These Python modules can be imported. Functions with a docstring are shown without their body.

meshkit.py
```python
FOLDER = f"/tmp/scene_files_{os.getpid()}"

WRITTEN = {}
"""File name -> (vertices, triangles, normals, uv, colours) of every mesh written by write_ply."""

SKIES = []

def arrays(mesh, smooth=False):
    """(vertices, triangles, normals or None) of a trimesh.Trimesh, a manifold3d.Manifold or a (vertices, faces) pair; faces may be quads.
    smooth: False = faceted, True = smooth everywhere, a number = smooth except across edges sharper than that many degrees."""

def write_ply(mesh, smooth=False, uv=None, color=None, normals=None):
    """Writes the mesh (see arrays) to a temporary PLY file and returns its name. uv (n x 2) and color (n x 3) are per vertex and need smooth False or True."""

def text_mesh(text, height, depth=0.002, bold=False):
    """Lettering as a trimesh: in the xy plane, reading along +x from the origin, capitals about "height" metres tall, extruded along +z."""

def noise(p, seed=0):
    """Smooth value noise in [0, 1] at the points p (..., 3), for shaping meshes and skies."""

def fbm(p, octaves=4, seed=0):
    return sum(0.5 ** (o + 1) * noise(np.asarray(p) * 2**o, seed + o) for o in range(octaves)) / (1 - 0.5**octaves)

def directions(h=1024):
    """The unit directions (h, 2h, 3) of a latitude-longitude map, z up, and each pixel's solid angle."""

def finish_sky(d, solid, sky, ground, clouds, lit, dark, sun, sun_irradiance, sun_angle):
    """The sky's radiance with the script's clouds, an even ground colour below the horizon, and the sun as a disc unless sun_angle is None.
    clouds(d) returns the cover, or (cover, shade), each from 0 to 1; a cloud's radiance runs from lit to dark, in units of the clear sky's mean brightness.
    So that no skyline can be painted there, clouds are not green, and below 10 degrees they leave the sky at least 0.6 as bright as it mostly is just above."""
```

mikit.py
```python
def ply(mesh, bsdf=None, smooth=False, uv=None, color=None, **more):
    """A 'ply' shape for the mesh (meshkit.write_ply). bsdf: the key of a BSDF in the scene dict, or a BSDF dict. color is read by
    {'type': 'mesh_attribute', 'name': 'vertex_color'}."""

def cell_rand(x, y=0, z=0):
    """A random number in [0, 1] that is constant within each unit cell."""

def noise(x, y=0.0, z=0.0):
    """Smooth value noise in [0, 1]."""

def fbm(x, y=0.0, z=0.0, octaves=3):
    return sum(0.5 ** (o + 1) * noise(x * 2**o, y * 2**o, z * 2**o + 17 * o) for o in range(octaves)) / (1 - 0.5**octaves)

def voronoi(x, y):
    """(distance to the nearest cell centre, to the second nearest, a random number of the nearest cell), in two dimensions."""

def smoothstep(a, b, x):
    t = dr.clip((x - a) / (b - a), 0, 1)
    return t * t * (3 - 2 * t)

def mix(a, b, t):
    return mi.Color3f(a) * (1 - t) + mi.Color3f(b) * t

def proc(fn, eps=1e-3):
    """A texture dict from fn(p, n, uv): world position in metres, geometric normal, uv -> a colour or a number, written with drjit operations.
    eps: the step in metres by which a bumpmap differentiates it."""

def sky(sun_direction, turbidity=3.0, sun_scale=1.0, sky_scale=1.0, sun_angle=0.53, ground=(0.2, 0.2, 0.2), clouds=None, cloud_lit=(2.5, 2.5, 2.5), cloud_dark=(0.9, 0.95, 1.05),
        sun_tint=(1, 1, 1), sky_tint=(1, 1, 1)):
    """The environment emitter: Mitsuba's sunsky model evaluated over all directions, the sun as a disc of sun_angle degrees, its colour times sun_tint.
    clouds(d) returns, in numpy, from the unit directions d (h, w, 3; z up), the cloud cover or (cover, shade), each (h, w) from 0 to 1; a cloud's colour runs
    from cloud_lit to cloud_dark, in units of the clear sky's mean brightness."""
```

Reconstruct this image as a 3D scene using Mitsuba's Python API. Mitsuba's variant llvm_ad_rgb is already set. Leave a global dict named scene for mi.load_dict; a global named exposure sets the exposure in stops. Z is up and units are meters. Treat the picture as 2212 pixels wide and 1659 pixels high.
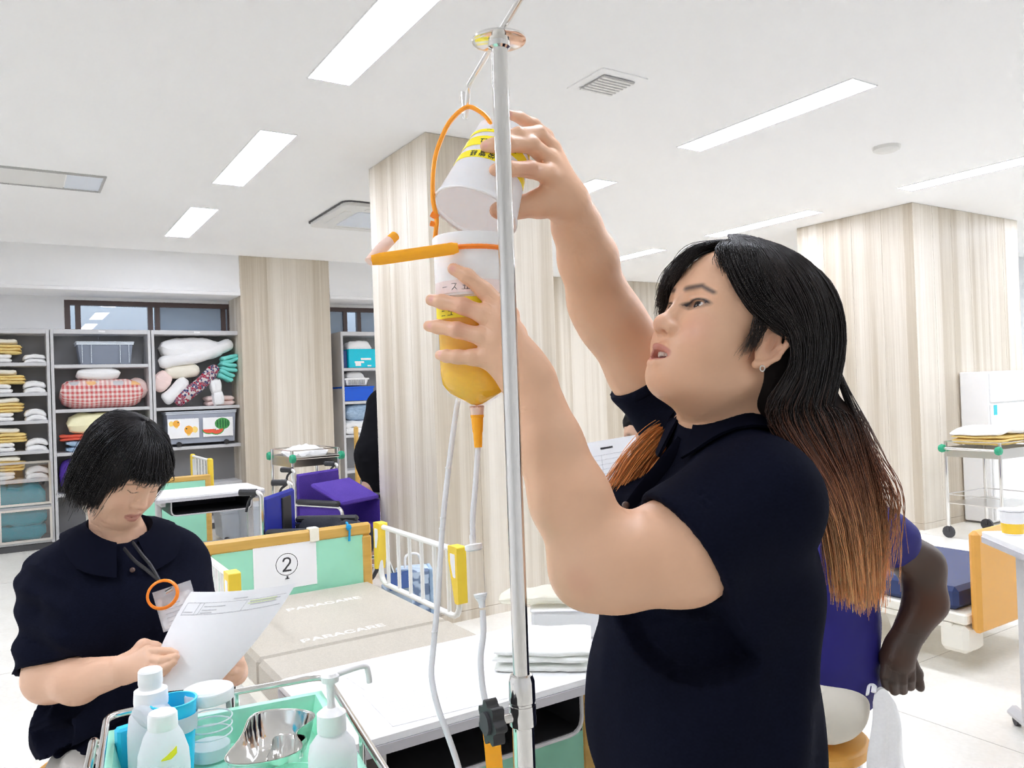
import math, random
import numpy as np, trimesh
import drjit as dr
import mitsuba as mi
import mikit, meshkit
from mikit import proc, noise, fbm, smoothstep, mix, cell_rand, voronoi
T = mi.ScalarTransform4f
scene, labels = {}, {}
random.seed(7)
rng = np.random.default_rng(7)
V = lambda *a: np.array(a, float)

# ------------------------------------------------------------------ camera, daylight, exposure
EYE = V(0, 0, 1.38)
FWD = V(0.53875, 0.84243, 0.00785)
UPV = V(0.02535, -0.02539, 0.99936)
scene['camera'] = {'type': 'perspective', 'fov_axis': 'x', 'fov': math.degrees(2 * math.atan(1106 / 1700.0)),
                   'near_clip': 0.05, 'far_clip': 200.0,
                   'to_world': T().look_at(origin=EYE.tolist(), target=(EYE + FWD).tolist(), up=UPV.tolist())}
scene['sky'] = mikit.sky((0.55, -0.6, 0.55), turbidity=4.0, sun_scale=0.0, sky_scale=5.0, ground=(0.3, 0.3, 0.3))
exposure = 0.80
LAMP = 15.0            # radiance of the ceiling lamps

# ------------------------------------------------------------------ mesh helpers
def tri(m):
    if isinstance(m, trimesh.Trimesh):
        return np.asarray(m.vertices, float), np.asarray(m.faces, int)
    v, f = np.asarray(m[0], float), np.asarray(m[1], int)
    if f.shape[1] == 4:
        f = np.vstack([f[:, [0, 1, 2]], f[:, [0, 2, 3]]])
    return v, f
def cat(*ms):
    vs, fs, n = [], [], 0
    for m in ms:
        v, f = tri(m)
        vs.append(v); fs.append(f + n); n += len(v)
    return np.vstack(vs), np.vstack(fs)
def xf(m, R=None, o=(0, 0, 0), s=1.0):
    v, f = tri(m)
    v = v * s
    if R is not None:
        v = v @ np.asarray(R).T
    return v + np.asarray(o, float), f
def rz(a):
    c, s = math.cos(math.radians(a)), math.sin(math.radians(a))
    return np.array([[c, -s, 0], [s, c, 0], [0, 0, 1.0]])
def rx(a):
    c, s = math.cos(math.radians(a)), math.sin(math.radians(a))
    return np.array([[1, 0, 0], [0, c, -s], [0, s, c]])
def ry(a):
    c, s = math.cos(math.radians(a)), math.sin(math.radians(a))
    return np.array([[c, 0, s], [0, 1, 0], [-s, 0, c]])
def nrm(v):
    v = np.asarray(v, float)
    return v / max(np.linalg.norm(v), 1e-12)
def box(c, s, b=0.0):
    """box of size s about c, its edges chamfered by b"""
    c, h = np.asarray(c, float), np.asarray(s, float) / 2
    b = min(b, 0.49 * 2 * h.min())
    if b <= 0:
        v = np.array([[x, y, z] for x in (-1, 1) for y in (-1, 1) for z in (-1, 1)], float) * h + c
        f = np.array([[0, 1, 3, 2], [4, 6, 7, 5], [0, 4, 5, 1], [2, 3, 7, 6], [0, 2, 6, 4], [1, 5, 7, 3]])
        return tri((v, f))
    pts = []
    for x in (-1, 1):
        for y in (-1, 1):
            for z in (-1, 1):
                q = V(x, y, z)
                for k in range(3):
                    w = h - b; w[k] = h[k]
                    pts.append(q * w + c)
    m = trimesh.convex.convex_hull(np.array(pts))
    return tri(m)
def bx(x0, x1, y0, y1, z0, z1, b=0.0):
    return box(((x0 + x1) / 2, (y0 + y1) / 2, (z0 + z1) / 2), (abs(x1 - x0), abs(y1 - y0), abs(z1 - z0)), b)
def smooth_path(pts, n=40, closed=False):
    p = np.asarray(pts, float)
    if closed:
        p = np.vstack([p[-1], p, p[0], p[1]])
    else:
        p = np.vstack([2 * p[0] - p[1], p, 2 * p[-1] - p[-2]])
    m = len(p) - 3
    out = []
    for t in np.linspace(0, m, n, endpoint=not closed):
        i = min(int(t), m - 1); u = t - i
        a, b, c, d = p[i], p[i + 1], p[i + 2], p[i + 3]
        out.append(0.5 * (2 * b + (c - a) * u + (2 * a - 5 * b + 4 * c - d) * u * u + (3 * b - a - 3 * c + d) * u ** 3))
    return np.array(out)
def tube(pts, r, n=10, closed=False, flat=None, up=None):
    """a round (or, with flat=(a, b), elliptic) bar along a path"""
    p = np.asarray(pts, float); m = len(p)
    r = np.broadcast_to(np.asarray(r, float), (m,))
    tan = np.gradient(p, axis=0)
    if closed:
        tan = np.roll(p, -1, 0) - np.roll(p, 1, 0)
    tan /= np.maximum(np.linalg.norm(tan, axis=1, keepdims=True), 1e-9)
    u = np.cross(tan[0], (0, 0, 1.0) if up is None else up)
    if np.linalg.norm(u) < 1e-3:
        u = np.cross(tan[0], (1.0, 0, 0))
    u = nrm(u); rings = []
    a = np.arange(n) * 2 * np.pi / n
    fa, fb = flat or (1, 1)
    for i in range(m):
        u = nrm(u - tan[i] * (u @ tan[i])); w = np.cross(tan[i], u)
        rings.append(p[i] + r[i] * (np.cos(a)[:, None] * u * fa + np.sin(a)[:, None] * w * fb))
    v = np.vstack(rings); f = []
    k = np.arange(n)
    for i in range(m if closed else m - 1):
        j = (i + 1) % m
        f.append(np.stack([i * n + k, i * n + (k + 1) % n, j * n + (k + 1) % n, j * n + k], 1))
    v2, f2 = tri((v, np.vstack(f)))
    if not closed:
        c0, c1 = len(v2), len(v2) + 1
        v2 = np.vstack([v2, p[0], p[-1]])
        f2 = np.vstack([f2, np.stack([(k + 1) % n, k, k * 0 + c0], 1), np.stack([(m - 1) * n + k, (m - 1) * n + (k + 1) % n, k * 0 + c1], 1)])
    return v2, f2
def cyl(a, b, r, n=20, r2=None):
    return tube([a, b], [r, r if r2 is None else r2], n)
def lathe(prof, n=40, o=(0, 0, 0), R=None, sy=1.0):
    """revolve a closed or open (r, z) profile about z"""
    prof = np.asarray(prof, float); m = len(prof)
    a = np.arange(n) * 2 * np.pi / n
    v = np.stack([prof[:, :1] * np.cos(a), prof[:, :1] * np.sin(a) * sy, np.repeat(prof[:, 1:], n, 1)], -1).reshape(-1, 3)
    k = np.arange(n); f = []
    for i in range(m - 1):
        f.append(np.stack([i * n + k, i * n + (k + 1) % n, (i + 1) * n + (k + 1) % n, (i + 1) * n + k], 1))
    return xf((v, np.vstack(f)), R, o)
def prism(poly, t, o=(0, 0, 0), u=(1, 0, 0), w=(0, 1, 0)):
    """a shapely polygon or a list of 2-d points, thickened by t along u x w"""
    import shapely.geometry as sg
    if not hasattr(poly, 'geom_type'):
        poly = sg.Polygon(poly)
    m = trimesh.creation.extrude_polygon(poly, t, engine='earcut')
    u, w = nrm(u), nrm(w)
    return xf(m, np.stack([u, w, nrm(np.cross(u, w))], 1), o)
def rrect(w, h, r, n=6):
    import shapely.geometry as sg
    return sg.box(-w / 2 + r, -h / 2 + r, w / 2 - r, h / 2 - r).buffer(r, quad_segs=n)
def frame_bar(pts, r, n=10, rad=0.03, closed=False):
    """a bent metal bar: straight runs with rounded corners"""
    p = np.asarray(pts, float); out = []
    m = len(p)
    for i in range(m):
        if not closed and i in (0, m - 1):
            out.append(p[i]); continue
        a, b, c = p[i - 1], p[i], p[(i + 1) % m]
        d0, d1 = nrm(a - b), nrm(c - b)
        q = min(rad, 0.45 * np.linalg.norm(a - b), 0.45 * np.linalg.norm(c - b))
        for t in np.linspace(0, 1, 6):
            out.append((1 - t) ** 2 * (b + d0 * q) + 2 * t * (1 - t) * b + t * t * (b + d1 * q))
    return tube(out, r, n, closed)
def pillow(w, d, h, n=18, p=2.6, seed=0, lump=0.02):
    """a soft cushion about the origin"""
    u = np.linspace(-1, 1, n)
    X, Y = np.meshgrid(u, u, indexing='ij')
    e = np.clip((1 - np.abs(X) ** p) * (1 - np.abs(Y) ** p), 0, 1) ** 0.5
    pin = 1 - 0.10 * (1 - e)
    top = np.stack([X * w / 2 * pin, Y * d / 2 * pin, e * h / 2], -1)
    bot = np.stack([X * w / 2 * pin, Y * d / 2 * pin, -e * h / 2], -1)
    v = np.vstack([top.reshape(-1, 3), bot.reshape(-1, 3)])
    q = meshkit.fbm(v * 9 + seed, 3, seed) - 0.5
    v = v + np.stack([q * 0, q * 0, q * lump * 2], 1)
    i = np.arange(n * n).reshape(n, n)
    f = np.stack([i[:-1, :-1], i[1:, :-1], i[1:, 1:], i[:-1, 1:]], -1).reshape(-1, 4)
    return cat((v[:n * n], f), (v[n * n:], f[:, ::-1]))
def folded(w, d, h, layers=4, seed=0, r=None, sag=0.0):
    """a folded cloth: a stack of rounded layers along x, its folds at the front"""
    ms = []; t = h / layers
    rr = np.random.default_rng(seed)
    for i in range(layers):
        ww, dd = w * (1 - 0.05 * rr.random()), d * (1 - 0.06 * rr.random())
        n = 14
        a = np.linspace(0, 2 * np.pi, 28, endpoint=False)
        ca, sa = np.cos(a), np.sin(a)
        ry_ = np.sign(ca) * np.abs(ca) ** 0.35 * dd / 2
        rz_ = np.sign(sa) * np.abs(sa) ** 0.7 * t * 0.54
        xs = np.linspace(-ww / 2, ww / 2, n)
        rings = []
        for x in xs:
            e = min(1.0, (1.02 - abs(2 * x / ww)) * 9) ** 0.5
            wob = (meshkit.fbm(np.stack([x * 12 + ry_ * 0, ry_ * 12, ry_ * 0 + i], 1), 2, seed) - .5) * t * 0.55
            rings.append(np.stack([x + ry_ * 0, ry_ * (0.96 + 0.04 * e) + rr.normal() * .002, rz_ * e + wob - sag * (2 * x / ww) ** 2 * h], 1))
        v = np.vstack(rings); k = np.arange(28)
        f = np.vstack([np.stack([j * 28 + k, j * 28 + (k + 1) % 28, (j + 1) * 28 + (k + 1) % 28, (j + 1) * 28 + k], 1) for j in range(n - 1)])
        v, f = tri((v, f))
        c0, c1 = len(v), len(v) + 1
        v = np.vstack([v, v[:28].mean(0), v[-28:].mean(0)] if False else [v, v[:28].mean(0)[None], v[-28:].mean(0)[None]])
        f = np.vstack([f, np.stack([(k + 1) % 28, k, k * 0 + c0], 1), np.stack([(n - 1) * 28 + k, (n - 1) * 28 + (k + 1) % 28, k * 0 + c1], 1)])
        ms.append(xf((v, f), None, (rr.normal() * .004, rr.normal() * .004, t * (i + 0.5))))
    return cat(*ms)
def sheet(P, t=0.0008):
    """a thin solid sheet from a grid of points (n, m, 3)"""
    n, m = P.shape[:2]
    du, dv = np.gradient(P, axis=0), np.gradient(P, axis=1)
    N = np.cross(du, dv); N /= np.maximum(np.linalg.norm(N, axis=-1, keepdims=True), 1e-9)
    v = np.vstack([(P + N * t / 2).reshape(-1, 3), (P - N * t / 2).reshape(-1, 3)])
    i = np.arange(n * m).reshape(n, m)
    q = np.stack([i[:-1, :-1], i[1:, :-1], i[1:, 1:], i[:-1, 1:]], -1).reshape(-1, 4)
    fs = [q, q[:, ::-1] + n * m]
    for e in (i[0, :], i[-1, ::-1], i[::-1, 0], i[:, -1]):
        fs.append(np.stack([e[:-1], e[1:], e[1:] + n * m, e[:-1] + n * m], 1))
    return tri((v, np.vstack(fs)))

# ------------------------------------------------------------------ scene entry helpers
def numbered(name, pool=None):
    k, i = name, 0
    while k in scene or k in labels or any(x.startswith(k + '__') for x in scene):
        i += 1; k = f'{name}_{i:03d}'
    return k
_counts = {}
def fresh(name):
    i = _counts.get(name, -1) + 1
    _counts[name] = i
    return name if i == 0 else f'{name}_{i:03d}'
def tag(key, label=None, cat_=None, group=None, kind=None):
    d = labels.setdefault(key, {})
    if label: d['label'] = label
    if cat_: d['category'] = cat_
    if group: d['group'] = group
    if kind: d['kind'] = kind
    return key
def thing(name, label, cat_, group=None):
    return tag(fresh(name), label, cat_, group)
def put(key, mesh, mat, smooth=35, **kw):
    scene[key] = mikit.ply(mesh, mat, smooth, **kw)
    return key
def part(parent, name, mesh, mat, smooth=35, label=None, **kw):
    k = put(fresh(parent + '__' + name), mesh, mat, smooth, **kw)
    if label: labels[k] = {'label': label}
    return k
def single(name, label, cat_, mesh, mat, smooth=35, group=None, kind=None, **kw):
    k = put(fresh(name), mesh, mat, smooth, **kw)
    return tag(k, label, cat_, group, kind)
def struct(name, mesh, mat, smooth=False, label=None):
    k = put(fresh(name), mesh, mat, smooth)
    return tag(k, label, None, None, 'structure')

# ------------------------------------------------------------------ materials
def mat(key, col, rough=0.5, metal=0.0, spec=0.5, **kw):
    tex = col if isinstance(col, dict) else {'type': 'rgb', 'value': list(col)}
    scene['m_' + key] = {'type': 'twosided', 'bsdf': {'type': 'principled', 'base_color': tex, 'roughness': rough, 'metallic': metal, 'specular': spec, **kw}}
    return 'm_' + key
def bumpy(key, col, rough, h, scale, spec=0.4, **kw):
    tex = col if isinstance(col, dict) else {'type': 'rgb', 'value': list(col)}
    scene['m_' + key] = {'type': 'twosided', 'bsdf': {'type': 'bumpmap', 'arbitrary': proc(h), 'scale': scale,
                         'bsdf': {'type': 'principled', 'base_color': tex, 'roughness': rough, 'specular': spec, **kw}}}
    return 'm_' + key
def thin(key, col, rough=0.4, dt=1.0, st=0.0, eta=1.4):
    tex = col if isinstance(col, dict) else {'type': 'rgb', 'value': list(col)}
    scene['m_' + key] = {'type': 'principledthin', 'base_color': tex, 'roughness': rough, 'diff_trans': dt, 'spec_trans': st, 'eta': eta}
    return 'm_' + key
VC = {'type': 'mesh_attribute', 'name': 'vertex_color'}
# ------------------------------------------------------------------ materials of the room
def wood_fn(p, n, uv):
    ax = dr.abs(n.x) > dr.abs(n.y)
    s = dr.select(ax, p.y + 31.7, p.x)
    w = s + 0.012 * noise(s * 3, p.z * 0.7, 3.0)
    band = noise(w * 9.0, p.z * 0.10, 1.0) * 0.55 + noise(w * 23.0, p.z * 0.16, 5.0) * 0.45
    fine = fbm(w * 130.0, p.z * 2.2, 2.0, 3)
    plank = cell_rand(dr.floor(s / 0.303), 7)
    t = dr.clip(0.50 * band + 0.20 * fine + 0.30 * plank, 0, 1)
    return mix((0.50, 0.43, 0.335), (0.74, 0.685, 0.60), smoothstep(0.20, 0.72, t))
mat('wood_panel', proc(wood_fn), 0.45, spec=0.4)
mat('white_paint', (0.82, 0.82, 0.82), 0.7, spec=0.2)
mat('ceiling', (0.84, 0.84, 0.835), 0.8, spec=0.15)
def floor_fn(p, n, uv):
    q = fbm(p.x * 6, p.y * 6, 0.0, 3)
    g = noise(p.x * 90, p.y * 90, 1.0)
    return mix((0.70, 0.675, 0.615), (0.79, 0.77, 0.715), 0.6 * q + 0.4 * g)
mat('floor', proc(floor_fn), 0.32, spec=0.5)
mat('seam', (0.55, 0.53, 0.48), 0.6)
mat('window_brown', (0.085, 0.055, 0.05), 0.35)
mat('blue_film', (0.34, 0.43, 0.54), 0.5)
mat('white_film', (0.9, 0.93, 0.95), 0.6)
scene['m_pane'] = {'type': 'thindielectric', 'int_ior': 1.5}
mat('grey_trim', (0.42, 0.42, 0.41), 0.5)
mat('dark_grey', (0.08, 0.08, 0.085), 0.5)
mat('off_white', (0.74, 0.735, 0.71), 0.45)
mat('lamp_frame', (0.8, 0.8, 0.8), 0.4)
mat('diffuser_off', (0.72, 0.76, 0.82), 0.35)
scene['m_lamp_glass'] = {'type': 'diffuse', 'reflectance': {'type': 'rgb', 'value': [0.8, 0.8, 0.8]}}

# ------------------------------------------------------------------ the shell of the room
CH = 2.936
struct('floor', bx(-3.2, 13.2, -3.2, 9.6, -0.12, 0.0), 'm_floor')
struct('ceiling', bx(-3.2, 13.2, -3.2, 9.6, CH, CH + 0.15), 'm_ceiling')
# floor sheets: the welded seams that the photograph shows
sm = [bx(x - 0.0022, x + 0.0022, -3, 9.2, -0.001, 0.0008) for x in np.arange(-2.4, 13, 1.82)]
sm += [bx(-3, 13, y - 0.0022, y + 0.0022, -0.001, 0.0008) for y in (0.35, 2.17, 4.9, 7.4)]
put('floor__seam', cat(*sm), 'm_seam', False); labels['floor__seam'] = {'kind': 'stuff'}
# back wall with its two windows
WY = 9.25
W = [(0.50, 2.17), (3.16, 5.6)]
zw0, zw1 = 1.30, 2.47
bw = [bx(-3.2, 13.2, WY, WY + 0.2, 0, zw0), bx(-3.2, 13.2, WY, WY + 0.2, zw1, CH)]
bw += [bx(a, b, WY, WY + 0.2, zw0, zw1) for a, b in ((-3.2, W[0][0]), (W[0][1], W[1][0]), (W[1][1], 13.2))]
struct('wall_back', cat(*bw), 'm_white_paint')
struct('wall_left', bx(-3.4, -3.2, -3.2, 9.6, 0, CH), 'm_white_paint')
struct('wall_behind', bx(-3.4, 13.4, -3.4, -3.2, 0, CH), 'm_white_paint')
# right wall with a wide opening for daylight
rw = [bx(13.2, 13.4, -3.4, 9.6, 0, 0.9), bx(13.2, 13.4, -3.4, 9.6, 2.4, CH), bx(13.2, 13.4, -3.4, -2.0, 0.9, 2.4), bx(13.2, 13.4, 8.0, 9.6, 0.9, 2.4)]
struct('wall_right', cat(*rw), 'm_white_paint')
# the deep white beam along the back wall with its little ledge
beam = [bx(-3.2, 2.13, 8.72, WY, 2.575, CH), bx(-3.2, 2.13, 8.70, 8.73, 2.535, 2.575), bx(3.13, 6.0, 8.72, WY, 2.575, CH), bx(3.13, 6.0, 8.70, 8.73, 2.535, 2.575)]
struct('wall_beam', cat(*beam), 'm_white_paint')
for i, (a, b) in enumerate(((-3.2, 2.13), (3.13, 6.0))):
    put(f'trim_{i+1}', bx(a, b, 8.69, WY, 2.50, 2.535, 0.004), 'm_white_paint', False); labels[f'trim_{i+1}'] = {'kind': 'structure'}
# timber clad wall piers
struct('wall_pier', bx(2.13, 3.13, 8.71, WY, 0, CH, 0.004), 'm_wood_panel')
struct('wall_pier', bx(5.75, 9.6, 8.85, WY, 0, CH, 0.004), 'm_wood_panel')
# free standing timber clad column beside the bed, in four boards each way
def clad(x0, x1, y0, y1, name, n1, n2):
    k = struct(name, bx(x0 + 0.012, x1 - 0.012, y0 + 0.012, y1 - 0.012, 0, CH), 'm_seam')
    xs, ys = np.linspace(x0, x1, n1 + 1), np.linspace(y0, y1, n2 + 1)
    for a, b in zip(xs[:-1], xs[1:]):
        for ya, yb in ((y0, y0 + 0.014), (y1 - 0.014, y1)):
            part(k, 'board', bx(a + 0.0008, b - 0.0008, ya, yb, 0.06, CH - 0.002, 0.001), 'm_wood_panel', False)
    for a, b in zip(ys[:-1], ys[1:]):
        for xa, xb in ((x0, x0 + 0.014), (x1 - 0.014, x1)):
            part(k, 'board', bx(xa, xb, a + 0.0008, b - 0.0008, 0.06, CH - 0.002, 0.001), 'm_wood_panel', False)
    part(k, 'plinth', bx(x0 + 0.002, x1 - 0.002, y0 + 0.002, y1 - 0.002, 0, 0.058), 'm_wood_panel', False)
clad(2.127, 3.03, 4.188, 5.06, 'wall_column', 3, 3)
clad(6.85, 8.74, 3.965, 5.19, 'wall_column', 6, 4)
# a further white return wall to the right of the big column
struct('wall_return', bx(9.9, 13.2, 5.2, 5.35, 0, CH), 'm_white_paint')

# windows of the back wall
def window(i, x0, x1, z0, z1, panes):
    k = tag(f'window_{i}', None, None, None, 'structure')
    y0, y1 = WY + 0.02, WY + 0.10
    fr = [bx(x0, x1, y0, y1, z1 - 0.05, z1), bx(x0, x1, y0, y1, z0, z0 + 0.05), bx(x0, x0 + 0.055, y0, y1, z0, z1), bx(x1 - 0.055, x1, y0, y1, z0, z1)]
    part(k, 'frame', cat(*fr), 'm_window_brown', False)
    for a, b, m in panes:
        part(k, 'stile', cat(bx(a, a + 0.05, y0 + 0.012, y1 - 0.01, z0 + .05, z1 - .05), bx(b - 0.05, b, y0 + 0.012, y1 - 0.01, z0 + .05, z1 - .05)), 'm_window_brown', False)
        part(k, 'pane', bx(a + 0.05, b - 0.05, y0 + 0.036, y0 + 0.040, z0 + .05, z1 - .05), m, False)
window(1, 0.50, 2.17, zw0, zw1, ((0.60, 1.34, 'm_pane'), (1.36, 2.10, 'm_blue_film')))
window(2, 3.16, 5.6, zw0, zw1, ((3.22, 3.55, 'm_blue_film'), (3.68, 4.4, 'm_blue_film'), (4.42, 5.5, 'm_blue_film')))
struct('wall_outside', bx(-3, 13, 12.0, 12.2, -0.1, 3.1), 'm_white_paint')

# ------------------------------------------------------------------ ceiling lamps
def lamp(x0, x1, y0, y1, lab, on=True, grp=None):
    k = thing('ceiling_lamp', lab, 'ceiling light', grp)
    z = CH
    fr = [bx(x0 - .006, x0, y0 - .006, y1 + .006, z - .0035, z + .02), bx(x1, x1 + .006, y0 - .006, y1 + .006, z - .0035, z + .02),
          bx(x0, x1, y0 - .006, y0, z - .0035, z + .02), bx(x0, x1, y1, y1 + .006, z - .0035, z + .02)]
    part(k, 'frame', cat(*fr), 'm_lamp_frame', False)
    v = np.array([[x0, y0, z - .003], [x1, y0, z - .003], [x1, y1, z - .003], [x0, y1, z - .003]])
    kk = part(k, 'diffuser', (v, np.array([[0, 3, 2, 1]])), 'm_lamp_glass', False)
    scene[kk]['emitter'] = {'type': 'area', 'radiance': {'type': 'rgb', 'value': [LAMP * 0.955, LAMP * 1.0, LAMP * 1.13]}}
    return k
rows = [(0.35, 1.62), (2.45, 3.72), (4.58, 5.85), (6.65, 7.91)]
names = {(1, 1): 'lit long ceiling lamp cut off by the top edge, left of the drip stand',
         (1, 2): 'lit recessed ceiling lamp, middle one of the three in the left row',
         (1, 3): 'lit recessed ceiling lamp, farthest of the left row, above the tall bookcases',
         (2, 1): 'largest fully visible lit ceiling lamp, upper right above the woman with long hair',
         (2, 2): 'lit ceiling lamp mostly hidden behind the raised forearm',
         (3, 1): 'lit ceiling lamp cut off by the right edge above the right column',
         (3, 2): 'lit ceiling lamp just above the hair of the woman with long hair',
         (3, 3): 'small lit ceiling lamp between the raised arm and the dark hair'}
for c, x in enumerate((-1.10, 1.37, 3.835, 6.32, 8.8, 11.2)):
    for r, (a, b) in enumerate(rows):
        if c == 0 and r == 3: continue
        if (c, r) == (2, 3): continue
        if c == 5 and r > 1: continue
        lab = names.get((c, r))
        lamp(x - 0.105, x + 0.105, a, b, lab or 'recessed ceiling lamp outside the picture', grp=None if lab else 'ceiling lamps outside the picture')
# the unlit fixture at the far left
k = thing('ceiling_fixture', 'unlit long recessed ceiling fixture with a pale end panel at the left edge', 'ceiling fixture')
part(k, 'frame', cat(bx(-1.2, .60, 5.98, 6.0, CH - .012, CH + .01), bx(-1.2, .60, 6.41, 6.43, CH - .012, CH + .01), bx(.585, .60, 6.0, 6.41, CH - .012, CH + .01)), 'm_grey_trim', False)
part(k, 'panel', bx(-1.2, .36, 6.0, 6.41, CH - .006, CH + .01), 'm_off_white', False)
part(k, 'end_panel', bx(.37, .585, 6.0, 6.41, CH - .004, CH + .01), 'm_diffuser_off', False)
# square vent with slats
k = thing('ceiling_vent', 'small square grey ceiling vent above the raised hand', 'vent')
vx, vy = 2.625, 3.10
part(k, 'frame', prism(rrect(.30, .30, .01), .006, (vx, vy, CH - .0065)), 'm_ceiling', False)
part(k, 'grille', bx(vx - .10, vx + .10, vy - .10, vy + .10, CH - .016, CH - .011), 'm_grey_trim', False)
for i in range(7):
    part(k, 'slat', box((vx, vy - .085 + i * .0283, CH - .018), (.20, .012, .004)), 'm_off_white', False)
# ceiling cassette air conditioner
k = thing('air_conditioner', 'white ceiling cassette air conditioner partly hidden by the timber column', 'air conditioner')
cx, cy = 2.75, 6.40
part(k, 'casing', prism(rrect(.92, .92, .07), .035, (cx, cy, CH - .037)), 'm_off_white', 30)
part(k, 'gap', prism(rrect(.95, .95, .08), .008, (cx, cy, CH - .010)), 'm_dark_grey', 30)
part(k, 'grille', prism(rrect(.55, .55, .03), .008, (cx, cy, CH - .045)), 'm_diffuser_off', 30)
for sx, sy in ((1, 0), (-1, 0), (0, 1), (0, -1)):
    part(k, 'louvre', box((cx + sx * .36, cy + sy * .36, CH - .040), (.05 if sx else .5, .05 if sy else .5, .006)), 'm_off_white', False)
k = single('smoke_detector', 'round flat white smoke detector on the ceiling at the upper right', 'smoke detector',
           lathe([(0, -.035), (.06, -.034), (.085, -.022), (.09, 0), (0, 0)], 32, (5.04, 3.08, CH)), 'm_off_white')
# ------------------------------------------------------------------ materials of the furniture
mat('steel_grey', (0.56, 0.56, 0.57), 0.4, spec=0.5)
mat('steel_back', (0.26, 0.26, 0.265), 0.5)
mat('chrome', (0.80, 0.79, 0.77), 0.06, 1.0)
mat('steel', (0.72, 0.70, 0.67), 0.22, 1.0)
mat('steel_polish', (0.86, 0.85, 0.83), 0.08, 1.0)
mat('white_plastic', (0.86, 0.86, 0.86), 0.35)
mat('white_rail', (0.86, 0.86, 0.84), 0.3)
mat('yellow_plastic', (0.86, 0.62, 0.05), 0.4)
mat('yellow_pale', (0.93, 0.72, 0.30), 0.4)
mat('mint', (0.33, 0.72, 0.53), 0.45)
mat('mint_tray', (0.36, 0.76, 0.58), 0.3)
mat('black_plastic', (0.02, 0.02, 0.022), 0.45)
mat('rubber', (0.05, 0.05, 0.055), 0.6)
mat('green_bumper', (0.02, 0.32, 0.17), 0.4)
def oak_fn(p, n, uv):
    q = fbm(p.x * 4 + p.y * 4, p.z * 60, 1.0, 3)
    return mix((0.52, 0.30, 0.06), (0.66, 0.41, 0.11), q)
mat('oak', proc(oak_fn), 0.4)
mat('orange_wood', (0.72, 0.36, 0.07), 0.4)
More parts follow.
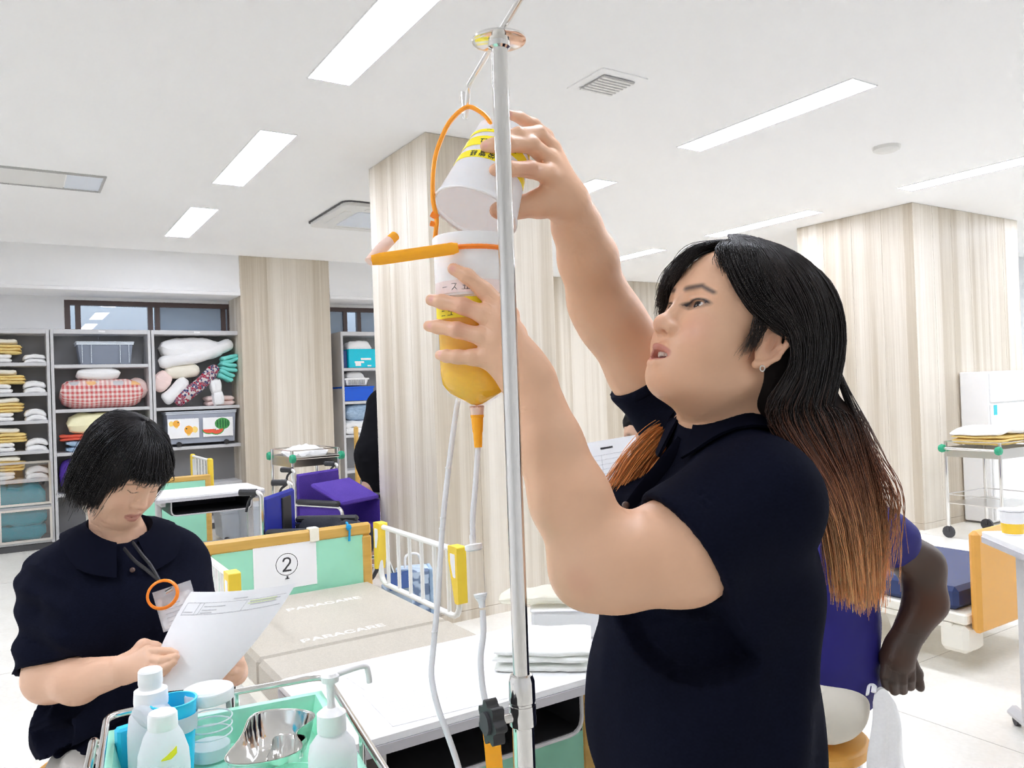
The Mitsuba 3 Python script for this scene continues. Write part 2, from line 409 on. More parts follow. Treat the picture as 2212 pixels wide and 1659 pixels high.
def beige_fn(p, n, uv):
    q = noise(p.x * 260, p.y * 260, p.z * 260)
    return mix((0.43, 0.395, 0.335), (0.49, 0.45, 0.385), q)
mat('mattress', proc(beige_fn), 0.55, spec=0.3)
mat('mattress_print', (0.74, 0.72, 0.66), 0.6)
mat('navy_vinyl', (0.012, 0.03, 0.12), 0.35)
mat('navy_side', (0.008, 0.015, 0.05), 0.4)
mat('cream_metal', (0.80, 0.77, 0.68), 0.4)
mat('desk_top', (0.88, 0.88, 0.89), 0.25)
mat('desk_edge', (0.47, 0.46, 0.48), 0.4)
mat('desk_leg', (0.50, 0.49, 0.49), 0.4)
mat('paper', (0.87, 0.87, 0.885), 0.7, spec=0.2)
mat('ink', (0.03, 0.03, 0.035), 0.6)
mat('ink_pale', (0.58, 0.58, 0.60), 0.6)
mat('highlighter', (0.75, 0.85, 0.45), 0.6)
def cloth(key, c0, c1, sc=220.0, rough=0.85):
    def fn(p, n, uv):
        q = noise(p.x * sc, p.y * sc, p.z * sc)
        g = fbm(p.x * 14, p.y * 14, p.z * 14, 2)
        return mix(c0, c1, 0.5 * q + 0.5 * g)
    return mat(key, proc(fn), rough, spec=0.15, sheen=0.3)
cloth('white_cloth', (0.78, 0.78, 0.78), (0.88, 0.88, 0.88))
cloth('cream_cloth', (0.76, 0.72, 0.60), (0.84, 0.80, 0.70))
cloth('yellow_cloth', (0.72, 0.52, 0.16), (0.82, 0.66, 0.30))
cloth('pale_yellow', (0.84, 0.80, 0.50), (0.90, 0.86, 0.60))
cloth('pink_cloth', (0.80, 0.60, 0.56), (0.86, 0.70, 0.66))
cloth('turquoise', (0.10, 0.56, 0.50), (0.28, 0.72, 0.66))
cloth('teal_mat', (0.0, 0.17, 0.22), (0.01, 0.24, 0.29))
cloth('red_cloth', (0.55, 0.06, 0.04), (0.70, 0.16, 0.10))
cloth('purple_cloth', (0.05, 0.02, 0.22), (0.10, 0.05, 0.32))
cloth('grey_blue', (0.18, 0.28, 0.42), (0.45, 0.58, 0.72), 60)
cloth('dark_cloth', (0.015, 0.016, 0.022), (0.03, 0.032, 0.042))
def gingham_fn(p, n, uv):
    a, b = dr.floor(p.x * 48), dr.floor((p.z - p.y) * 48)
    m = 0.5 * (a - 2 * dr.floor(a / 2)) + 0.5 * (b - 2 * dr.floor(b / 2))
    base = mix((0.80, 0.66, 0.62), (0.55, 0.12, 0.12), m)
    q, w, r = voronoi(p.x * 7.5, p.z * 9.0 - p.y * 3)
    blob = smoothstep(0.40, 0.33, q) * smoothstep(0.035, 0.012, dr.abs(p.z - 1.595))
    return mix(base, dr.select(r > 0.5, mi.Color3f(0.80, 0.48, 0.22), mi.Color3f(0.55, 0.54, 0.56)), blob)
mat('gingham', proc(gingham_fn), 0.85, spec=0.1)
def floral_fn(p, n, uv):
    q, w, r = voronoi((p.x + p.z) * 34, (p.x - p.z) * 34)
    edge = smoothstep(0.02, 0.16, w - q)
    c = dr.select(r > 0.72, mi.Color3f(0.60, 0.55, 0.55), dr.select(r > 0.45, mi.Color3f(0.32, 0.02, 0.05), dr.select(r > 0.25, mi.Color3f(0.05, 0.05, 0.14), mi.Color3f(0.25, 0.07, 0.12))))
    return mix((0.50, 0.44, 0.44), c, edge)
mat('floral', proc(floral_fn), 0.85, spec=0.1)
def basket_fn(p, n, uv):
    a = noise(p.x * 60 + p.y * 60, p.z * 60, 1)
    return mix((0.16, 0.22, 0.34), (0.50, 0.60, 0.72), smoothstep(0.35, 0.65, a))
mat('pattern_blue', proc(basket_fn), 0.7)
scene['m_clear_plastic'] = {'type': 'thindielectric', 'int_ior': 1.35}
thin('milky', (0.94, 0.96, 0.98), 0.35, 0.35, 0.14)
thin('clear_box', (0.86, 0.90, 0.95), 0.2, 0.3, 0.45)
thin('bag_film', (0.94, 0.96, 0.98), 0.25, 0.4, 0.35)

# ------------------------------------------------------------------ tall grey cabinets along the back wall
def cabinet(x0, x1, y0, y1, z1, shelves, lab, seam=True):
    k = thing('bookcase', lab, 'shelving unit')
    t = 0.028
    part(k, 'side_panel', bx(x0, x0 + t, y0, y1, .06, z1, .003), 'm_steel_grey', False)
    part(k, 'side_panel', bx(x1 - t, x1, y0, y1, .06, z1, .003), 'm_steel_grey', False)
    part(k, 'top_panel', bx(x0 + t, x1 - t, y0, y1, z1 - .045, z1, .003), 'm_steel_grey', False)
    part(k, 'back_panel', cat(bx(x0 + t, (x0 + x1) / 2 - .001, y1 - .012, y1 - .002, .06, z1 - .04), bx((x0 + x1) / 2 + .001, x1 - t, y1 - .012, y1 - .002, .06, z1 - .04)), 'm_steel_back', False)
    for z in shelves:
        part(k, 'shelf', bx(x0 + t, x1 - t, y0 + .004, y1 - .012, z - .034, z, .003), 'm_steel_grey', False)
    part(k, 'base', bx(x0 + .01, x1 - .01, y0 + .03, y1, 0, .06), 'm_dark_grey', False)
    part(k, 'label_holder', bx((x0 + x1) / 2 - .03, (x0 + x1) / 2 + .03, y0 - .003, y0, z1 - .028, z1 - .012), 'm_white_plastic', False)
    return k
cabinet(-.555, .345, 8.88, 9.23, 2.135, (1.81, 1.52, 1.25, .96, .69, .43, .10), 'grey steel bookcase at the left edge holding striped blankets, with sliding doors below')
cabinet(.352, 1.252, 8.88, 9.23, 2.135, (1.785, 1.345, .92, .52, .10), 'middle grey steel bookcase with a clear box and a red checked cushion')
cabinet(1.259, 2.159, 8.88, 9.23, 2.135, (1.325, .905, .50, .10), 'grey steel bookcase beside the timber wall pier, stuffed with pillows on top')
cabinet(3.30, 4.20, 8.86, 9.21, 2.14, (1.71, 1.315, .92, .50, .10), 'grey steel bookcase glimpsed between the wall pier and the timber column')
# sliding doors on the lower half of the left one
k = 'bookcase'
for (z0, z1) in ((.44, .86), (.09, .41)):
    for (a, b, yy) in ((-.53, -.09, 8.868), (-.11, .325, 8.860)):
        dr_ = part(k, 'sliding_door', cat(bx(a, b, yy, yy + .008, z1 - .022, z1), bx(a, b, yy, yy + .008, z0, z0 + .022), bx(a, a + .02, yy, yy + .008, z0, z1), bx(b - .02, b, yy, yy + .008, z0, z1)), 'm_steel', False)
        part(dr_, 'pane', bx(a + .02, b - .02, yy + .003, yy + .005, z0 + .022, z1 - .022), 'm_pane', False)
# ---- things on the left bookcase
lv = {1.81: 'top shelf', 1.52: 'second shelf', 1.25: 'third shelf', .96: 'fourth shelf', .69: 'fifth shelf'}
for i, (z, nm) in enumerate(lv.items()):
    hh = .085
    single('blanket', f'cream and mustard folded blanket on the {nm} of the left bookcase', 'blanket', xf(folded(.36, .30, .085, 3, i + 5), rz(-4), (-.06 + .02 * (i % 2), 9.03, z + .088)), 'm_yellow_cloth', 60, 'folded blankets in the left bookcase')
    single('white_blanket', f'white folded blanket lying under the mustard one on the {nm} of the left bookcase', 'blanket', xf(folded(.30, .28, .085, 2, i + 15), rz(3), (-.12, 9.02, z)), 'm_white_cloth', 60, 'white blankets in the left bookcase')
    single('top_blanket', f'white cover lying over the mustard blanket on the {nm} of the left bookcase', 'blanket', xf(folded(.33, .28, .045, 1, i + 55), rz(-2), (-.08, 9.03, z + .176)), 'm_cream_cloth', 60, 'covers on top of the mustard blankets')
    single('folded_cloth', f'pile of white folded cloth at the right of the {nm} of the left bookcase', 'folded cloth', xf(folded(.19, .26, .11 if i else .08, 2, i + 25, sag=.25), rz(2), (.215, 9.03, z)), 'm_white_cloth', 60, 'white cloths in the left bookcase')
for i, z in enumerate((.43, .10)):
    for j in range(2 if z < .4 else 1):
        single('teal_mat', ('upper' if z > .4 else ('lower' if j == 0 else 'middle')) + ' teal folded mat behind the sliding door of the left bookcase', 'mat', xf(folded(.80, .28, .145 if z < .4 else .21, 1, 40 + i * 3 + j), None, (-.11, 9.05, z + .146 * j)), 'm_teal_mat', 60, 'teal mats')
# ---- things on the middle bookcase
def bin_(name, lab, c, sx, sy, h, m, cat_='storage box', lid='m_clear_box', taper=.9, group=None):
    k = thing(name, lab, cat_, group)
    x, y, z = c; t = .004
    P0 = np.array([[-1, -1], [1, -1], [1, 1], [-1, 1]], float) * (sx / 2, sy / 2)
    b0, b1 = np.c_[P0 * taper, np.zeros(4)], np.c_[P0, np.full(4, h)]
    i0, i1 = np.c_[(P0 - np.sign(P0) * t) * taper, np.full(4, t)], np.c_[P0 - np.sign(P0) * t, np.full(4, h)]
    v = np.vstack([b0, b1, i1, i0]) + V(x, y, z)
    f = [[3, 2, 1, 0], [12, 13, 14, 15]]
    for a, b in ((0, 4), (4, 8), (8, 12)):
        for q in range(4):
            f.append([a + q, a + (q + 1) % 4, b + (q + 1) % 4, b + q])
    part(k, 'body', (v, np.array(f)), m, False)
    part(k, 'rim', cat(*[bx(x - sx / 2 - .008, x + sx / 2 + .008, y + s * (sy / 2 + .002) - .006, y + s * (sy / 2 + .002) + .006, z + h - .02, z + h, .002) for s in (-1, 1)],
                       *[bx(x + s * (sx / 2 + .002) - .006, x + s * (sx / 2 + .002) + .006, y - sy / 2, y + sy / 2, z + h - .02, z + h, .002) for s in (-1, 1)]), m if lid is None else lid, False)
    if lid:
        part(k, 'lid', prism(rrect(sx + .03, sy + .03, .02), .012, (x, y, z + h)), lid, 30)
    return k
mat('clear_edge', (0.62, 0.68, 0.74), 0.3)
mat('box_grey', (0.20, 0.23, 0.29), 0.35)
k = bin_('storage_box', 'clear grey plastic storage box with a lid on the top shelf of the middle bookcase', (.835, 9.03, 1.787), .50, .28, .215, 'm_box_grey', lid='m_clear_edge')
for sx in (-.21, -.13, .13, .21):
    part(k, 'rib', bx(.835 + sx - .003, .835 + sx + .003, 8.878, 8.889, 1.80, 1.99), 'm_clear_edge', False)
single('pillow', 'plump white pillow lying on the red checked cushion', 'pillow', xf(pillow(.44, .26, .13, seed=3), rx(-6), (.77, 9.01, 1.69)), 'm_white_cloth', True)
single('checked_cushion', 'large red and white checked cushion with blurred animal print in the middle bookcase', 'cushion', xf(pillow(.84, .34, .30, seed=4, p=3.4), rx(-10), (.80, 9.04, 1.49)), 'm_gingham', True)
single('pink_cushion', 'pale pink cushion squeezed behind the red checked cushion', 'cushion', xf(pillow(.22, .25, .22, seed=14), None, (1.13, 9.09, 1.53)), 'm_pink_cloth', True)
single('yellow_cushion', 'pale yellow cushion on the third shelf above the head of the reading woman', 'cushion', xf(pillow(.76, .32, .22, seed=5, p=3.2), rx(8), (.82, 9.04, 1.195)), 'm_pale_yellow', True)
single('red_cloth', 'folded red cloth under the pale yellow cushion', 'folded cloth', xf(folded(.34, .26, .06, 2, 71), None, (.58, 9.03, 1.03)), 'm_red_cloth', 60)
single('patterned_cloth', 'folded grey blue patterned cloth below the red cloth', 'folded cloth', xf(folded(.70, .28, .105, 2, 72), None, (.80, 9.03, .92)), 'm_grey_blue', 60)
single('purple_bag', 'purple cloth bundle low in the middle bookcase beside the dark hair', 'cloth bundle', xf(pillow(.36, .26, .34, seed=8), None, (.56, 9.03, .69)), 'm_purple_cloth', True)
# ---- things on the right bookcase
single('duvet', 'puffy white duvet at the top of the right bookcase', 'duvet', xf(pillow(.72, .30, .24, seed=21, lump=.03), ry(2), (1.68, 9.05, 1.945)), 'm_white_cloth', True)
c1 = smooth_path([(1.34, 8.99, 1.79), (1.50, 8.97, 1.83), (1.72, 8.97, 1.86), (1.95, 8.98, 1.95), (2.09, 9.0, 2.01)], 26)
single('bolster', 'long white bolster bent diagonally across the right bookcase', 'bolster', tube(c1, .068 * np.r_[.55, .9, np.ones(22), .9, .55], 16), 'm_white_cloth', True)
c2 = smooth_path([(1.40, 9.03, 1.70), (1.56, 9.0, 1.70), (1.74, 9.0, 1.72)], 14)
single('cream_cushion', 'cream cushion under the long white bolster', 'cushion', tube(c2, .072 * np.r_[.5, .9, np.ones(10), .9, .5], 14), 'm_cream_cloth', True)
c3 = smooth_path([(1.37, 8.98, 1.40), (1.46, 8.97, 1.46), (1.60, 8.97, 1.62)], 14)
single('white_roll', 'white rolled cushion at the lower left of the right bookcase', 'cushion', tube(c3, .070 * np.r_[.5, .9, np.ones(10), .9, .5], 14), 'm_white_cloth', True)
single('pink_pillow', 'pink pillow at the left side of the right bookcase', 'pillow', xf(pillow(.18, .24, .24, seed=22), ry(30), (1.365, 9.03, 1.60)), 'm_pink_cloth', True)
c4 = smooth_path([(1.49, 8.97, 1.365), (1.62, 8.94, 1.47), (1.78, 8.95, 1.60), (1.92, 8.98, 1.75)], 22)
single('floral_bolster', 'dark red patterned bolster standing diagonally in the right bookcase', 'bolster', tube(c4, .066 * np.r_[.6, .9, np.ones(18), .9, .55], 16), 'm_floral', True)
for i, (dx, dz, a) in enumerate(((0, 0, 10), (.03, .09, -14), (-.04, -.09, 24))):
    single('turquoise_towel', ('middle', 'topmost', 'lowest')[i] + ' crumpled turquoise towel at the right of the right bookcase', 'towel', xf(folded(.17, .22, .085, 2, 90 + i), ry(a), (2.03 + dx, 8.99, 1.70 + dz)), 'm_turquoise', 60, 'turquoise towels')
single('white_towel_roll', 'small white folded towel hanging over the shelf edge in the right bookcase', 'towel', xf(folded(.11, .14, .27, 2, 95), ry(-6), (1.915, 8.94, 1.345)), 'm_white_cloth', 60)
single('pink_towel', 'pink folded towel beside the white hanging towel', 'towel', xf(folded(.30, .24, .10, 2, 96), None, (1.95, 9.08, 1.327)), 'm_pink_cloth', 60)
mat('tub', (0.34, 0.37, 0.44), 0.3)
mat('tub_lid', (0.52, 0.56, 0.62), 0.3)
mat('picture_white', (0.88, 0.88, 0.88), 0.6)
mat('fish_orange', (0.88, 0.42, 0.05), 0.6)
mat('fish_fin', (0.93, 0.68, 0.20), 0.6)
mat('melon_dark', (0.01, 0.12, 0.03), 0.6)
mat('melon_green', (0.06, 0.30, 0.07), 0.6)
mat('melon_red', (0.78, 0.10, 0.05), 0.6)
k = bin_('picture_box', 'wheeled plastic box with goldfish and watermelon pictures in the right bookcase', (1.735, 9.04, .935), .70, .29, .33, 'm_tub', lid='m_tub_lid', taper=.95)
for sx in (-.24, .24):
    part(k, 'wheel', cyl((1.735 + sx, 8.862, .932), (1.735 + sx, 8.885, .932), .026, 18), 'm_black_plastic', 30)
import shapely.geometry as sg
from shapely import affinity as sa
def disc(x, y, rx_, ry_): return sa.scale(sg.Point(x, y).buffer(1.0, quad_segs=10), rx_, ry_)
def ell(x, y, a, b, rot=0): return sa.translate(sa.rotate(sa.scale(sg.Point(0, 0).buffer(1.0, quad_segs=10), a, b), rot, origin=(0, 0)), x, y)
def flat(poly, t, o):                      # a flat cut-out standing upright and facing the room (-y)
    ms = [prism(g, t, (0, 0, 0)) for g in getattr(poly, 'geoms', [poly])]
    R = np.array([[1, 0, 0], [0, 0, -1], [0, 1, 0]], float)
    return xf(cat(*ms), R, o)
for x, nm in ((1.545, 'goldfish'), (1.895, 'watermelon')):
    p = part(k, 'picture', bx(x - .155, x + .155, 8.880, 8.883, .995, 1.20), 'm_picture_white', False, label=f'white picture card with {nm}')
    if nm == 'goldfish':
        for (fx, fz, s) in ((-.07, .055, .8), (.05, -.015, 1.0)):
            d = 1 if fx < 0 else -1
            o = (x + fx, 8.8799, 1.095 + fz)
            part(p, 'fish_tail', flat(ell(-d * .062 * s, 0, .03 * s, .034 * s).union(ell(0, -.04 * s, .02 * s, .022 * s)), .001, o), 'm_fish_fin', False)
            part(p, 'fish_body', flat(ell(0, 0, .043 * s, .045 * s, 10), .0016, o), 'm_fish_orange', False)
            part(p, 'fish_eye', flat(ell(d * .022 * s, .014 * s, .008 * s, .008 * s), .0024, o), 'm_ink', False)
    else:
        o = (x + .045, 8.8799, 1.12)
        part(p, 'melon', flat(ell(0, .01, .078, .062), .001, o), 'm_melon_green', False)
        part(p, 'melon_stripe', cat(*[flat(ell(q, .01, .008, .058 * (1 - abs(q) * 6)), .0014, o) for q in (-.05, -.022, .006, .034, .058)]), 'm_melon_dark', False)
        for (sx, sz, a) in ((-.095, 1.075, 0), (-.01, 1.065, 12)):
            half = ell(0, 0, .072, .052).intersection(sg.box(-.1, -.1, .1, 0.0)); half2 = ell(0, .0, .062, .042).intersection(sg.box(-.1, -.1, .1, 0.0))
            part(p, 'slice_rind', flat(sa.rotate(half, a, origin=(0, 0)), .0020, (x + sx, 8.8797, sz)), 'm_melon_green', False)
            part(p, 'slice_flesh', flat(sa.rotate(half2, a, origin=(0, 0)), .0026, (x + sx, 8.8797, sz)), 'm_melon_red', False)
# ---- things on the hidden bookcase
mat('cyan_box', (0.0, 0.52, 0.66), 0.4)
mat('blue_crate', (0.0, 0.09, 0.60), 0.4)
mat('navy_box', (0.01, 0.05, 0.20), 0.4)
k = thing('cardboard_box', 'bright turquoise box with white stickers and a plastic bag on top', 'box')
part(k, 'body', bx(3.40, 3.74, 8.88, 9.15, 1.712, 1.935, .004), 'm_cyan_box', False)
for (a, b, c, d) in ((-.05, .02, .02, .055), (.02, .15, .09, .115), (-.06, .06, .055, .078), (.10, .15, .015, .03)):
    part(k, 'sticker', bx(3.53 + a, 3.53 + b, 8.877, 8.8805, 1.712 + c, 1.712 + d), 'm_white_plastic', False)
single('plastic_bag', 'crumpled white plastic bag lying on the turquoise box', 'plastic bag', xf(pillow(.33, .24, .15, n=22, seed=31, lump=.05), None, (3.55, 9.0, 1.965)), 'm_white_plastic', 20)
bin_('crate', 'cobalt blue plastic crate below the white basket', (3.50, 9.02, 1.32), .40, .28, .17, 'm_blue_crate', 'crate', lid=None, taper=.94)
k = bin_('basket', 'white slotted plastic basket standing on the blue crate', (3.50, 9.02, 1.505), .29, .24, .085, 'm_white_plastic', 'basket', lid=None, taper=.85)
for i in range(10):
    part(k, 'slot', bx(3.40 + i * .021, 3.409 + i * .021, 8.902, 8.906, 1.515, 1.575), 'm_steel_back', False)
single('basket_bag', 'round white bundle in the white basket', 'bundle', xf(pillow(.25, .2, .14, seed=33), None, (3.50, 9.02, 1.60)), 'm_white_cloth', True)
single('blue_bag', 'pale blue plastic wrapped bundle below the blue crate', 'bundle', xf(pillow(.40, .26, .20, seed=34, lump=.03), None, (3.53, 9.0, 1.19)), 'm_grey_blue', 40)
single('white_bundle', 'white bundle under the pale blue wrapped bundle', 'bundle', xf(folded(.40, .26, .15, 2, 35), None, (3.53, 9.0, .925)), 'm_white_cloth', 60)
single('bookcase_case', 'navy box at the left of the turquoise box', 'box', bx(3.332, 3.392, 8.92, 9.15, 1.712, 1.92, .003), 'm_navy_box', False)

# ------------------------------------------------------------------ adjustable beds
def side_rail(k, x, y0, y1, z0, z1, out, sgn):
    """a white hospital bed rail along y with yellow plastic ends"""
    r = part(k, 'side_rail', frame_bar([(x, y0 + .06, z1), (x, y1 - .05, z1)], .0125, 10), 'm_white_rail', 40)
    part(r, 'lower_bar', frame_bar([(x, y0 + .03, z1 - .12), (x, y0 + .03, z0), (x, y1 - .03, z0), (x, y1 - .03, z1 - .12)], .0125, 10, .07), 'm_white_rail', 40)
    n = 6
    for i in range(n):
        yy = y0 + .12 + (y1 - y0 - .24) * i / (n - 1)
        part(r, 'rail_bar', cyl((x, yy, z0), (x, yy, z1), .009, 10), 'm_white_rail', 40)
    for yy, d in ((y0, 1), (y1, -1)):
        poly = [(0, 0), (.075, 0), (.075, -.06), (.03, -.23), (.0, -.23)]
        poly = [(a * d, b) for a, b in poly]
        if d < 0: poly = poly[::-1]
        R = np.array([[0, 0, 1], [1, 0, 0], [0, 1, 0]], float)
        e = part(r, 'rail_end', xf(prism(sg.Polygon(poly).buffer(-.006).buffer(.006), .044), R, (x - .022, yy, z1 + .02)), 'm_yellow_plastic', 30)
        lb = sg.Polygon([(.016 * d, -.03), (.055 * d, -.03), (.055 * d, -.07), (.036 * d, -.125), (.016 * d, -.125)])
        part(e, 'sticker', xf(prism(lb, .0465), R, (x - .02325, yy, z1 + .02)), 'm_paper', False)
BX0, BX1, BY0, BY1 = .70, 1.485, 1.97, 3.70
k = thing('hospital_bed', 'hospital bed with beige mattress, mint foot board and white side rails', 'bed')
fb = part(k, 'foot_board', cat(bx(BX0, BX1 + .02, BY1, BY1 + .035, .685, .748, .012), bx(BX1 - .03, BX1 + .02, BY1, BY1 + .035, .22, .685, .008), bx(BX0, BX0 + .05, BY1, BY1 + .035, .22, .685, .008), bx(BX0, BX1, BY1, BY1 + .035, .20, .25, .008)), 'm_oak', False)
part(fb, 'panel', bx(BX0 + .045, BX1 - .025, BY1 + .006, BY1 + .03, .24, .69), 'm_mint', False, label='mint green panel')
hb = part(k, 'head_board', cat(bx(BX0, BX1, BY0 - .05, BY0 - .02, .615, .66, .01), bx(BX0, BX0 + .045, BY0 - .05, BY0 - .02, .2, .615, .006), bx(BX1 - .045, BX1, BY0 - .05, BY0 - .02, .2, .615, .006)), 'm_oak', False)
part(hb, 'panel', bx(BX0 + .04, BX1 - .04, BY0 - .046, BY0 - .024, .1, .62), 'm_mint', False)
part(k, 'frame', cat(bx(BX0 + .03, BX1 - .03, BY0, BY1 - .01, .27, .345, .01), bx(BX0 + .2, BX1 - .2, 2.4, 3.2, .12, .27, .01)), 'm_cream_metal', False)
for a in (BX0 + .08, BX1 - .08):
    for b in (BY0 + .15, BY1 - .15):
        part(k, 'caster', cat(cyl((a - .015, b, .06), (a + .015, b, .06), .06, 16), cyl((a, b, .06), (a, b, .28), .015, 10)), 'm_rubber', 30)
mt = part(k, 'mattress', cat(*[bx(BX0 + .015, BX1 - .005, a + .0015, b - .0015, .345, .462, .016) for a, b in ((1.985, 2.42), (2.42, 2.85), (2.85, 3.692))]), 'm_mattress', False)
for (x, y) in ((.985, 3.40), (.62 + .28, 2.93)):
    m = meshkit.text_mesh('PARACARE', .034, .0009, True)
    wd = m.vertices[:, 0].max()
    mm = xf(m, None, (x, y, .4615)); 
    part(mt, 'print', xf((np.asarray(m.vertices) * (.34 / wd, 1.15, 1), m.faces), None, (x, y, .4615)), 'm_mattress_print', False)
side_rail(k, BX1 + .035, 2.80, 3.66, .46, .735, 1, 1)
side_rail(k, BX0 - .03, 2.95, 3.66, .46, .735, 1, 1)
# clip and blue cord on the foot board
single('clip', 'cream plastic clip on the top edge of the mint foot board', 'clip', cat(bx(1.19, 1.235, BY1 - .008, BY1 + .043, .745, .755, .002), bx(1.19, 1.235, BY1 - .009, BY1 - .002, .69, .75, .002), bx(1.195, 1.23, BY1 + .037, BY1 + .045, .70, .75, .002)), 'm_cream_cloth', False)
k2 = thing('cord', 'short blue cord knotted around the top of the foot board', 'cord')
mat('blue_cord', (0.0, 0.28, 0.60), 0.5)
part(k2, 'loop', tube(smooth_path([(1.385, BY1 - .006, .67), (1.387, BY1 - .009, .72), (1.38, BY1 - .006, .752), (1.385, BY1 + .02, .757), (1.392, BY1 + .042, .745), (1.392, BY1 + .043, .69)], 24), .0055, 8), 'm_blue_cord', 40)
part(k2, 'knot', xf(pillow(.028, .02, .03, 8, lump=0), None, (1.383, BY1 - .01, .738)), 'm_blue_cord', 40)
# the numbered sheet on the foot board
k = thing('number_sheet', 'white paper sheet with the circled number 2 on the mint foot board', 'sign')
ny = BY1 + .004
part(k, 'sheet', bx(.925, 1.222, ny - .0012, ny + .001, .487, .695), 'm_paper', False)
ring = sg.Point(0, 0).buffer(.052, quad_segs=20).difference(sg.Point(0, 0).buffer(.0495, quad_segs=20))
part(k, 'circle', flat(ring, .0008, (1.079, ny - .0012, .600)), 'm_ink', False)
m2 = meshkit.text_mesh('2', .066, .0008); vv = np.asarray(m2.vertices); vv = vv - (vv.min(0) + vv.max(0)) / 2 * (1, 1, 0)
part(k, 'numeral', xf((vv, m2.faces), np.array([[1, 0, 0], [0, 0, -1], [0, 1, 0]], float), (1.079, ny - .0012, .600)), 'm_ink', False)
part(k, 'mark', flat(sg.Polygon([(-.010, 0), (.011, 0), (.009, .004), (.004, .005), (.005, .014), (-.004, .014), (-.003, .005), (-.010, .004)]), .0008, (1.079, ny - .0012, .531)), 'm_ink', False)

# the bed behind it, seen above and below the small desk
k = thing('hospital_bed', 'far bed with mint board, wooden frame and small yellow rail behind the small desk', 'bed')
part(k, 'head_board', cat(bx(.55, 1.44, 7.12, 7.155, .70, .75, .01), bx(1.40, 1.445, 7.12, 7.155, .1, .75, .008), bx(.55, .6, 7.12, 7.155, .1, .70, .008)), 'm_oak', False)
part(k, 'panel', bx(.58, 1.41, 7.128, 7.148, .12, .71), 'm_mint', False)
part(k, 'mattress', bx(.57, 1.42, 7.16, 8.70, .36, .46, .015), 'm_mattress', False)
part(k, 'frame', bx(.60, 1.40, 7.16, 8.70, .1, .355, .01), 'm_cream_metal', False)
for a in (.68, 1.32):
    for b in (7.3, 8.55):
        part(k, 'caster', cyl((a - .015, b, .052), (a + .015, b, .052), .052, 14), 'm_rubber', 30)
r = part(k, 'side_rail', frame_bar([(1.46, 7.20, .86), (1.46, 7.95, .86)], .013, 8), 'm_white_rail', 40)
part(r, 'lower_bar', frame_bar([(1.46, 7.22, .84), (1.46, 7.22, .5), (1.46, 7.93, .5), (1.46, 7.93, .84)], .012, 8, .06), 'm_white_rail', 40)
for i in range(5):
    part(r, 'rail_bar', cyl((1.46, 7.32 + .13 * i, .5), (1.46, 7.32 + .13 * i, .86), .010, 8), 'm_white_rail', 40)
for yy in (7.16, 7.93):
    part(r, 'rail_end', bx(1.44, 1.48, yy, yy + .07, .56, .88, .01), 'm_yellow_plastic', False)

# the bed with the navy mattress at the right
k = thing('hospital_bed', 'bed with navy blue mattress and orange wooden end board at the right', 'bed')
part(k, 'mattress', bx(3.66, 4.50, 1.98, 3.90, .29, .395, .02), 'm_navy_vinyl', False)
part(k, 'end_board', bx(3.67, 4.60, 1.88, 1.93, .20, .665, .018), 'm_orange_wood', False)
part(k, 'frame', cat(bx(3.64, 4.52, 1.93, 3.9, .235, .285, .008), bx(3.645, 3.68, 2.0, 3.9, .205, .232, .004)), 'm_cream_metal', False)
part(k, 'end_bracket', bx(3.64, 3.80, 1.93, 2.06, .10, .23, .02), 'm_cream_metal', False)
for i, b in enumerate((2.10, 3.7)):
    for a in (3.74, 4.4):
        part(k, 'leg', cat(prism([(-.09, 0), (.09, 0), (.03, -.16), (-.03, -.16)], .05, (a - .02, b + .2, .235), (0, 1, 0), (0, 0, 1))), 'm_cream_metal', False)
        part(k, 'caster', cat(cyl((a - .02, b + .2, .045), (a + .02, b + .2, .045), .045, 14), cyl((a, b + .2, .05), (a, b + .2, .1), .012, 8)), 'm_rubber', 30)

# ------------------------------------------------------------------ desks
def desk(x0, x1, y0, y1, h, lab, legs=True):
    k = thing('desk', lab, 'desk')
    part(k, 'top', prism(rrect(x1 - x0, y1 - y0, .03), .014, ((x0 + x1) / 2, (y0 + y1) / 2, h - .014)), 'm_desk_top', 30)
    part(k, 'edge_band', prism(rrect(x1 - x0 + .006, y1 - y0 + .006, .033), .020, ((x0 + x1) / 2, (y0 + y1) / 2, h - .035)), 'm_desk_edge', 30)
    tx0, tx1, ty0, ty1 = x0 + .10, (x1 - .10 if legs else 1.13), y0 + .035, y1 - .06
    part(k, 'tray', cat(bx(tx0, tx1, ty0, ty1, h - .135, h - .131), bx(tx0, tx0 + .004, ty0, ty1, h - .135, h - .036), bx(tx1 - .004, tx1, ty0, ty1, h - .135, h - .036), bx(tx0, tx1, ty1 - .004, ty1, h - .135, h - .036)), 'm_black_plastic', False)
    part(k, 'tray_rail', frame_bar([(tx0, ty0, h - .04), (tx0, ty0, h - .138), (tx1, ty0, h - .138), (tx1, ty0, h - .04)], .005, 8, .04), 'm_desk_leg', 40)
    for x in (x0 + .05, x1 - .05):
        lg = part(k, 'leg', bx(x - .02, x + .02, (y0 + y1) / 2 - .03, (y0 + y1) / 2 + .03, .05, h - .036, .008), 'm_desk_leg', False)
        part(lg, 'foot', bx(x - .02, x + .02, y0 + .02, y1 - .02, .012, .05, .01), 'm_desk_leg', False)
        part(lg, 'bracket', bx(x - .018, x + .018, y0 + .05, y1 - .05, h - .07, h - .036, .006), 'm_desk_leg', False)
    part(k, 'cross_bar', bx(x0 + .07, x1 - .07, (y0 + y1) / 2 - .015, (y0 + y1) / 2 + .015, .24, .31, .006), 'm_desk_leg', False)
    return k
desk(.525, 1.45, 1.475, 1.925, .70, 'white topped grey edged desk behind the drip stand, with papers and towels', False)
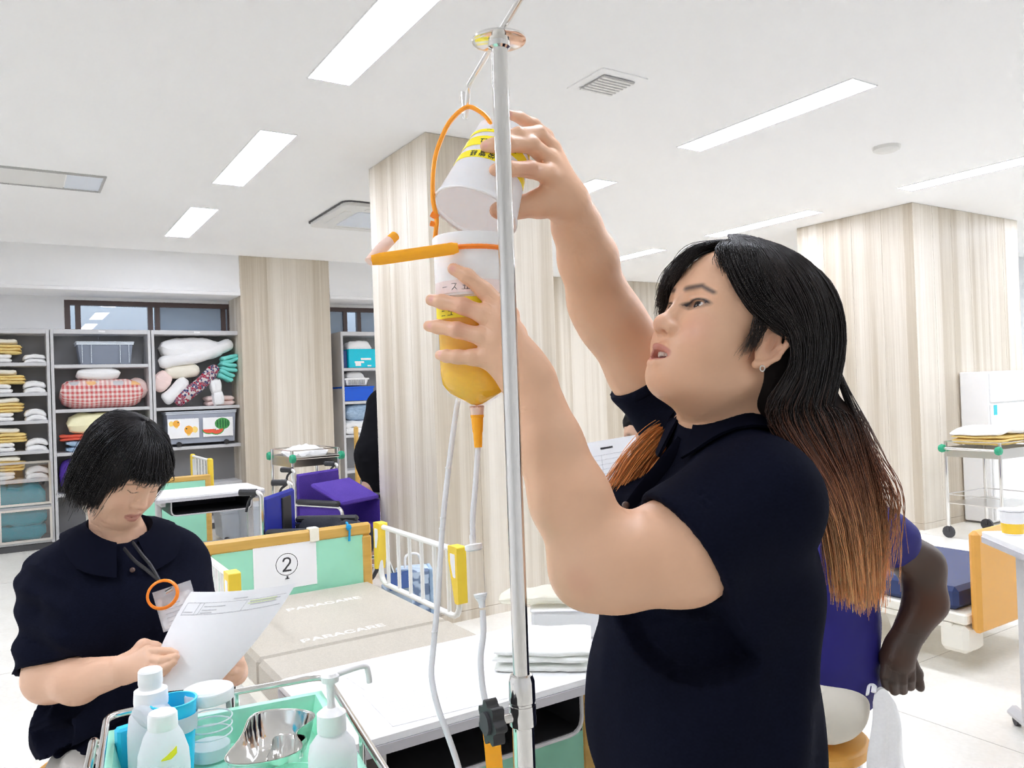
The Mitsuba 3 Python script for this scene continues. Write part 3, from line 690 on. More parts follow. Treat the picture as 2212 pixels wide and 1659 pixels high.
desk(.86, 1.62, 6.05, 6.62, .70, 'small far white desk with black under tray in front of the bookcases')
# ------------------------------------------------------------------ over-bed table at the right edge
UPZ = V(0, 0, 1)
k = thing('overbed_table', 'pale table on grey column legs cut off by the right edge', 'table')
TB = np.stack([V(.757, -.653, 0), V(.653, .757, 0), UPZ], 1)
TK = V(3.236, 1.652, 0)
Y = lambda m: xf(m, TB, TK)
part(k, 'top', Y(prism(rrect(.80, .40, .03), .018, (.40, -.20, .737))), 'm_desk_top', 30)
part(k, 'edge_band', Y(prism(rrect(.806, .406, .033), .022, (.40, -.20, .715))), 'm_desk_edge', 30)
for x in (.10, .70):
    part(k, 'leg', Y(box((x, -.16, .385), (.055, .085, .67), .012)), 'm_desk_leg', False)
    part(k, 'foot', Y(box((x, -.20, .045), (.055, .42, .05), .02)), 'm_desk_leg', False)
    part(k, 'caster', Y(cat(cyl((x - .01, -.37, .02), (x + .01, -.37, .02), .02, 12), cyl((x - .01, -.03, .02), (x + .01, -.03, .02), .02, 12))), 'm_rubber', 30)
k = thing('drink_pack', 'small yellow and white printed cup on the table at the right edge', 'cup')
mat('juice_yellow', (0.85, 0.55, 0.03), 0.4)
part(k, 'body', lathe([(0, 0), (.036, 0), (.045, .09), (0, .09)], 28, V(3.255, 1.535, .7555)), 'm_white_plastic')
part(k, 'band', lathe([(.0366, .006), (.0408, .045), (.0405, .045), (.0363, .006)], 28, V(3.255, 1.535, .7555)), 'm_juice_yellow')
part(k, 'lid', lathe([(0, .092), (.047, .092), (.047, .098), (0, .1)], 28, V(3.255, 1.535, .7555)), 'm_white_plastic')

# ------------------------------------------------------------------ steel trolleys
def trolley(lab, c, rot, L, W_, h, low):
    k = thing('steel_trolley', lab, 'trolley')
    R = rz(rot); o = V(*c)
    A = lambda m: xf(m, R, o)
    tr = [bx(-L / 2, L / 2, -W_ / 2, W_ / 2, h - .10, h - .094)]
    tr += [bx(-L / 2, L / 2, s * W_ / 2 - .002, s * W_ / 2 + .002, h - .10, h - .02) for s in (-1, 1)]
    tr += [bx(s * L / 2 - .002, s * L / 2 + .002, -W_ / 2, W_ / 2, h - .10, h - .02) for s in (-1, 1)]
    part(k, 'tray', A(cat(*tr)), 'm_steel', False)
    part(k, 'shelf', A(bx(-L / 2, L / 2, -W_ / 2, W_ / 2, low - .008, low)), 'm_steel', False)
    part(k, 'guard_rail', A(frame_bar([(-L / 2, -W_ / 2, h + .03), (L / 2, -W_ / 2, h + .03), (L / 2, W_ / 2, h + .03), (-L / 2, W_ / 2, h + .03)], .004, 8, .02, True)), 'm_chrome', 40)
    part(k, 'shelf_rail', A(frame_bar([(-L / 2, -W_ / 2, low + .07), (L / 2, -W_ / 2, low + .07), (L / 2, W_ / 2, low + .07), (-L / 2, W_ / 2, low + .07)], .004, 8, .02, True)), 'm_chrome', 40)
    for sx in (-1, 1):
        part(k, 'handle_bar', A(cyl((sx * (L / 2 + .03), -W_ / 2, h - .03), (sx * (L / 2 + .03), W_ / 2, h - .03), .012, 12)), 'm_chrome', 40)
        for sy in (-1, 1):
            x, y = sx * (L / 2 - .005), sy * (W_ / 2 - .005)
            part(k, 'post', A(cyl((x, y, .09), (x, y, h + .03), .0125, 12)), 'm_chrome', 40)
            part(k, 'bumper', A(xf(lathe([(0, -.022), (.03, -.018), (.036, 0), (.03, .018), (0, .022)], 20), rx(90), (sx * (L / 2 + .03), sy * (W_ / 2 + .005), h - .03))), 'm_green_bumper', 40)
            part(k, 'caster', A(cat(cyl((x - .012, y, .05), (x + .012, y, .05), .05, 16), bx(x - .02, x + .02, y - .012, y + .012, .05, .10, .004))), 'm_rubber', 30)
    return k
trolley('stainless trolley with green bumpers and a white cloth, in front of the wall pier', (2.05, 6.42, 0), 94, .46, .40, .93, .36)
single('white_cloth', 'crumpled white cloth in the tray of the far stainless trolley', 'cloth', xf(pillow(.34, .26, .12, n=26, seed=51, lump=.06), rz(20), (2.05, 6.42, .925)), 'm_white_cloth', 25)
trolley('stainless trolley with green bumpers carrying folded blankets, at the right by the column', (6.95, 3.42, 0), -4, .56, .46, .79, .30)
single('blanket', 'mustard folded blanket on the right stainless trolley', 'blanket', xf(folded(.52, .40, .08, 3, 61), rz(-4), (6.97, 3.42, .79)), 'm_yellow_cloth', 60)
single('top_blanket', 'white folded blanket on top of the mustard one on the right trolley', 'blanket', xf(folded(.56, .43, .05, 1, 62, sag=.4), rz(-4), (6.97, 3.42, .885)), 'm_white_cloth', 60)
# white cabinet against the right column
k = thing('white_cabinet', 'white two door cabinet standing against the right column behind the trolley', 'cabinet')
part(k, 'body', bx(7.50, 8.22, 3.70, 3.955, .02, 1.40, .01), 'm_white_plastic', False)
for (a, b) in ((.04, 1.10), (1.115, 1.385)):
    d = part(k, 'door', bx(7.515, 8.205, 3.68, 3.70, a, b, .006), 'm_white_plastic', False)
    part(d, 'handle', bx(8.15, 8.17, 3.665, 3.68, (a + b) / 2 - .06, (a + b) / 2 + .06, .003), 'm_steel_grey', False)
mat('teal_sticker', (0.05, 0.55, 0.62), 0.5)
part(k, 'sticker', bx(7.545, 7.60, 3.677, 3.681, 1.00, 1.09), 'm_teal_sticker', False)

# ------------------------------------------------------------------ wheelchairs
def wheelchair(lab, c, rot, m_seat, m_back):
    k = thing('wheelchair', lab, 'wheelchair')
    R, o = rz(rot), V(*c)
    A = lambda m: xf(m, R, o)
    for s in (-1, 1):
        y = s * .21
        part(k, 'side_frame', A(cat(frame_bar([(-.26, y, .90), (-.20, y, .90), (-.20, y, .10)], .0125, 10, .05), frame_bar([(-.20, y, .67), (.20, y, .67), (.22, y, .47), (-.20, y, .47)], .0115, 10, .05), frame_bar([(-.20, y, .2), (.22, y, .2), (.22, y, .47), (.34, y, .47), (.44, y, .12)], .0115, 10, .06))), 'm_chrome', 40)
        part(k, 'push_handle', A(cyl((-.315, y, .90), (-.225, y, .90), .018, 14)), 'm_black_plastic', 40)
        part(k, 'brake_lever', A(tube(smooth_path([(-.235, y, .885), (-.265, y, .86), (-.285, y, .80)], 10), .007, 8)), 'm_black_plastic', 40)
        part(k, 'armrest', A(box((.0, y, .69), (.36, .05, .035), .012)), 'm_black_plastic', False)
        part(k, 'side_guard', A(box((.0, s * .195, .57), (.36, .006, .19), .002)), m_seat, False)
        yw = s * .265
        a = np.linspace(0, 2 * np.pi, 36, endpoint=False)
        ring = np.stack([-.16 + .27 * np.cos(a), a * 0 + yw, .285 + .27 * np.sin(a)], 1)
        w = part(k, 'wheel', A(tube(ring, .014, 8, True)), 'm_rubber', 40)
        part(w, 'hand_rim', A(tube(np.stack([-.16 + .23 * np.cos(a), a * 0 + yw + s * .03, .285 + .23 * np.sin(a)], 1), .008, 8, True)), 'm_chrome', 40)
        for q in range(10):
            t = q * 2 * np.pi / 10
            part(w, 'spoke', A(cyl((-.16, yw, .285), (-.16 + .26 * math.cos(t), yw, .285 + .26 * math.sin(t)), .002, 5)), 'm_chrome', 40)
        part(w, 'hub', A(cyl((-.16, yw - .02, .285), (-.16, yw + .02, .285), .022, 12)), 'm_chrome', 40)
        part(k, 'caster', A(cyl((.26, y - .012, .075), (.26, y + .012, .075), .075, 18)), 'm_rubber', 40)
        part(k, 'footrest', A(box((.50, s * .11, .11), (.16, .15, .015), .005)), 'm_black_plastic', False)
    part(k, 'backrest', A(cat(box((-.195, 0, .69), (.03, .41, .36), .012))), m_back, False)
    part(k, 'seat', A(box((.02, 0, .485), (.42, .40, .045), .018)), m_seat, False)
    return k, A
mat('wc_blue', (0.012, 0.02, 0.26), 0.5)
cloth('wc_purple', (0.06, 0.03, 0.26), (0.11, 0.06, 0.36))
k, A = wheelchair('wheelchair with blue and black seat behind the mint foot board', (1.37, 4.17, 0), -38, 'm_black_plastic', 'm_wc_blue')
part(k, 'back_strap', A(cat(box((-.176, .06, .66), (.012, .12, .36), .003))), 'm_black_plastic', False)
part(k, 'tag', A(box((-.166, .02, .55), (.008, .02, .07), .002)), 'm_yellow_plastic', False)
single('dark_pillow', 'dark grey rolled cushion lying in the blue wheelchair', 'cushion', A(cat(tube(smooth_path([(-.10, .1, .62), (.05, .06, .62), (.18, 0, .61), (.30, -.06, .60)], 22), .105 * np.r_[.6, .9, np.ones(8), .85, .75, .85, np.ones(7), .9, .6], 16))), 'm_dark_cloth', True)
k, A = wheelchair('wheelchair with purple plaid seat beside the timber column', (1.865, 5.12, 0), -62, 'm_wc_purple', 'm_wc_purple')
part(k, 'folded_back', A(xf(box((0, 0, 0), (.30, .38, .03), .012), ry(24), (.05, 0, .74))), 'm_wc_purple', False, label='purple back cushion folded forward')
# ------------------------------------------------------------------ odds and ends on the floor behind the bed
k = thing('patterned_bag', 'light blue patterned bag standing on the floor behind the side rail', 'bag')
part(k, 'body', xf(box((0, 0, .16), (.19, .15, .30), .015), rz(-20), (1.92, 4.12, .08)), 'm_pattern_blue', False)
part(k, 'side', xf(box((0, 0, .16), (.02, .152, .30), .004), rz(-20), (2.005, 4.08, .08)), 'm_grey_blue', False)
part(k, 'handle', tube(smooth_path([(1.87, 4.12, .38), (1.88, 4.12, .46), (1.95, 4.11, .46), (1.97, 4.11, .38)], 16), .007, 8), 'm_white_plastic', 40)
for sx in (-.06, .06):
    part(k, 'wheel', cyl((1.92 + sx, 4.10, .03), (1.92 + sx, 4.14, .03), .03, 14), 'm_rubber', 40)
k = thing('storage_bin', 'pale blue open box between the wheelchair and the patterned bag', 'box')
mat('pale_blue', (0.42, 0.52, 0.64), 0.5)
part(k, 'body', xf(box((0, 0, .16), (.15, .13, .32), .006), rz(-12), (1.79, 4.06, 0)), 'm_pale_blue', False)
part(k, 'flap', xf(box((0, 0, 0), (.14, .10, .004)), rx(50), (1.775, 3.99, .36)), 'm_navy_box', False)
for i, (x, y, s) in enumerate(((1.86, 8.1, 0), (2.0, 7.75, 1))):
    kk = bin_('clothes_box', ('left' if i == 0 else 'right') + ' see-through box of folded clothes on the floor beneath the far stainless trolley', (x + .02 * s, y, .04), .34, .36, .26 + .06 * s, 'm_clear_box', group='see-through clothes boxes')
    single('clothes', ('white' if i == 0 else 'blue') + ' folded clothes inside the see-through box on the floor', 'folded cloth', xf(folded(.29, .30, .22, 3, 81 + i), None, (x + .02 * s, y, .05)), 'm_white_cloth' if i == 0 else 'm_grey_blue', 60)
    part(kk, 'wheel', cyl((x - .12, y - .19, .028), (x - .12, y - .16, .028), .028, 14), 'm_black_plastic', 40)
k = thing('wooden_chair', 'orange wooden chair back glimpsed behind the person in black', 'chair')
part(k, 'post', bx(2.62, 2.655, 6.75, 6.79, 0, 1.10, .008), 'm_oak', False)
part(k, 'post', bx(2.97, 3.005, 6.75, 6.79, 0, 1.10, .008), 'm_oak', False)
part(k, 'back_panel', bx(2.655, 2.97, 6.76, 6.78, .62, .98, .004), 'm_yellow_pale', False)
part(k, 'seat', bx(2.62, 3.005, 6.40, 6.79, .42, .46, .01), 'm_oak', False)
for x in (2.64, 2.985):
    part(k, 'leg', bx(x - .017, x + .017, 6.41, 6.445, 0, .42, .006), 'm_oak', False)
# ------------------------------------------------------------------ drip stand
mat('orange_plastic', (0.95, 0.24, 0.01), 0.35)
mat('orange_bright', (0.98, 0.36, 0.02), 0.35)
mat('clamp_orange', (0.98, 0.42, 0.01), 0.35)
mat('pink_clear', (0.95, 0.70, 0.60), 0.25)
thin('liquid', (1.0, 0.66, 0.07), 0.4, 0.5, 0.0)
scene['m_bottle_wall'] = {'type': 'thindielectric', 'int_ior': 1.35}
thin('bottle_white', (0.96, 0.97, 0.98), 0.3, 0.3, 0.10)
mat('bottle_cap_white', (0.92, 0.92, 0.92), 0.35)
thin('tube_clear', (0.95, 0.96, 0.98), 0.2, 0.3, 0.25)
mat('tape_yellow', (0.98, 0.84, 0.02), 0.45)
mat('tape_pink', (0.90, 0.78, 0.76), 0.55)
PX_, PY_ = .4755, .7455
k = thing('drip_stand', 'shiny steel drip stand with a round top plate and hooks', 'drip stand')
def pole(m): return xf(m, None, (PX_, PY_, 0))
part(k, 'upper_tube', pole(cyl((0, 0, .80), (0, 0, 1.772), .0092, 28)), 'm_chrome', 50)
part(k, 'lower_tube', pole(cyl((0, 0, .08), (0, 0, 1.035), .0125, 28)), 'm_chrome', 50)
part(k, 'collar', pole(lathe([(.0095, 1.062), (.0125, 1.061), (.0148, 1.054), (.0150, 1.032), (.0140, 1.031), (.0140, 1.0285), (.0152, 1.028), (.0152, 1.006), (.0128, 1.004)], 32)), 'm_chrome', 40)
kn = part(k, 'clamp_screw', cat(cyl((PX_ - .034, PY_ + .006, 1.016), (PX_ - .010, PY_, 1.016), .005, 12)), 'm_steel', 40)
lob = []
for i in range(84):
    a = i * 2 * math.pi / 84
    q = .0215 + .0032 * math.cos(7 * a)
    lob.append((q * math.cos(a), q * math.sin(a)))
kdir = nrm(V(-.99, .12, 0.0)); kup = V(0, 0, 1); ks = np.cross(kup, kdir)
part(kn, 'knob', prism(lob, .014, V(PX_, PY_, 1.016) + kdir * .030, ks, kup), 'm_black_plastic', 30)
part(kn, 'knob_cap', prism(sg.Point(0, 0).buffer(.012), .004, V(PX_, PY_, 1.016) + kdir * .0435, ks, kup), 'm_rubber', 30)
part(k, 'top_plate', pole(lathe([(0, 1.7765), (.026, 1.7765), (.0305, 1.7755), (.0305, 1.7735), (.026, 1.7725), (.0125, 1.7718), (.0125, 1.766), (.0094, 1.764)], 40)), 'm_steel_polish', 40)
ad = nrm(V(.5195 - PX_, .895 - PY_, 0))
for s, L1 in ((1, .152), (-1, .152)):
    d = ad * s
    e = V(PX_, PY_, 1.781) + d * L1
    pts = [V(PX_, PY_, 1.781), e, e + d * .016 + V(0, 0, -.030), e + d * .020 + V(0, 0, -.036), e + d * .027 + V(0, 0, -.030), e + d * .034 + V(0, 0, .004)]
    part(k, 'hook_arm', frame_bar(pts, .0034, 12, .010), 'm_steel_polish', 40)
for i in range(5):
    a = i * 2 * math.pi / 5 + .3
    d = V(math.cos(a), math.sin(a), 0)
    lg = part(k, 'foot', tube([V(PX_, PY_, .10) + d * .01, V(PX_, PY_, .085) + d * .24], [.013, .010], 12), 'm_chrome', 40)
    part(lg, 'caster', cat(cyl(V(PX_, PY_, .03) + d * .24 + V(-d[1], d[0], 0) * .012, V(PX_, PY_, .03) + d * .24 - V(-d[1], d[0], 0) * .012, .03, 14), cyl(V(PX_, PY_, .03) + d * .24, V(PX_, PY_, .085) + d * .24, .006, 8)), 'm_rubber', 40)
# ------------------------------------------------------------------ glyph strokes for the handwritten tapes
GL = {'su': [[(.1, .85), (.8, .85), (.55, .45), (.1, .05)], [(.5, .42), (.9, .05)]], 'bar': [[(.1, .5), (.9, .52)]],
      'go': [[(.1, .95), (.9, .95)], [(.45, .95), (.35, .05)], [(.15, .52), (.78, .52), (.72, .05)], [(.02, .05), (.98, .05)]],
      'rou': [[(.1, .85), (.45, .85), (.45, .45), (.1, .45), (.1, .85)], [(.1, .65), (.45, .65)], [(.1, .45), (.1, .05), (.45, .2)], [(.28, 1), (.28, .85)], [(.62, .95), (.62, 0)], [(.62, .9), (.9, .9), (.75, .6), (.92, .35), (.66, .25)]],
      'yu': [[(.2, .7), (.75, .7), (.7, .15)], [(.05, .15), (.95, .15)]], 'ru': [[(.3, .9), (.28, .4), (.05, .05)], [(.6, .95), (.6, .05), (.95, .4)]],
      'ko': [[(.1, .85), (.9, .85), (.9, .1)], [(.1, .1), (.95, .1)]], 'ni': [[(.2, .8), (.8, .8)], [(.05, .15), (.95, .15)]],
      'kei': [[(.3, 1), (.1, .75), (.35, .7), (.1, .45)], [(.05, .45), (.45, .5)], [(.25, .45), (.25, .0)], [(.08, .3), (.03, .1)], [(.38, .3), (.45, .12)], [(.55, .95), (.9, .95), (.55, .6)], [(.6, .85), (.95, .55)], [(.55, .4), (.95, .4)], [(.75, .55), (.75, .05)], [(.5, .05), (1, .05)]],
      'kan': [[(.2, 1), (.05, .75)], [(.15, .88), (.45, .88)], [(.65, 1), (.5, .75)], [(.6, .88), (.95, .88)], [(.08, .55), (.08, .7), (.92, .7), (.92, .55)], [(.25, .55), (.75, .55), (.75, .35), (.25, .35)], [(.25, .55), (.25, .0)], [(.25, .2), (.8, .2), (.8, 0), (.25, 0)]],
      'ei': [[(.2, 1), (.28, .8)], [(.5, 1), (.5, .8)], [(.8, 1), (.7, .8)], [(.08, .6), (.08, .75), (.92, .75), (.92, .6)], [(.1, .45), (.9, .45)], [(.5, .6), (.5, 0)], [(.5, .45), (.1, .1)], [(.5, .45), (.92, .1)]],
      'you': [[(.3, 1), (.38, .9)], [(.7, 1), (.6, .9)], [(.15, .88), (.85, .88)], [(.2, .76), (.8, .76)], [(.05, .64), (.95, .64)], [(.5, .88), (.5, .64)], [(.5, .62), (.1, .4)], [(.5, .62), (.92, .4)], [(.3, .45), (.7, .45), (.7, .22), (.3, .22), (.3, .45)], [(.3, .33), (.7, .33)], [(.3, .22), (.3, 0), (.5, .08)], [(.5, .2), (.85, .0)]]}
def glyphs(names, h, gap=1.15, w=.075, flip=False):
    ms = []
    for i, nm in enumerate(names):
        if nm is None: continue
        for s in GL[nm]:
            p = sg.LineString([((i * gap + x) * h, y * h) for x, y in s]).buffer(w * h / 2 * 1.2, quad_segs=2)
            ms.append(trimesh.creation.extrude_polygon(p, .0003, engine='earcut'))
    v, f = cat(*ms)
    if flip:
        c = (v.min(0) + v.max(0)) / 2
        v = v * (-1, -1, 1) + (2 * c[0], 2 * c[1], 0)
    return v, f
def on_round(m, r0, r1, L, a0, u0, v0, shift=0.0):
    """bend flat lettering (x along the girth, y along the axis) round a cone of radius r0 at z=0 to r1 at z=L"""
    v, f = tri(m)
    y = v[:, 1] + v0
    r = r0 + (r1 - r0) * y / L
    a = a0 + (v[:, 0] + u0) / r
    rr = r + v[:, 2] + shift
    return np.stack([rr * np.cos(a), rr * np.sin(a), y], 1), f
# ------------------------------------------------------------------ feeding bottle
BO = V(.5075, .8795, 0); BR = .0465
k = thing('feeding_bottle', 'clear feeding bottle with orange liquid hanging from the drip stand', 'bottle')
B = lambda m: xf(m, None, BO)
part(k, 'wall', B(lathe([(.0478, 1.545), (.0472, 1.49), (.0465, 1.400), (.0440, 1.388), (.036, 1.377), (.018, 1.366), (.0095, 1.361), (.0085, 1.350)], 48)), 'm_bottle_wall', 50)
part(k, 'white_body', B(lathe([(.0488, 1.578), (.0502, 1.576), (.0502, 1.560), (.0486, 1.556), (.0484, 1.502), (.0479, 1.500)], 48)), 'm_bottle_cap_white', 50)
part(k, 'liquid', B(lathe([(0, 1.4975), (.0455, 1.4975), (.0447, 1.405), (.0425, 1.390), (.034, 1.379), (.016, 1.369), (.0075, 1.364), (0, 1.362)], 48)), 'm_liquid', 50)
part(k, 'neck', B(lathe([(.0095, 1.362), (.0082, 1.352), (.0078, 1.347)], 24)), 'm_pink_clear', 50)
part(k, 'connector', B(lathe([(0, 1.350), (.0086, 1.350), (.0086, 1.347), (.0078, 1.346), (.0066, 1.328), (.0060, 1.327), (.0050, 1.308), (0, 1.308)], 24)), 'm_clamp_orange', 35)
CA = math.atan2(-.8795, -.5075)          # the side of the bottle that the room sees
def band(z0, z1, r, a0, a1, m, nm, par=k):
    n = 24; aa = np.linspace(a0, a1, n)
    P3 = np.stack([np.stack([r * np.cos(aa), r * np.sin(aa), aa * 0 + z], 1) for z in (z0, z1)])
    return part(par, nm, B(sheet(P3, .0004)), m, 50)
t1 = band(1.503, 1.5185, .0490, CA - 1.3, CA + .9, 'm_tape_pink', 'name_tape')
part(t1, 'lettering', B(on_round(glyphs(['bar', 'su', 'go', 'rou'], .0095, 1.55, .05), .0493, .0493, 1, CA, -.043, 1.506)), 'm_ink', False)
t2 = band(1.472, 1.497, .0481, CA - 1.35, CA + 1.2, 'm_tape_yellow', 'yellow_tape')
part(t2, 'lettering', B(on_round(glyphs(['kan', 'ei', None, None], .0060, 1.3, .06), .0484, .0484, 1, CA, -.040, 1.4865)), 'm_ink', False)
part(t2, 'lettering', B(on_round(glyphs(['ni', 'yu', 'bar', 'ru', None], .0088, 1.4, .06), .0484, .0484, 1, CA, -.048, 1.4745)), 'm_ink', False)
# orange ring, lever and strap of the bottle
an = np.linspace(0, 2 * np.pi, 48, endpoint=False)
part(k, 'ring', B(tube(np.stack([.0497 * np.cos(an), .0497 * np.sin(an), an * 0 + 1.5585], 1), .0031, 8, True)), 'm_orange_plastic', 40)
l0, l1 = V(0.4672, 0.8415, 1.5564), V(0.3750, 0.8923, 1.5436)
part(k, 'lever', tube([l0, l0 * .93 + l1 * .07, l0 * .1 + l1 * .9, l1], [.0055, .0075, .0075, .006], 12, flat=(.55, 1.0), up=V(0, 0, 1)), 'm_clamp_orange', 40)
part(k, 'lever_tip', tube([V(0.3748, 0.9007, 1.5427), V(0.3901, 0.9027, 1.5582), V(0.4051, 0.9048, 1.5717)], [.0060, .0075, .0070], 12), 'm_pink_clear', 40)
part(k, 'lever_cap', tube([V(0.4051, 0.9048, 1.5717), V(0.4136, 0.9064, 1.5790)], [.0066, .0062], 12), 'm_clamp_orange', 40)
hk = V(0.5170, 0.8933, 1.7509)
side = nrm(V(.8425, -.5388, 0))
left_pts = [V(*BO[:2], 1.557) - side * .049 + V(0, 0, .004), V(0.4618, 0.8898, 1.5820), V(0.4633, 0.8887, 1.6025), V(0.4600, 0.8905, 1.6292), V(0.4655, 0.8925, 1.6776), V(0.4827, 0.8930, 1.7188), V(0.4996, 0.8938, 1.7410), hk + V(0, 0, .003),
            V(0.5262, 0.8827, 1.7478), V(0.5350, 0.8713, 1.7335), V(0.5419, 0.8612, 1.7062), V(0.5553, 0.8589, 1.6711), V(0.5590, 0.8629, 1.6301), V(0.5532, 0.8610, 1.5868), V(*BO[:2], 1.557) + side * .049 + V(0, 0, .004)]
part(k, 'strap', tube(smooth_path(left_pts, 90), .0030, 8), 'm_orange_bright', 40)
part(k, 'strap_clip', cat(tube([V(0.4580, 0.8920, 1.6075), V(0.4648, 0.8877, 1.6025)], [.004, .004], 8), tube([V(0.4567, 0.8930, 1.5957), V(0.4646, 0.8880, 1.5925)], [.0035, .0035], 8)), 'm_orange_plastic', 40)
# ------------------------------------------------------------------ tubing
k = thing('drip_tube', 'clear drip tube with a drip chamber hanging below the feeding bottle', 'tube')
part(k, 'hose', tube(smooth_path([V(*BO[:2], 1.312), V(0.5035, 0.8778, 1.2853), V(0.4982, 0.8756, 1.2534), V(0.4923, 0.8737, 1.2188), V(0.4896, 0.8698, 1.1874)], 40), .0036, 10), 'm_tube_clear', 50)
ca, cb = V(0.4896, 0.8698, 1.1869), V(0.4916, 0.8573, 1.1166)
cd = nrm(cb - ca); cu = nrm(np.cross(cd, (0, 1.0, 0))); cw = np.cross(cd, cu); CR = np.stack([cu, cw, cd], 1); CL = np.linalg.norm(cb - ca)
ch = part(k, 'drip_chamber', xf(lathe([(.0030, 0), (.0045, .004), (.0088, .006), (.0088, CL * .88), (.0070, CL * .93), (.0040, CL * .96), (.0036, CL)], 28), CR, ca), 'm_clear_plastic', 50)
part(ch, 'cap', xf(lathe([(0, -.012), (.0036, -.012), (.0042, -.001), (.0110, 0), (.0112, .006), (.0090, .008), (0, .008)], 28), CR, ca), 'm_white_plastic', 40)
part(ch, 'end', xf(lathe([(0, CL * .85), (.0086, CL * .86), (.0068, CL * .94), (.0042, CL), (.0040, CL * 1.10), (0, CL * 1.10)], 24), CR, ca), 'm_milky', 40)
part(k, 'hose', tube(smooth_path([cb + cd * .010, V(0.4875, 0.8484, 1.0791), V(0.4790, 0.8422, 1.0539), V(0.4750, 0.8332, 1.0236), V(0.4723, 0.8174, 0.9930), V(0.4684, 0.8023, 0.9637), V(0.4629, 0.7885, 0.9114)], 50), .0037, 10), 'm_tube_clear', 50)
k = thing('drip_tube', 'second thin clear tube looping down from the bottle to the bottom edge', 'tube')
part(k, 'hose', tube(smooth_path([V(0.5169, 0.9456, 1.3705), V(0.5114, 0.9434, 1.3530), V(0.4983, 0.9404, 1.2943), V(0.4864, 0.9367, 1.2368), V(0.4769, 0.9313, 1.1894), V(0.4617, 0.9180, 1.1152), V(0.4461, 0.9048, 1.0560), V(0.4366, 0.8933, 1.0262), V(0.4330, 0.8722, 0.9962), V(0.4362, 0.8526, 0.9654), V(0.4394, 0.8331, 0.9303), V(0.4392, 0.8158, 0.8858)], 80), .0037, 10), 'm_tube_clear', 50)
for i, q in enumerate((V(0.4944, 0.9395, 1.2791), V(0.4814, 0.9341, 1.2142), V(0.4786, 0.9325, 1.2000), V(0.4512, 0.9096, 1.0744))):
    part(k, 'joint', tube([q + V(0, 0, .001), q - V(0, 0, .001)], .0043, 10), 'm_white_plastic', 40)
k = thing('roller_clamp', 'bright orange yellow roller clamp on the drip tube beside the black knob', 'clamp')
ra, rb = V(0.4678, 0.8026, 0.9757), V(0.4638, 0.7879, 0.9114)
rd = nrm(rb - ra); ru = nrm(side - rd * (side @ rd)); rw = np.cross(rd, ru); RR = np.stack([ru, rw, rd], 1); RL = np.linalg.norm(rb - ra)
part(k, 'body', xf(cat(bx(-.0095, -.0075, -.006, .006, .002, RL), bx(.0075, .0095, -.006, .006, -.006, RL), bx(-.0095, .0095, .004, .006, .0, RL), bx(-.0105, .0075, -.0065, -.0045, -.002, .006)), RR, ra), 'm_clamp_orange', False)
part(k, 'roller', xf(cyl((-.0072, 0, .050), (.0072, 0, .050), .007, 18), RR, ra), 'm_clamp_orange', 40)
# ------------------------------------------------------------------ measuring cup held over the bottle
k = thing('measuring_cup', 'translucent white cup with yellow tapes tipped over the feeding bottle', 'cup')
cm, cbp = V(0.5121, 0.8752, 1.6089), V(0.5721, 0.8892, 1.7229)
ax = nrm(cbp - cm); cu = nrm(side - ax * (side @ ax)); cw = np.cross(ax, cu); CR = np.stack([cu, cw, ax], 1); CL = np.linalg.norm(cbp - cm)
r0, r1 = .0545, .0385
part(k, 'wall', xf(lathe([(r0 + .002, -.001), (r0 + .0025, .002), (r0 + .001, .006), (r0, .006), (r1, CL - .004), (r1 - .004, CL), (0, CL + .001)], 56), CR, cm), 'm_milky', 50)
part(k, 'rim', xf(tube(np.stack([(r0 + .001) * np.cos(an), (r0 + .001) * np.sin(an), an * 0], 1), .0018, 8, True), CR, cm), 'm_bottle_cap_white', 50)
vw = nrm(EYE - (cm + ax * CL / 2)); aview = math.atan2(vw @ cw, vw @ cu)
def cup_band(t0, t1, nm, gl, u0, h):
    aa = np.linspace(aview - 1.5, aview + 1.3, 28); P3 = []
    for t in (t0, t1):
        r = r0 + (r1 - r0) * t / CL + .0006
        P3.append(np.stack([r * np.cos(aa), r * np.sin(aa), aa * 0 + t], 1))
    b = part(k, nm, xf(sheet(np.array(P3), .0004), CR, cm), 'm_tape_yellow', 50)
    part(b, 'lettering', xf(on_round(glyphs(gl, h, 1.35, .07, True), r0, r1, CL, aview, u0, t0 + .0018, .0010), CR, cm), 'm_ink', False)
cup_band(.052, .0645, 'yellow_tape', ['you', 'ei', 'kan', 'kei'], -.036, .0090)
cup_band(.074, .0900, 'yellow_tape', ['bar', 'ko', 'ni', 'yu'], -.030, .0100)
cup_band(.098, .103, 'yellow_tape', ['bar', 'bar'], -.026, .003)

# ------------------------------------------------------------------ papers and towels on the desk
def sheet_on(name, lab, cx, cy, w, h, a, z, cat_='paper', lines=(), group=None):
    k = thing(name, lab, cat_, group)
    R = rz(a)
    part(k, 'sheet', xf(bx(-w / 2, w / 2, -h / 2, h / 2, 0, .0006), R, (cx, cy, z)), 'm_paper', False)
    for (x, y, l, t, m) in lines:
        part(k, 'print', xf(bx(x, x + l, y, y + t, .0004, .0009), R, (cx, cy, z)), m, False)
    return k
ln = [(-.12, .05 - i * .016, .10 + .05 * ((i * 7) % 3), .0016, 'm_ink_pale') for i in range(7)]
sheet_on('paper', 'white paper sheet lying at the front left of the desk beside the pump bottle', .80, 1.60, .297, .21, -4, .7005, lines=ln)
sheet_on('paper', 'second white paper sheet lying on the desk behind the clear tube', .82, 1.78, .297, .21, 3, .7005, lines=[(-.06, .02, .05, .002, 'm_ink_pale'), (.0, .04, .03, .002, 'm_ink_pale')])
mat('towel', (0.84, 0.86, 0.82), 0.9, spec=0.1, sheen=0.4)
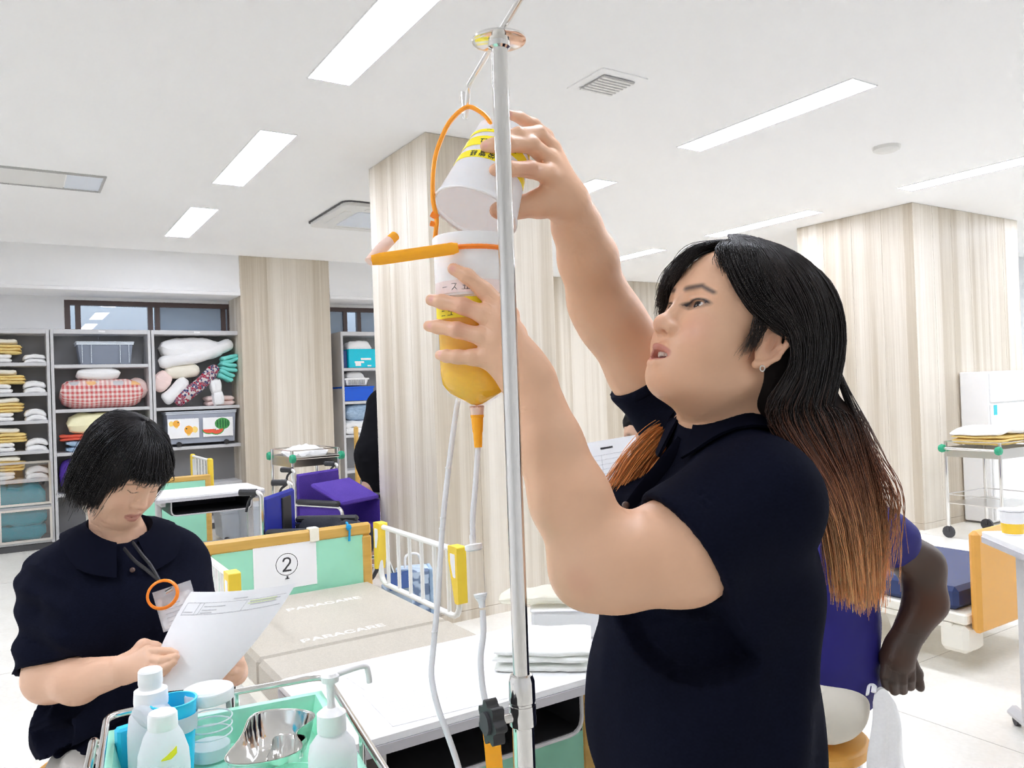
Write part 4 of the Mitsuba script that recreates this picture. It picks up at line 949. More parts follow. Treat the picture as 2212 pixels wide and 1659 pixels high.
k = thing('towel', 'thick folded white towel on the desk behind the drip stand', 'towel')
part(k, 'layers', xf(folded(.24, .22, .056, 3, 101), rz(-38), (1.12, 1.645, .701)), 'm_towel', 60)
k = thing('white_box', 'low white box on the far end of the desk behind the towel', 'box')
part(k, 'body', xf(bx(-.12, .12, -.085, .085, 0, .075, .008), rz(-36), (1.325, 1.785, .7005)), 'm_white_plastic', False)
part(k, 'lid_edge', xf(bx(-.123, .123, -.088, .088, .075, .081, .003), rz(-36), (1.325, 1.785, .7005)), 'm_paper', False)
thin('film', (0.95, 0.93, 0.82), 0.2, 0.4, 0.3)
single('plastic_bag', 'see-through yellowish plastic bag lying on the low white box', 'plastic bag', xf(pillow(.32, .17, .035, n=30, seed=104, lump=.035), rz(-36), (1.27, 1.82, .802)), 'm_film', 12)

# ------------------------------------------------------------------ steel cart with the mint tray in the foreground
TR = rz(-8); TO = V(.245, 1.128, 0)
A = lambda m: xf(m, TR, TO)
k = thing('instrument_cart', 'steel cart with a rail in the lower left corner, carrying the mint tray', 'trolley')
part(k, 'shelf', A(bx(-.170, .185, -.31, .270, .805, .812, .003)), 'm_steel', False)
part(k, 'guard_rail', A(frame_bar([(-.165, -.31, .885), (-.165, .268, .885), (.180, .268, .885), (.180, -.31, .885)], .0055, 12, .03)), 'm_chrome', 40)
for (x, y) in ((-.165, .0), (.180, .0), (.03, .268)):
    part(k, 'rail_post', A(cyl((x, y, .81), (x, y, .885), .005, 10)), 'm_chrome', 40)
part(k, 'side_handle', A(frame_bar([(-.160, .235, .80), (-.182, .235, .868), (-.182, .08, .868), (-.160, .08, .80)], .0065, 12, .03)), 'm_chrome', 40)
for (x, y) in ((-.18, -.29), (.20, -.29), (-.18, .265), (.20, .265)):
    part(k, 'leg', A(cyl((x, y, .08), (x, y, .81), .010, 12)), 'm_chrome', 40)
    part(k, 'caster', A(cyl((x - .012, y, .04), (x + .012, y, .04), .04, 14)), 'm_rubber', 40)
part(k, 'lower_shelf', A(bx(-.18, .20, -.29, .265, .25, .256, .002)), 'm_steel', False)
k = thing('tray', 'mint green plastic tray holding bottles and a kidney dish', 'tray')
def open_tray(x0, x1, y0, y1, z0, z1, t, fl):
    def ring(e, z): return [(x0 - e, y0 - e, z), (x1 + e, y0 - e, z), (x1 + e, y1 + e, z), (x0 - e, y1 + e, z)]
    R_ = [ring(-.012, z0), ring(0, z1 - .002), ring(fl, z1), ring(fl, z1 + .003), ring(-t, z1 + .003), ring(-.012 - t, z0 + t)]
    v = np.array(R_).reshape(-1, 3); f = [[3, 2, 1, 0], [20, 21, 22, 23]]
    for i in range(5):
        for q in range(4):
            f.append([i * 4 + q, i * 4 + (q + 1) % 4, i * 4 + 4 + (q + 1) % 4, i * 4 + 4 + q])
    return tri((v, np.array(f)))
part(k, 'body', A(open_tray(-.155, .160, -.285, .245, .8125, .862, .003, .010)), 'm_mint_tray', False)
def TP(x, y, z=.8160): return TR @ V(x, y, 0) + TO + V(0, 0, z)
ZT = .8160
# kidney dish: a bean shaped bowl of polished steel
def kidney(L, Wd, h, n=64, m=9):
    a = np.linspace(0, 2 * np.pi, n, endpoint=False)
    def outline(s):
        x = L / 2 * s * np.cos(a)
        y = Wd / 2 * s * np.sin(a) * (1 + .15 * np.cos(2 * a)) - Wd * .30 * s * np.exp(-(np.cos(a) / .55) ** 2) * (np.sin(a) < 0) * np.abs(np.sin(a)) * -1.0 + .10 * Wd * np.cos(2 * a) * s
        return x, y
    rows_ = []
    prof = [(0.02, .0), (.55, 0), (.74, .004), (.86, .018), (.95, .035), (1.0, h), (1.035, h + .0005), (1.03, h - .0012), (.985, h - .001), (.935, .034), (.845, .019), (.73, .0055), (.55, .0015), (.02, .0015)]
    for s, z in prof:
        x, y = outline(s); rows_.append(np.stack([x, y, x * 0 + z], 1))
    v = np.vstack(rows_); k_ = np.arange(n); f = []
    for i in range(len(prof) - 1):
        f.append(np.stack([i * n + k_, i * n + (k_ + 1) % n, (i + 1) * n + (k_ + 1) % n, (i + 1) * n + k_], 1))
    return tri((v, np.vstack(f)))
k = thing('kidney_dish', 'polished steel kidney dish in the mint tray', 'kidney dish')
part(k, 'bowl', xf(kidney(.190, .150, .050), rz(62), TP(.070, .110)), 'm_steel_polish', 60)
single('inner_dish', 'smaller polished steel dish lying inside the kidney dish', 'dish', xf(kidney(.095, .075, .030), rz(66), TP(.085, .085, ZT + .0025)), 'm_steel_polish', 60)
# pump bottle
k = thing('pump_bottle', 'white soap pump bottle at the right front of the mint tray', 'pump bottle')
pb = TP(.123, -.070)
part(k, 'body', xf(lathe([(0, 0), (.029, 0), (.0325, .004), (.0325, .080), (.030, .094), (.021, .106), (.0165, .110), (.0165, .118), (0, .118)], 40), None, pb), 'm_bottle_white', 45)
part(k, 'liquid', xf(lathe([(0, .003), (.030, .003), (.030, .060), (0, .060)], 32), None, pb), 'm_white_plastic', 45)
part(k, 'collar', xf(lathe([(0, .112), (.0195, .112), (.0195, .136), (.017, .138), (.010, .143), (0, .144)], 32), None, pb), 'm_bottle_cap_white', 35)
hd = part(k, 'pump_stem', xf(lathe([(0, .14), (.0062, .14), (.0050, .150), (.0055, .176), (.0115, .178), (.0125, .186), (.009, .190), (0, .190)], 24), None, pb), 'm_bottle_cap_white', 40)
pd = nrm(V(.93, -.10, 0))
part(hd, 'spout', tube(smooth_path([pb + V(0, 0, .184), pb + V(0, 0, .188) + pd * .022, pb + V(0, 0, .190) + pd * .048, pb + V(0, 0, .178) + pd * .053, pb + V(0, 0, .166) + pd * .054], 20), .0040, 10), 'm_white_plastic', 40)
# front bottle with the yellow tape
k = thing('plastic_bottle', 'clear plastic bottle with a white cap and a small yellow tape, nearest in the tray', 'bottle')
pb = TP(-.085, .065)
part(k, 'wall', xf(lathe([(0, .001), (.030, .001), (.0345, .005), (.0345, .055), (.033, .075), (.026, .098), (.019, .110), (.0185, .114)], 40), None, pb), 'm_milky', 45)
part(k, 'water', xf(lathe([(0, .003), (.031, .003), (.0325, .03), (0, .03)], 32), None, pb), 'm_paper', 45)
part(k, 'cap', xf(lathe([(0, .108), (.0195, .108), (.0200, .112), (.0196, .128), (.0175, .131), (0, .1315)], 32), None, pb), 'm_bottle_cap_white', 35)
aa = math.atan2(-pb[1], -pb[0]) + .22
tp = np.array([[pb + V(math.cos(a) * .0326, math.sin(a) * .0326, .079 + dz + (a - aa) * .022) for a in np.linspace(aa - .32, aa + .32, 8)] for dz in (-.005, .005)])
part(k, 'yellow_tape', sheet(tp, .0004), 'm_tape_yellow', 45)
# bottle behind it
k = thing('plastic_bottle', 'white capped clear bottle standing behind the one with yellow tape', 'bottle')
pb = TP(-.100, .165)
part(k, 'wall', xf(lathe([(0, .001), (.030, .001), (.034, .005), (.034, .07), (.031, .095), (.021, .108), (.019, .112)], 40), None, pb), 'm_milky', 45)
part(k, 'cap', xf(lathe([(0, .110), (.024, .110), (.0245, .116), (.0235, .132), (.017, .135), (.0165, .140), (.0175, .142), (.0172, .160), (.015, .163), (0, .1635)], 32), None, pb), 'm_bottle_cap_white', 35)
# blue cup wrapped in a bag
k = thing('blue_cup', 'sky blue plastic cup with a crumpled clear bag beside the bottles', 'cup')
mat('sky_blue', (0.02, 0.56, 0.85), 0.35)
pb = TP(-.070, .150)
part(k, 'wall', xf(lathe([(0, .001), (.026, .001), (.033, .112), (.0345, .114), (.0345, .116), (.0315, .116), (.0245, .004), (0, .004)], 36), None, pb), 'm_sky_blue', 40)
part(k, 'bag', xf(pillow(.045, .05, .04, 18, seed=140, lump=.06), rz(20), pb + V(-.030, .0, .118)), 'm_bag_film', 15)
part(k, 'label_strip', xf(lathe([(.0332, .072), (.0348, .096), (.0344, .096), (.0328, .072)], 36), None, pb), 'm_bag_film', 40)
single('blue_packet', 'pale blue packet standing at the back left corner of the mint tray', 'packet', A(xf(bx(-.030, .030, -.01, .01, 0, .072, .004), rz(20), (-.122, .205, ZT))), 'm_sky_blue', False)
# lidded container
k = thing('food_container', 'clear round plastic container with a white translucent lid in the mint tray', 'container')
pb = TP(-.018, .190)
part(k, 'wall', xf(lathe([(0, .001), (.029, .001), (.0315, .004), (.0345, .080), (.0345, .098)], 44), None, pb), 'm_clear_plastic', 45)
part(k, 'water', xf(lathe([(0, .003), (.029, .003), (.0303, .022), (0, .022)], 36), None, pb), 'm_milky', 45)
for z in (.040, .052, .064):
    part(k, 'ridge', xf(tube(np.stack([(.0322 + z * .035) * np.cos(an), (.0322 + z * .035) * np.sin(an), an * 0 + z], 1), .0012, 6, True), None, pb), 'm_milky', 45)
part(k, 'lid', xf(lathe([(0, .110), (.026, .110), (.028, .107), (.033, .107), (.0375, .110), (.0385, .107), (.0385, .094), (.0365, .092), (.0365, .104), (0, .105)], 44), None, pb), 'm_bottle_white', 40)
single('mint_bowl', 'round mint green bowl at the bottom edge in front of the kidney dish', 'bowl', xf(lathe([(0, 0), (.026, 0), (.036, .020), (.039, .038), (.0375, .038), (.034, .021), (.025, .003), (0, .003)], 44), None, TP(.074, -.012)), 'm_mint_tray', 45)
for i, (x, y) in enumerate(((-.005, .062), (.016, .058))):
    single('cotton_ball', ('left' if i == 0 else 'right') + ' small white cotton ball on the floor of the mint tray', 'cotton ball', xf(pillow(.024, .022, .016, 10, seed=150 + i), None, TP(x, y, ZT + .008)), 'm_white_cloth', True)
# ------------------------------------------------------------------ sculpting: smooth unions of round cones and ellipsoids, meshed by surface nets
ID = (np.eye(3), np.zeros(3), 1.0)
def cap(a, b, r1, r2=None, k=.01, M=ID, op=1, fl=None):
    return dict(t='c', a=np.asarray(a, float), b=np.asarray(b, float), r1=r1, r2=r1 if r2 is None else r2, k=k, M=M, op=op, fl=fl)
def ellp(c, r, k=.01, M=ID, op=1, rot=None):
    return dict(t='e', c=np.asarray(c, float), r=np.asarray(r, float), k=k, M=M, op=op, rot=rot)
def chain(pts, rs, k=.006, M=ID):
    return [cap(pts[i], pts[i + 1], rs[i], rs[i + 1], k, M) for i in range(len(pts) - 1)]
def prim_bounds(p):
    R, O, s = p['M']
    if p['t'] == 'c':
        q = np.stack([p['a'], p['b']]) @ R.T * s + O; r = max(p['r1'], p['r2']) * s * (max(p['fl'][1:]) if p['fl'] is not None else 1)
    else:
        q = (p['c'] @ R.T * s + O)[None]; r = p['r'].max() * s
    return q.min(0) - r, q.max(0) + r
def prim_eval(p, P):
    R, O, s = p['M']
    X = (P - O) @ R / s
    if p['t'] == 'c':
        a, b = p['a'], p['b']
        if p['fl'] is not None:                     # flattened: scale across the given direction
            d, sa_, sb_ = p['fl']
            d = nrm(d); e = nrm(np.cross(d, b - a))
            X = X - a
            X = X - np.outer(X @ d, d) * (1 - 1 / sa_) - np.outer(X @ e, e) * (1 - 1 / sb_)
            X = X + a
        ba = b - a; L = ba @ ba + 1e-12
        h = np.clip((X - a) @ ba / L, 0, 1)
        d_ = np.linalg.norm(X - a - h[:, None] * ba, axis=1) - (p['r1'] + (p['r2'] - p['r1']) * h)
        if p['fl'] is not None: d_ = d_ * min(1.0, p['fl'][1], p['fl'][2])
        return d_ * s
    X = X - p['c']
    if p['rot'] is not None: X = X @ p['rot']
    r = p['r']
    k0 = np.linalg.norm(X / r, axis=1); k1 = np.linalg.norm(X / (r * r), axis=1)
    return np.where(k0 < 1e-6, -r.min(), k0 * (k0 - 1) / np.maximum(k1, 1e-9)) * s
def smin(a, b, k):
    if k <= 0: return np.minimum(a, b)
    h = np.maximum(k - np.abs(a - b), 0) / k
    return np.minimum(a, b) - h * h * k * .25
def field(prims, P, far=.2):
    d = np.full(len(P), far)
    for p in prims:
        lo, hi = prim_bounds(p); m = p['k'] + .03
        idx = np.nonzero(np.all((P > lo - m) & (P < hi + m), axis=1))[0]
        if len(idx) == 0: continue
        v = prim_eval(p, P[idx])
        d[idx] = smin(d[idx], v, p['k']) if p['op'] > 0 else -smin(-d[idx], v, p['k'])
    return d
def surfnet(D, lo, h):
    nx, ny, nz = D.shape
    D = D.copy()
    for s in (np.s_[0], np.s_[-1]):
        D[s] = np.maximum(D[s], h * .5); D[:, s] = np.maximum(D[:, s], h * .5); D[:, :, s] = np.maximum(D[:, :, s], h * .5)
    S = D < 0
    c = S[:-1, :-1, :-1].astype(np.int8)
    tot = np.zeros_like(c)
    for i in (0, 1):
        for j in (0, 1):
            for k in (0, 1):
                tot += S[i:nx - 1 + i, j:ny - 1 + j, k:nz - 1 + k]
    act = np.argwhere((tot > 0) & (tot < 8))
    idx = np.full((nx - 1, ny - 1, nz - 1), -1, np.int32)
    idx[tuple(act.T)] = np.arange(len(act))
    off = np.array([[i, j, k] for i in (0, 1) for j in (0, 1) for k in (0, 1)])
    val = np.stack([D[tuple((act + o).T)] for o in off], 1)
    acc, cnt = np.zeros((len(act), 3)), np.zeros(len(act))
    for a in range(8):
        for b in range(a + 1, 8):
            if np.abs(off[a] - off[b]).sum() != 1: continue
            va, vb = val[:, a], val[:, b]
            m = (va < 0) != (vb < 0)
            t = np.where(m, va / np.where(m, va - vb, 1), 0)
            acc += np.where(m[:, None], off[a] + t[:, None] * (off[b] - off[a]), 0); cnt += m
    v = (act + acc / cnt[:, None]) * h + lo
    fs = []
    for ax in range(3):
        sl0, sl1 = [slice(None)] * 3, [slice(None)] * 3
        sl0[ax], sl1[ax] = slice(0, -1), slice(1, None)
        a, b = S[tuple(sl0)], S[tuple(sl1)]
        u, w = [(1, 2), (2, 0), (0, 1)][ax]
        for sign in (1, 0):
            e = np.argwhere(a & ~b if sign else ~a & b)
            e = e[(e[:, u] > 0) & (e[:, w] > 0) & (e[:, u] < D.shape[u] - 1) & (e[:, w] < D.shape[w] - 1)]
            du, dw = np.zeros(3, int), np.zeros(3, int); du[u] = 1; dw[w] = 1
            q = np.stack([idx[tuple((e - du - dw).T)], idx[tuple((e - dw).T)], idx[tuple(e.T)], idx[tuple((e - du).T)]], 1)
            fs.append(q if sign else q[:, ::-1])
    f = np.vstack(fs)
    f = f[(f >= 0).all(1)]
    return v, np.vstack([f[:, [0, 1, 2]], f[:, [0, 2, 3]]])
def sculpt(prims, lo, hi, h, post=None, relax=2):
    lo, hi = np.asarray(lo, float), np.asarray(hi, float)
    n = np.ceil((hi - lo) / h).astype(int) + 1
    ax_ = [lo[i] + h * np.arange(n[i]) for i in range(3)]
    D = np.full(n, .1)
    for p in prims:
        a, b = prim_bounds(p); m = p['k'] + 3 * h
        i0 = np.clip(np.floor((a - m - lo) / h).astype(int), 0, n); i1 = np.clip(np.ceil((b + m - lo) / h).astype(int) + 1, 0, n)
        if (i1 <= i0).any(): continue
        sl = tuple(slice(x, y) for x, y in zip(i0, i1))
        G = np.stack(np.meshgrid(*[ax_[i][sl[i]] for i in range(3)], indexing='ij'), -1)
        v = prim_eval(p, G.reshape(-1, 3)).reshape(G.shape[:3])
        D[sl] = smin(D[sl], v, p['k']) if p['op'] > 0 else -smin(-D[sl], v, p['k'])
    if post is not None:
        near = np.argwhere(np.abs(D) < .03)
        P = near * h + lo
        D[tuple(near.T)] = post(P, D[tuple(near.T)])
    v, f = surfnet(D, lo, h)
    for _ in range(relax):
        L = np.zeros_like(v); c = np.zeros(len(v))
        for a, b in ((0, 1), (1, 2), (2, 0)):
            np.add.at(L, f[:, a], v[f[:, b]]); np.add.at(c, f[:, a], 1)
        v = v + .4 * (L / np.maximum(c, 1)[:, None] - v)
    return v, f
def bounds_of(prims, pad=.01):
    b = [prim_bounds(p) for p in prims if p['op'] > 0]
    return np.min([x[0] for x in b], 0) - pad, np.max([x[1] for x in b], 0) + pad
def cut(prims, lo, hi):
    """only the part of a figure inside a box, so that regions can be meshed at their own fineness"""
    return prims, lo, hi
def put_person(k, name, mesh, m, col=None, label=None, smooth=True):
    kk = fresh(k + '__' + name)
    v, f = tri(mesh)
    scene[kk] = mikit.ply(trimesh.Trimesh(v, f, process=False), m, smooth, color=col)
    if label: labels[kk] = {'label': label}
    return kk
def soft(d, w): return np.clip(1 - d / w, 0, 1) ** 2 * (3 - 2 * np.clip(1 - d / w, 0, 1))
def segd(q, a, b):
    a, b = np.asarray(a, float), np.asarray(b, float)
    h = np.clip((q - a) @ (b - a) / ((b - a) @ (b - a) + 1e-12), 0, 1)
    return np.linalg.norm(q - a - h[:, None] * (b - a), axis=1)

# ------------------------------------------------------------------ a head in its own frame: x forward, y left, z up, origin between the ears
def head_prims(M, cheek=1.0, mouth=.0, eye_open=.0048, jowl=1.0, ear=True, squint=None):
    P = [ellp((-.014, 0, .055), (.096, .076, .083), .01, M), ellp((.040, 0, .058), (.054, .063, .058), .03, M),
         ellp((.034, 0, -.006), (.060, .064, .068), .03, M),
         cap((.000, .046, -.048), (.066, .016, -.074), .020, .020, .03, M), cap((.000, -.046, -.048), (.066, -.016, -.074), .020, .020, .03, M),
         ellp((.080, 0, -.0765), (.019, .024, .017), .022, M), ellp((.074, 0, -.046), (.027, .033, .030), .022, M),
         ellp((.058, .040, -.018), (.033, .029, .034 * cheek), .025, M), ellp((.058, -.040, -.018), (.033, .029, .034 * cheek), .025, M),
         ellp((.030, 0, -.070), (.050, .045 * jowl, .026 * jowl), .03, M)]
    for s in (1, -1):
        P += [cap((.083, s * .012, .043), (.070, s * .046, .043), .0125, .012, .02, M)]
        P += [ellp((.102, s * .031, .024), (.018, .016, .0095), .014, M, -1)]
        P += [ellp((.0765, s * .0315, .0225), (.0160, .0175, .0140), .007, M)]
    P += [cap((.086, 0, .034), (.1045, 0, -.006), .0075, .0105, .014, M), ellp((.1085, 0, -.012), (.0120, .0125, .0110), .010, M)]
    for s in (1, -1):
        P += [ellp((.099, s * .0140, -.0155), (.0120, .0080, .0085), .007, M)]
        P += [cap((.108, s * .0068, -.0255), (.104, s * .0075, -.0165), .0038, .0030, .004, M, -1)]
    m = mouth
    P += [cap((.1035, .004, -.0415), (.0870, .0245, -.0485), .0058, .0025, .005, M), cap((.1035, -.004, -.0415), (.0870, -.0245, -.0485), .0058, .0025, .005, M),
          cap((.1005, .006, -.0555 - m), (.0865, .0225, -.0505 - m * .5), .0068, .0028, .006, M), cap((.1005, -.006, -.0555 - m), (.0865, -.0225, -.0505 - m * .5), .0068, .0028, .006, M)]
    if m > 0:
        P += [ellp((.098, 0, -.0485 - m * .5), (.018, .0200, .0016 + m * .55), .002, M, -1)]
    else:
        P += [ellp((.106, 0, -.0485), (.012, .0235, .0011), .0015, M, -1)]
    for s in (1, -1):                               # eye openings
        a = math.radians(9) * s
        R = np.array([[1, 0, 0], [0, math.cos(a), -math.sin(a)], [0, math.sin(a), math.cos(a)]])
        if eye_open > 0: P += [ellp((.094, s * .0315, .0225), (.014, .0155, eye_open), .0012, M, -1, R)]
        P += [cap((.0925, s * .0200, .0305), (.0835, s * .0440, .0300), .0022, .0022, .004, M)]
    if ear:
        for s in (1, -1):
            y = s * .076
            P += [ellp((-.006, s * .0735, .004), (.0165, .0055, .030), .006, M, 1, ry(-14))]
            hx = [(.010, y - s * .004, .012), (.008, y + s * .001, .028), (-.006, y + s * .005, .036), (-.020, y + s * .007, .030), (-.025, y + s * .008, .012), (-.018, y + s * .006, -.010), (-.006, y + s * .002, -.024), (.004, y - s * .001, -.028)]
            P += chain(hx, [.0030, .0036, .0040, .0040, .0038, .0036, .0046, .0056], .004, M)
            P += [ellp((-.008, y + s * .004, .006), (.0085, .0050, .0150), .003, M, -1, ry(-14)), cap((.004, y - s * .001, .002), (.006, y - s * .002, -.008), .0040, .0036, .003, M)]
            P += chain([(-.014, y + s * .002, .022), (-.017, y + s * .003, .006), (-.010, y + s * .001, -.010)], [.0026, .0028, .0024], .003, M)
    return P
def paint_head(v, col, M, lip=(.50, .17, .14), brow=(.035, .022, .020), blush=.5, brow_a=.9, closed=False):
    R, O, s = M
    q = (v - O) @ R / s
    near = (np.abs(q) < .2).all(1)
    if not near.any(): return col
    i = np.nonzero(near)[0]; q = q[i]; c = col[i]
    def lay(mask, rgb):
        nonlocal c
        c = c * (1 - mask[:, None]) + np.asarray(rgb) * mask[:, None]
    for sg_ in (1, -1):
        lay(soft(np.linalg.norm((q - (.078, sg_ * .043, -.012)) / (1, 1, 1), axis=1), .036) * blush, (.66, .30, .22))
        qq = q * (0, 1, 1.25)
        d = segd(qq, V(0, sg_ * .014, .0415 * 1.25), V(0, sg_ * .036, .0465 * 1.25)); d2 = segd(qq, V(0, sg_ * .036, .0465 * 1.25), V(0, sg_ * .053, .0400 * 1.25))
        lay(soft(np.minimum(d, d2 * 1.3), .0080) * brow_a * (q[:, 0] > .04), brow)
        e = (q - (.088, sg_ * .0315, .0225))
        a = math.radians(9) * sg_
        ey, ez = e[:, 1] * math.cos(a) + e[:, 2] * math.sin(a), -e[:, 1] * math.sin(a) + e[:, 2] * math.cos(a)
        rr = np.hypot(ey / .0160, (ez) / .0058) if not closed else np.where(np.abs(ey) < .015, 1.05 + np.abs(ez + .0045 - .004 * (ey / .015) ** 2) / .0032, 9.)
        up = (ez > -.0005)
        lay(np.clip(1.25 - np.abs(rr - 1.05) / .34, 0, 1) * np.where(up, 1.0, .5 if not closed else .9) * (q[:, 0] > .06), (.02, .012, .012))
        lay(soft(np.linalg.norm(q - (-.006, sg_ * .078, .004), axis=1), .034) * .35, (.58, .24, .17))
    z, y, x = q[:, 2], np.abs(q[:, 1]), q[:, 0]
    lips = np.clip((x - .082) / .006, 0, 1) * np.clip((.0265 - y) / .004, 0, 1)
    top = -.0370 - (y / .026) ** 2 * .0085; bot = -.0630 + (y / .026) ** 2 * .0105
    lips = lips * np.clip((top - z) / .0018, 0, 1) * np.clip((z - bot) / .002, 0, 1)
    lay(lips * .8, lip)
    lay(soft(np.linalg.norm(q - (.113, 0, -.012), axis=1), .02) * .35, (.62, .28, .20))
    col[i] = c
    return col
def eyeball(k, M, side_, gaze, iris=(.012, .007, .006)):
    R, O, s = M
    m = trimesh.creation.icosphere(3, .0128 * s)
    c = np.array([.0770, side_ * .0315, .0225]) @ R.T * s + O
    v = np.asarray(m.vertices); g = nrm(np.asarray(gaze, float) @ R.T)
    ang = np.degrees(np.arccos(np.clip(v @ g / np.linalg.norm(v, axis=1), -1, 1)))
    col = np.where(ang[:, None] < 15, (.004, .004, .004), np.where(ang[:, None] < 33, iris, (.74, .72, .70)))
    put_person(k, 'eye', (v + c, m.faces), 'm_eye', col)
scene['m_eye'] = {'type': 'twosided', 'bsdf': {'type': 'principled', 'base_color': dict(VC), 'roughness': .22, 'specular': .35}}
scene['m_skin'] = {'type': 'twosided', 'bsdf': {'type': 'principled', 'base_color': dict(VC), 'roughness': .42, 'specular': .38}}
scene['m_hair_base'] = {'type': 'twosided', 'bsdf': {'type': 'principled', 'base_color': dict(VC), 'roughness': .75, 'specular': .12}}
scene['m_hair'] = {'type': 'twosided', 'bsdf': {'type': 'principled', 'base_color': dict(VC), 'roughness': .36, 'specular': .45}}
mat('teeth', (0.85, 0.82, 0.74), 0.2)
mat('mouth', (0.16, 0.03, 0.03), 0.5)
def navy_fn(p, n, uv):
    a = noise(p.x * 420, p.y * 420, p.z * 420)
    b = fbm(p.x * 9, p.y * 9, p.z * 9, 2)
    return mix((0.0026, 0.0030, 0.0085), (0.0060, 0.0075, 0.0190), .5 * a + .5 * b)
mat('navy_polo', proc(navy_fn), 0.85, spec=0.06, sheen=0.03)
mat('navy_trim', (0.0035, 0.0042, 0.0115), 0.85, spec=0.06)
mat('dark_trousers', (0.004, 0.005, 0.010), 0.85, spec=0.15)
mat('button', (0.10, 0.06, 0.05), 0.3)
# ------------------------------------------------------------------ hair: locks that grow from the scalp, fall and lie on what is below them
def grow(roots, dirs, n, step, coll, off, grav, comb=None, stiff=.86, seed=0, curl=.0):
    r_ = np.random.default_rng(seed)
    p, d = roots.copy(), dirs / np.linalg.norm(dirs, axis=1, keepdims=True)
    out = [p.copy()]
    e = .003
    ph = r_.random((len(p), 3)) * 9
    for i in range(n):
        g = np.array([0, 0, -1.0]) * grav[min(i, len(grav) - 1)] if hasattr(grav, '__len__') else np.array([0, 0, -grav])
        dd = d * stiff + g
        if comb is not None: dd = dd + comb(p, d, i)
        if curl: dd = dd + curl * np.sin(ph + i * .55)
        d = dd / np.linalg.norm(dd, axis=1, keepdims=True)
        q = p + d * step
        s = coll(q); m = s < off
        if m.any():
            qq = q[m]
            gx = np.stack([coll(qq + V(*(e * np.eye(3)[j]))) - s[m] for j in range(3)], 1)
            gx /= np.maximum(np.linalg.norm(gx, axis=1, keepdims=True), 1e-9)
            o = off[m] if hasattr(off, '__len__') else off
            q[m] = qq + gx * (o - s[m])[:, None]
        d = q - p; d /= np.maximum(np.linalg.norm(d, axis=1, keepdims=True), 1e-9)
        p = q; out.append(p.copy())
    return np.stack(out, 1)                        # (strands, points, 3)
def ribbons(S, r, col, taper=.5, sides=3):
    """strands (n, m, 3) as thin three sided tubes; col (n, m, 3)"""
    n, m, _ = S.shape
    t = np.gradient(S, axis=1); t /= np.maximum(np.linalg.norm(t, axis=-1, keepdims=True), 1e-9)
    u = np.cross(t, np.array([.31, .52, .79])); u /= np.maximum(np.linalg.norm(u, axis=-1, keepdims=True), 1e-9)
    w = np.cross(t, u)
    k = np.linspace(0, 1, m)
    rr = r * (1 - taper * np.clip((k - .6) / .4, 0, 1) ** 1.5)[None, :, None] * (np.ones((n, 1, 1)) if np.ndim(r) == 0 else 1)
    a = np.arange(sides) * 2 * np.pi / sides
    v = S[:, :, None, :] + rr[:, :, None, :] * (np.cos(a)[:, None] * u[:, :, None, :] + np.sin(a)[:, None] * w[:, :, None, :])
    c = np.repeat(col[:, :, None, :], sides, 2)
    idx = np.arange(n * m * sides).reshape(n, m, sides)
    f = [np.stack([idx[:, :-1, j], idx[:, :-1, (j + 1) % sides], idx[:, 1:, (j + 1) % sides], idx[:, 1:, j]], -1).reshape(-1, 4) for j in range(sides)]
    v, f = tri((v.reshape(-1, 3), np.vstack(f)))
    return v, f, c.reshape(-1, 3)
def settle(S, off, solid_):
    """lift locks that would run inside the head, neck or shoulder back onto the surface"""
    n, m, _ = S.shape
    P = S.reshape(-1, 3).copy(); o = np.repeat(off, m)
    for _ in range(2):
        d = field(solid_, P); b = d < o
        if not b.any(): break
        q = P[b]; e = .003
        g = np.stack([field(solid_, q + V(*(e * np.eye(3)[j]))) - d[b] for j in range(3)], 1)
        g /= np.maximum(np.linalg.norm(g, axis=1, keepdims=True), 1e-9)
        P[b] = q + g * (o[b] - d[b])[:, None]
    S = P.reshape(n, m, 3)
    for _ in range(2):
        S[:, 1:-1] = S[:, 1:-1] * .5 + (S[:, :-2] + S[:, 2:]) * .25
    return S
# ------------------------------------------------------------------ the woman with long hair who holds the bottle

ACROSS, AWAY, UP = V(.8425, -.5388, 0), V(.5388, .8425, 0), V(0, 0, 1)
def facing(yaw, pitch, roll=0.0):
    """columns forward, left, up; yaw turns the face from 'across to the left' towards the camera, pitch lifts the chin"""
    y, p = math.radians(yaw), math.radians(pitch)
    f0 = -ACROSS * math.cos(y) - AWAY * math.sin(y)
    fw = f0 * math.cos(p) + UP * math.sin(p)
    lf = nrm(np.cross(UP, f0)); up = np.cross(fw, lf)
    r = math.radians(roll)
    lf, up = lf * math.cos(r) + up * math.sin(r), up * math.cos(r) - lf * math.sin(r)
    return np.stack([fw, lf, up], 1)
w1 = thing('person', 'woman with long dark hair in a navy polo shirt reaching up to the feeding bottle', 'person')
HM = (facing(21, 23, -2), V(0.8307, 0.7444, 1.4283), 1.0)
TM = (facing(23, 2), V(0.8281, 0.7902, 1.1502), 1.0)
S1, E1, W1_ = V(0.7900, 0.6654, 1.2306), V(0.5831, 0.7449, 1.1726), V(0.5360, 0.7990, 1.3911)
S2, E2, W2_ = V(0.8897, 0.8975, 1.3255), V(0.7545, 0.9288, 1.5103), V(0.6584, 0.8645, 1.6310)
NB = V(0.8642, 0.7596, 1.3154)
hd1 = head_prims(HM, cheek=1.08, mouth=.008, jowl=1.1)
def hl(q, M=HM): return np.asarray(q, float) @ M[0].T * M[2] + M[1]
neck1 = [cap(hl((-.030, 0, -.030)), NB, .056, .060, .02), cap(hl((.012, 0, -.075)), V(0.8340, 0.7790, 1.3134), .036, .045, .03), cap(NB, NB + V(0, 0, -.08), .058, .07, .02)]
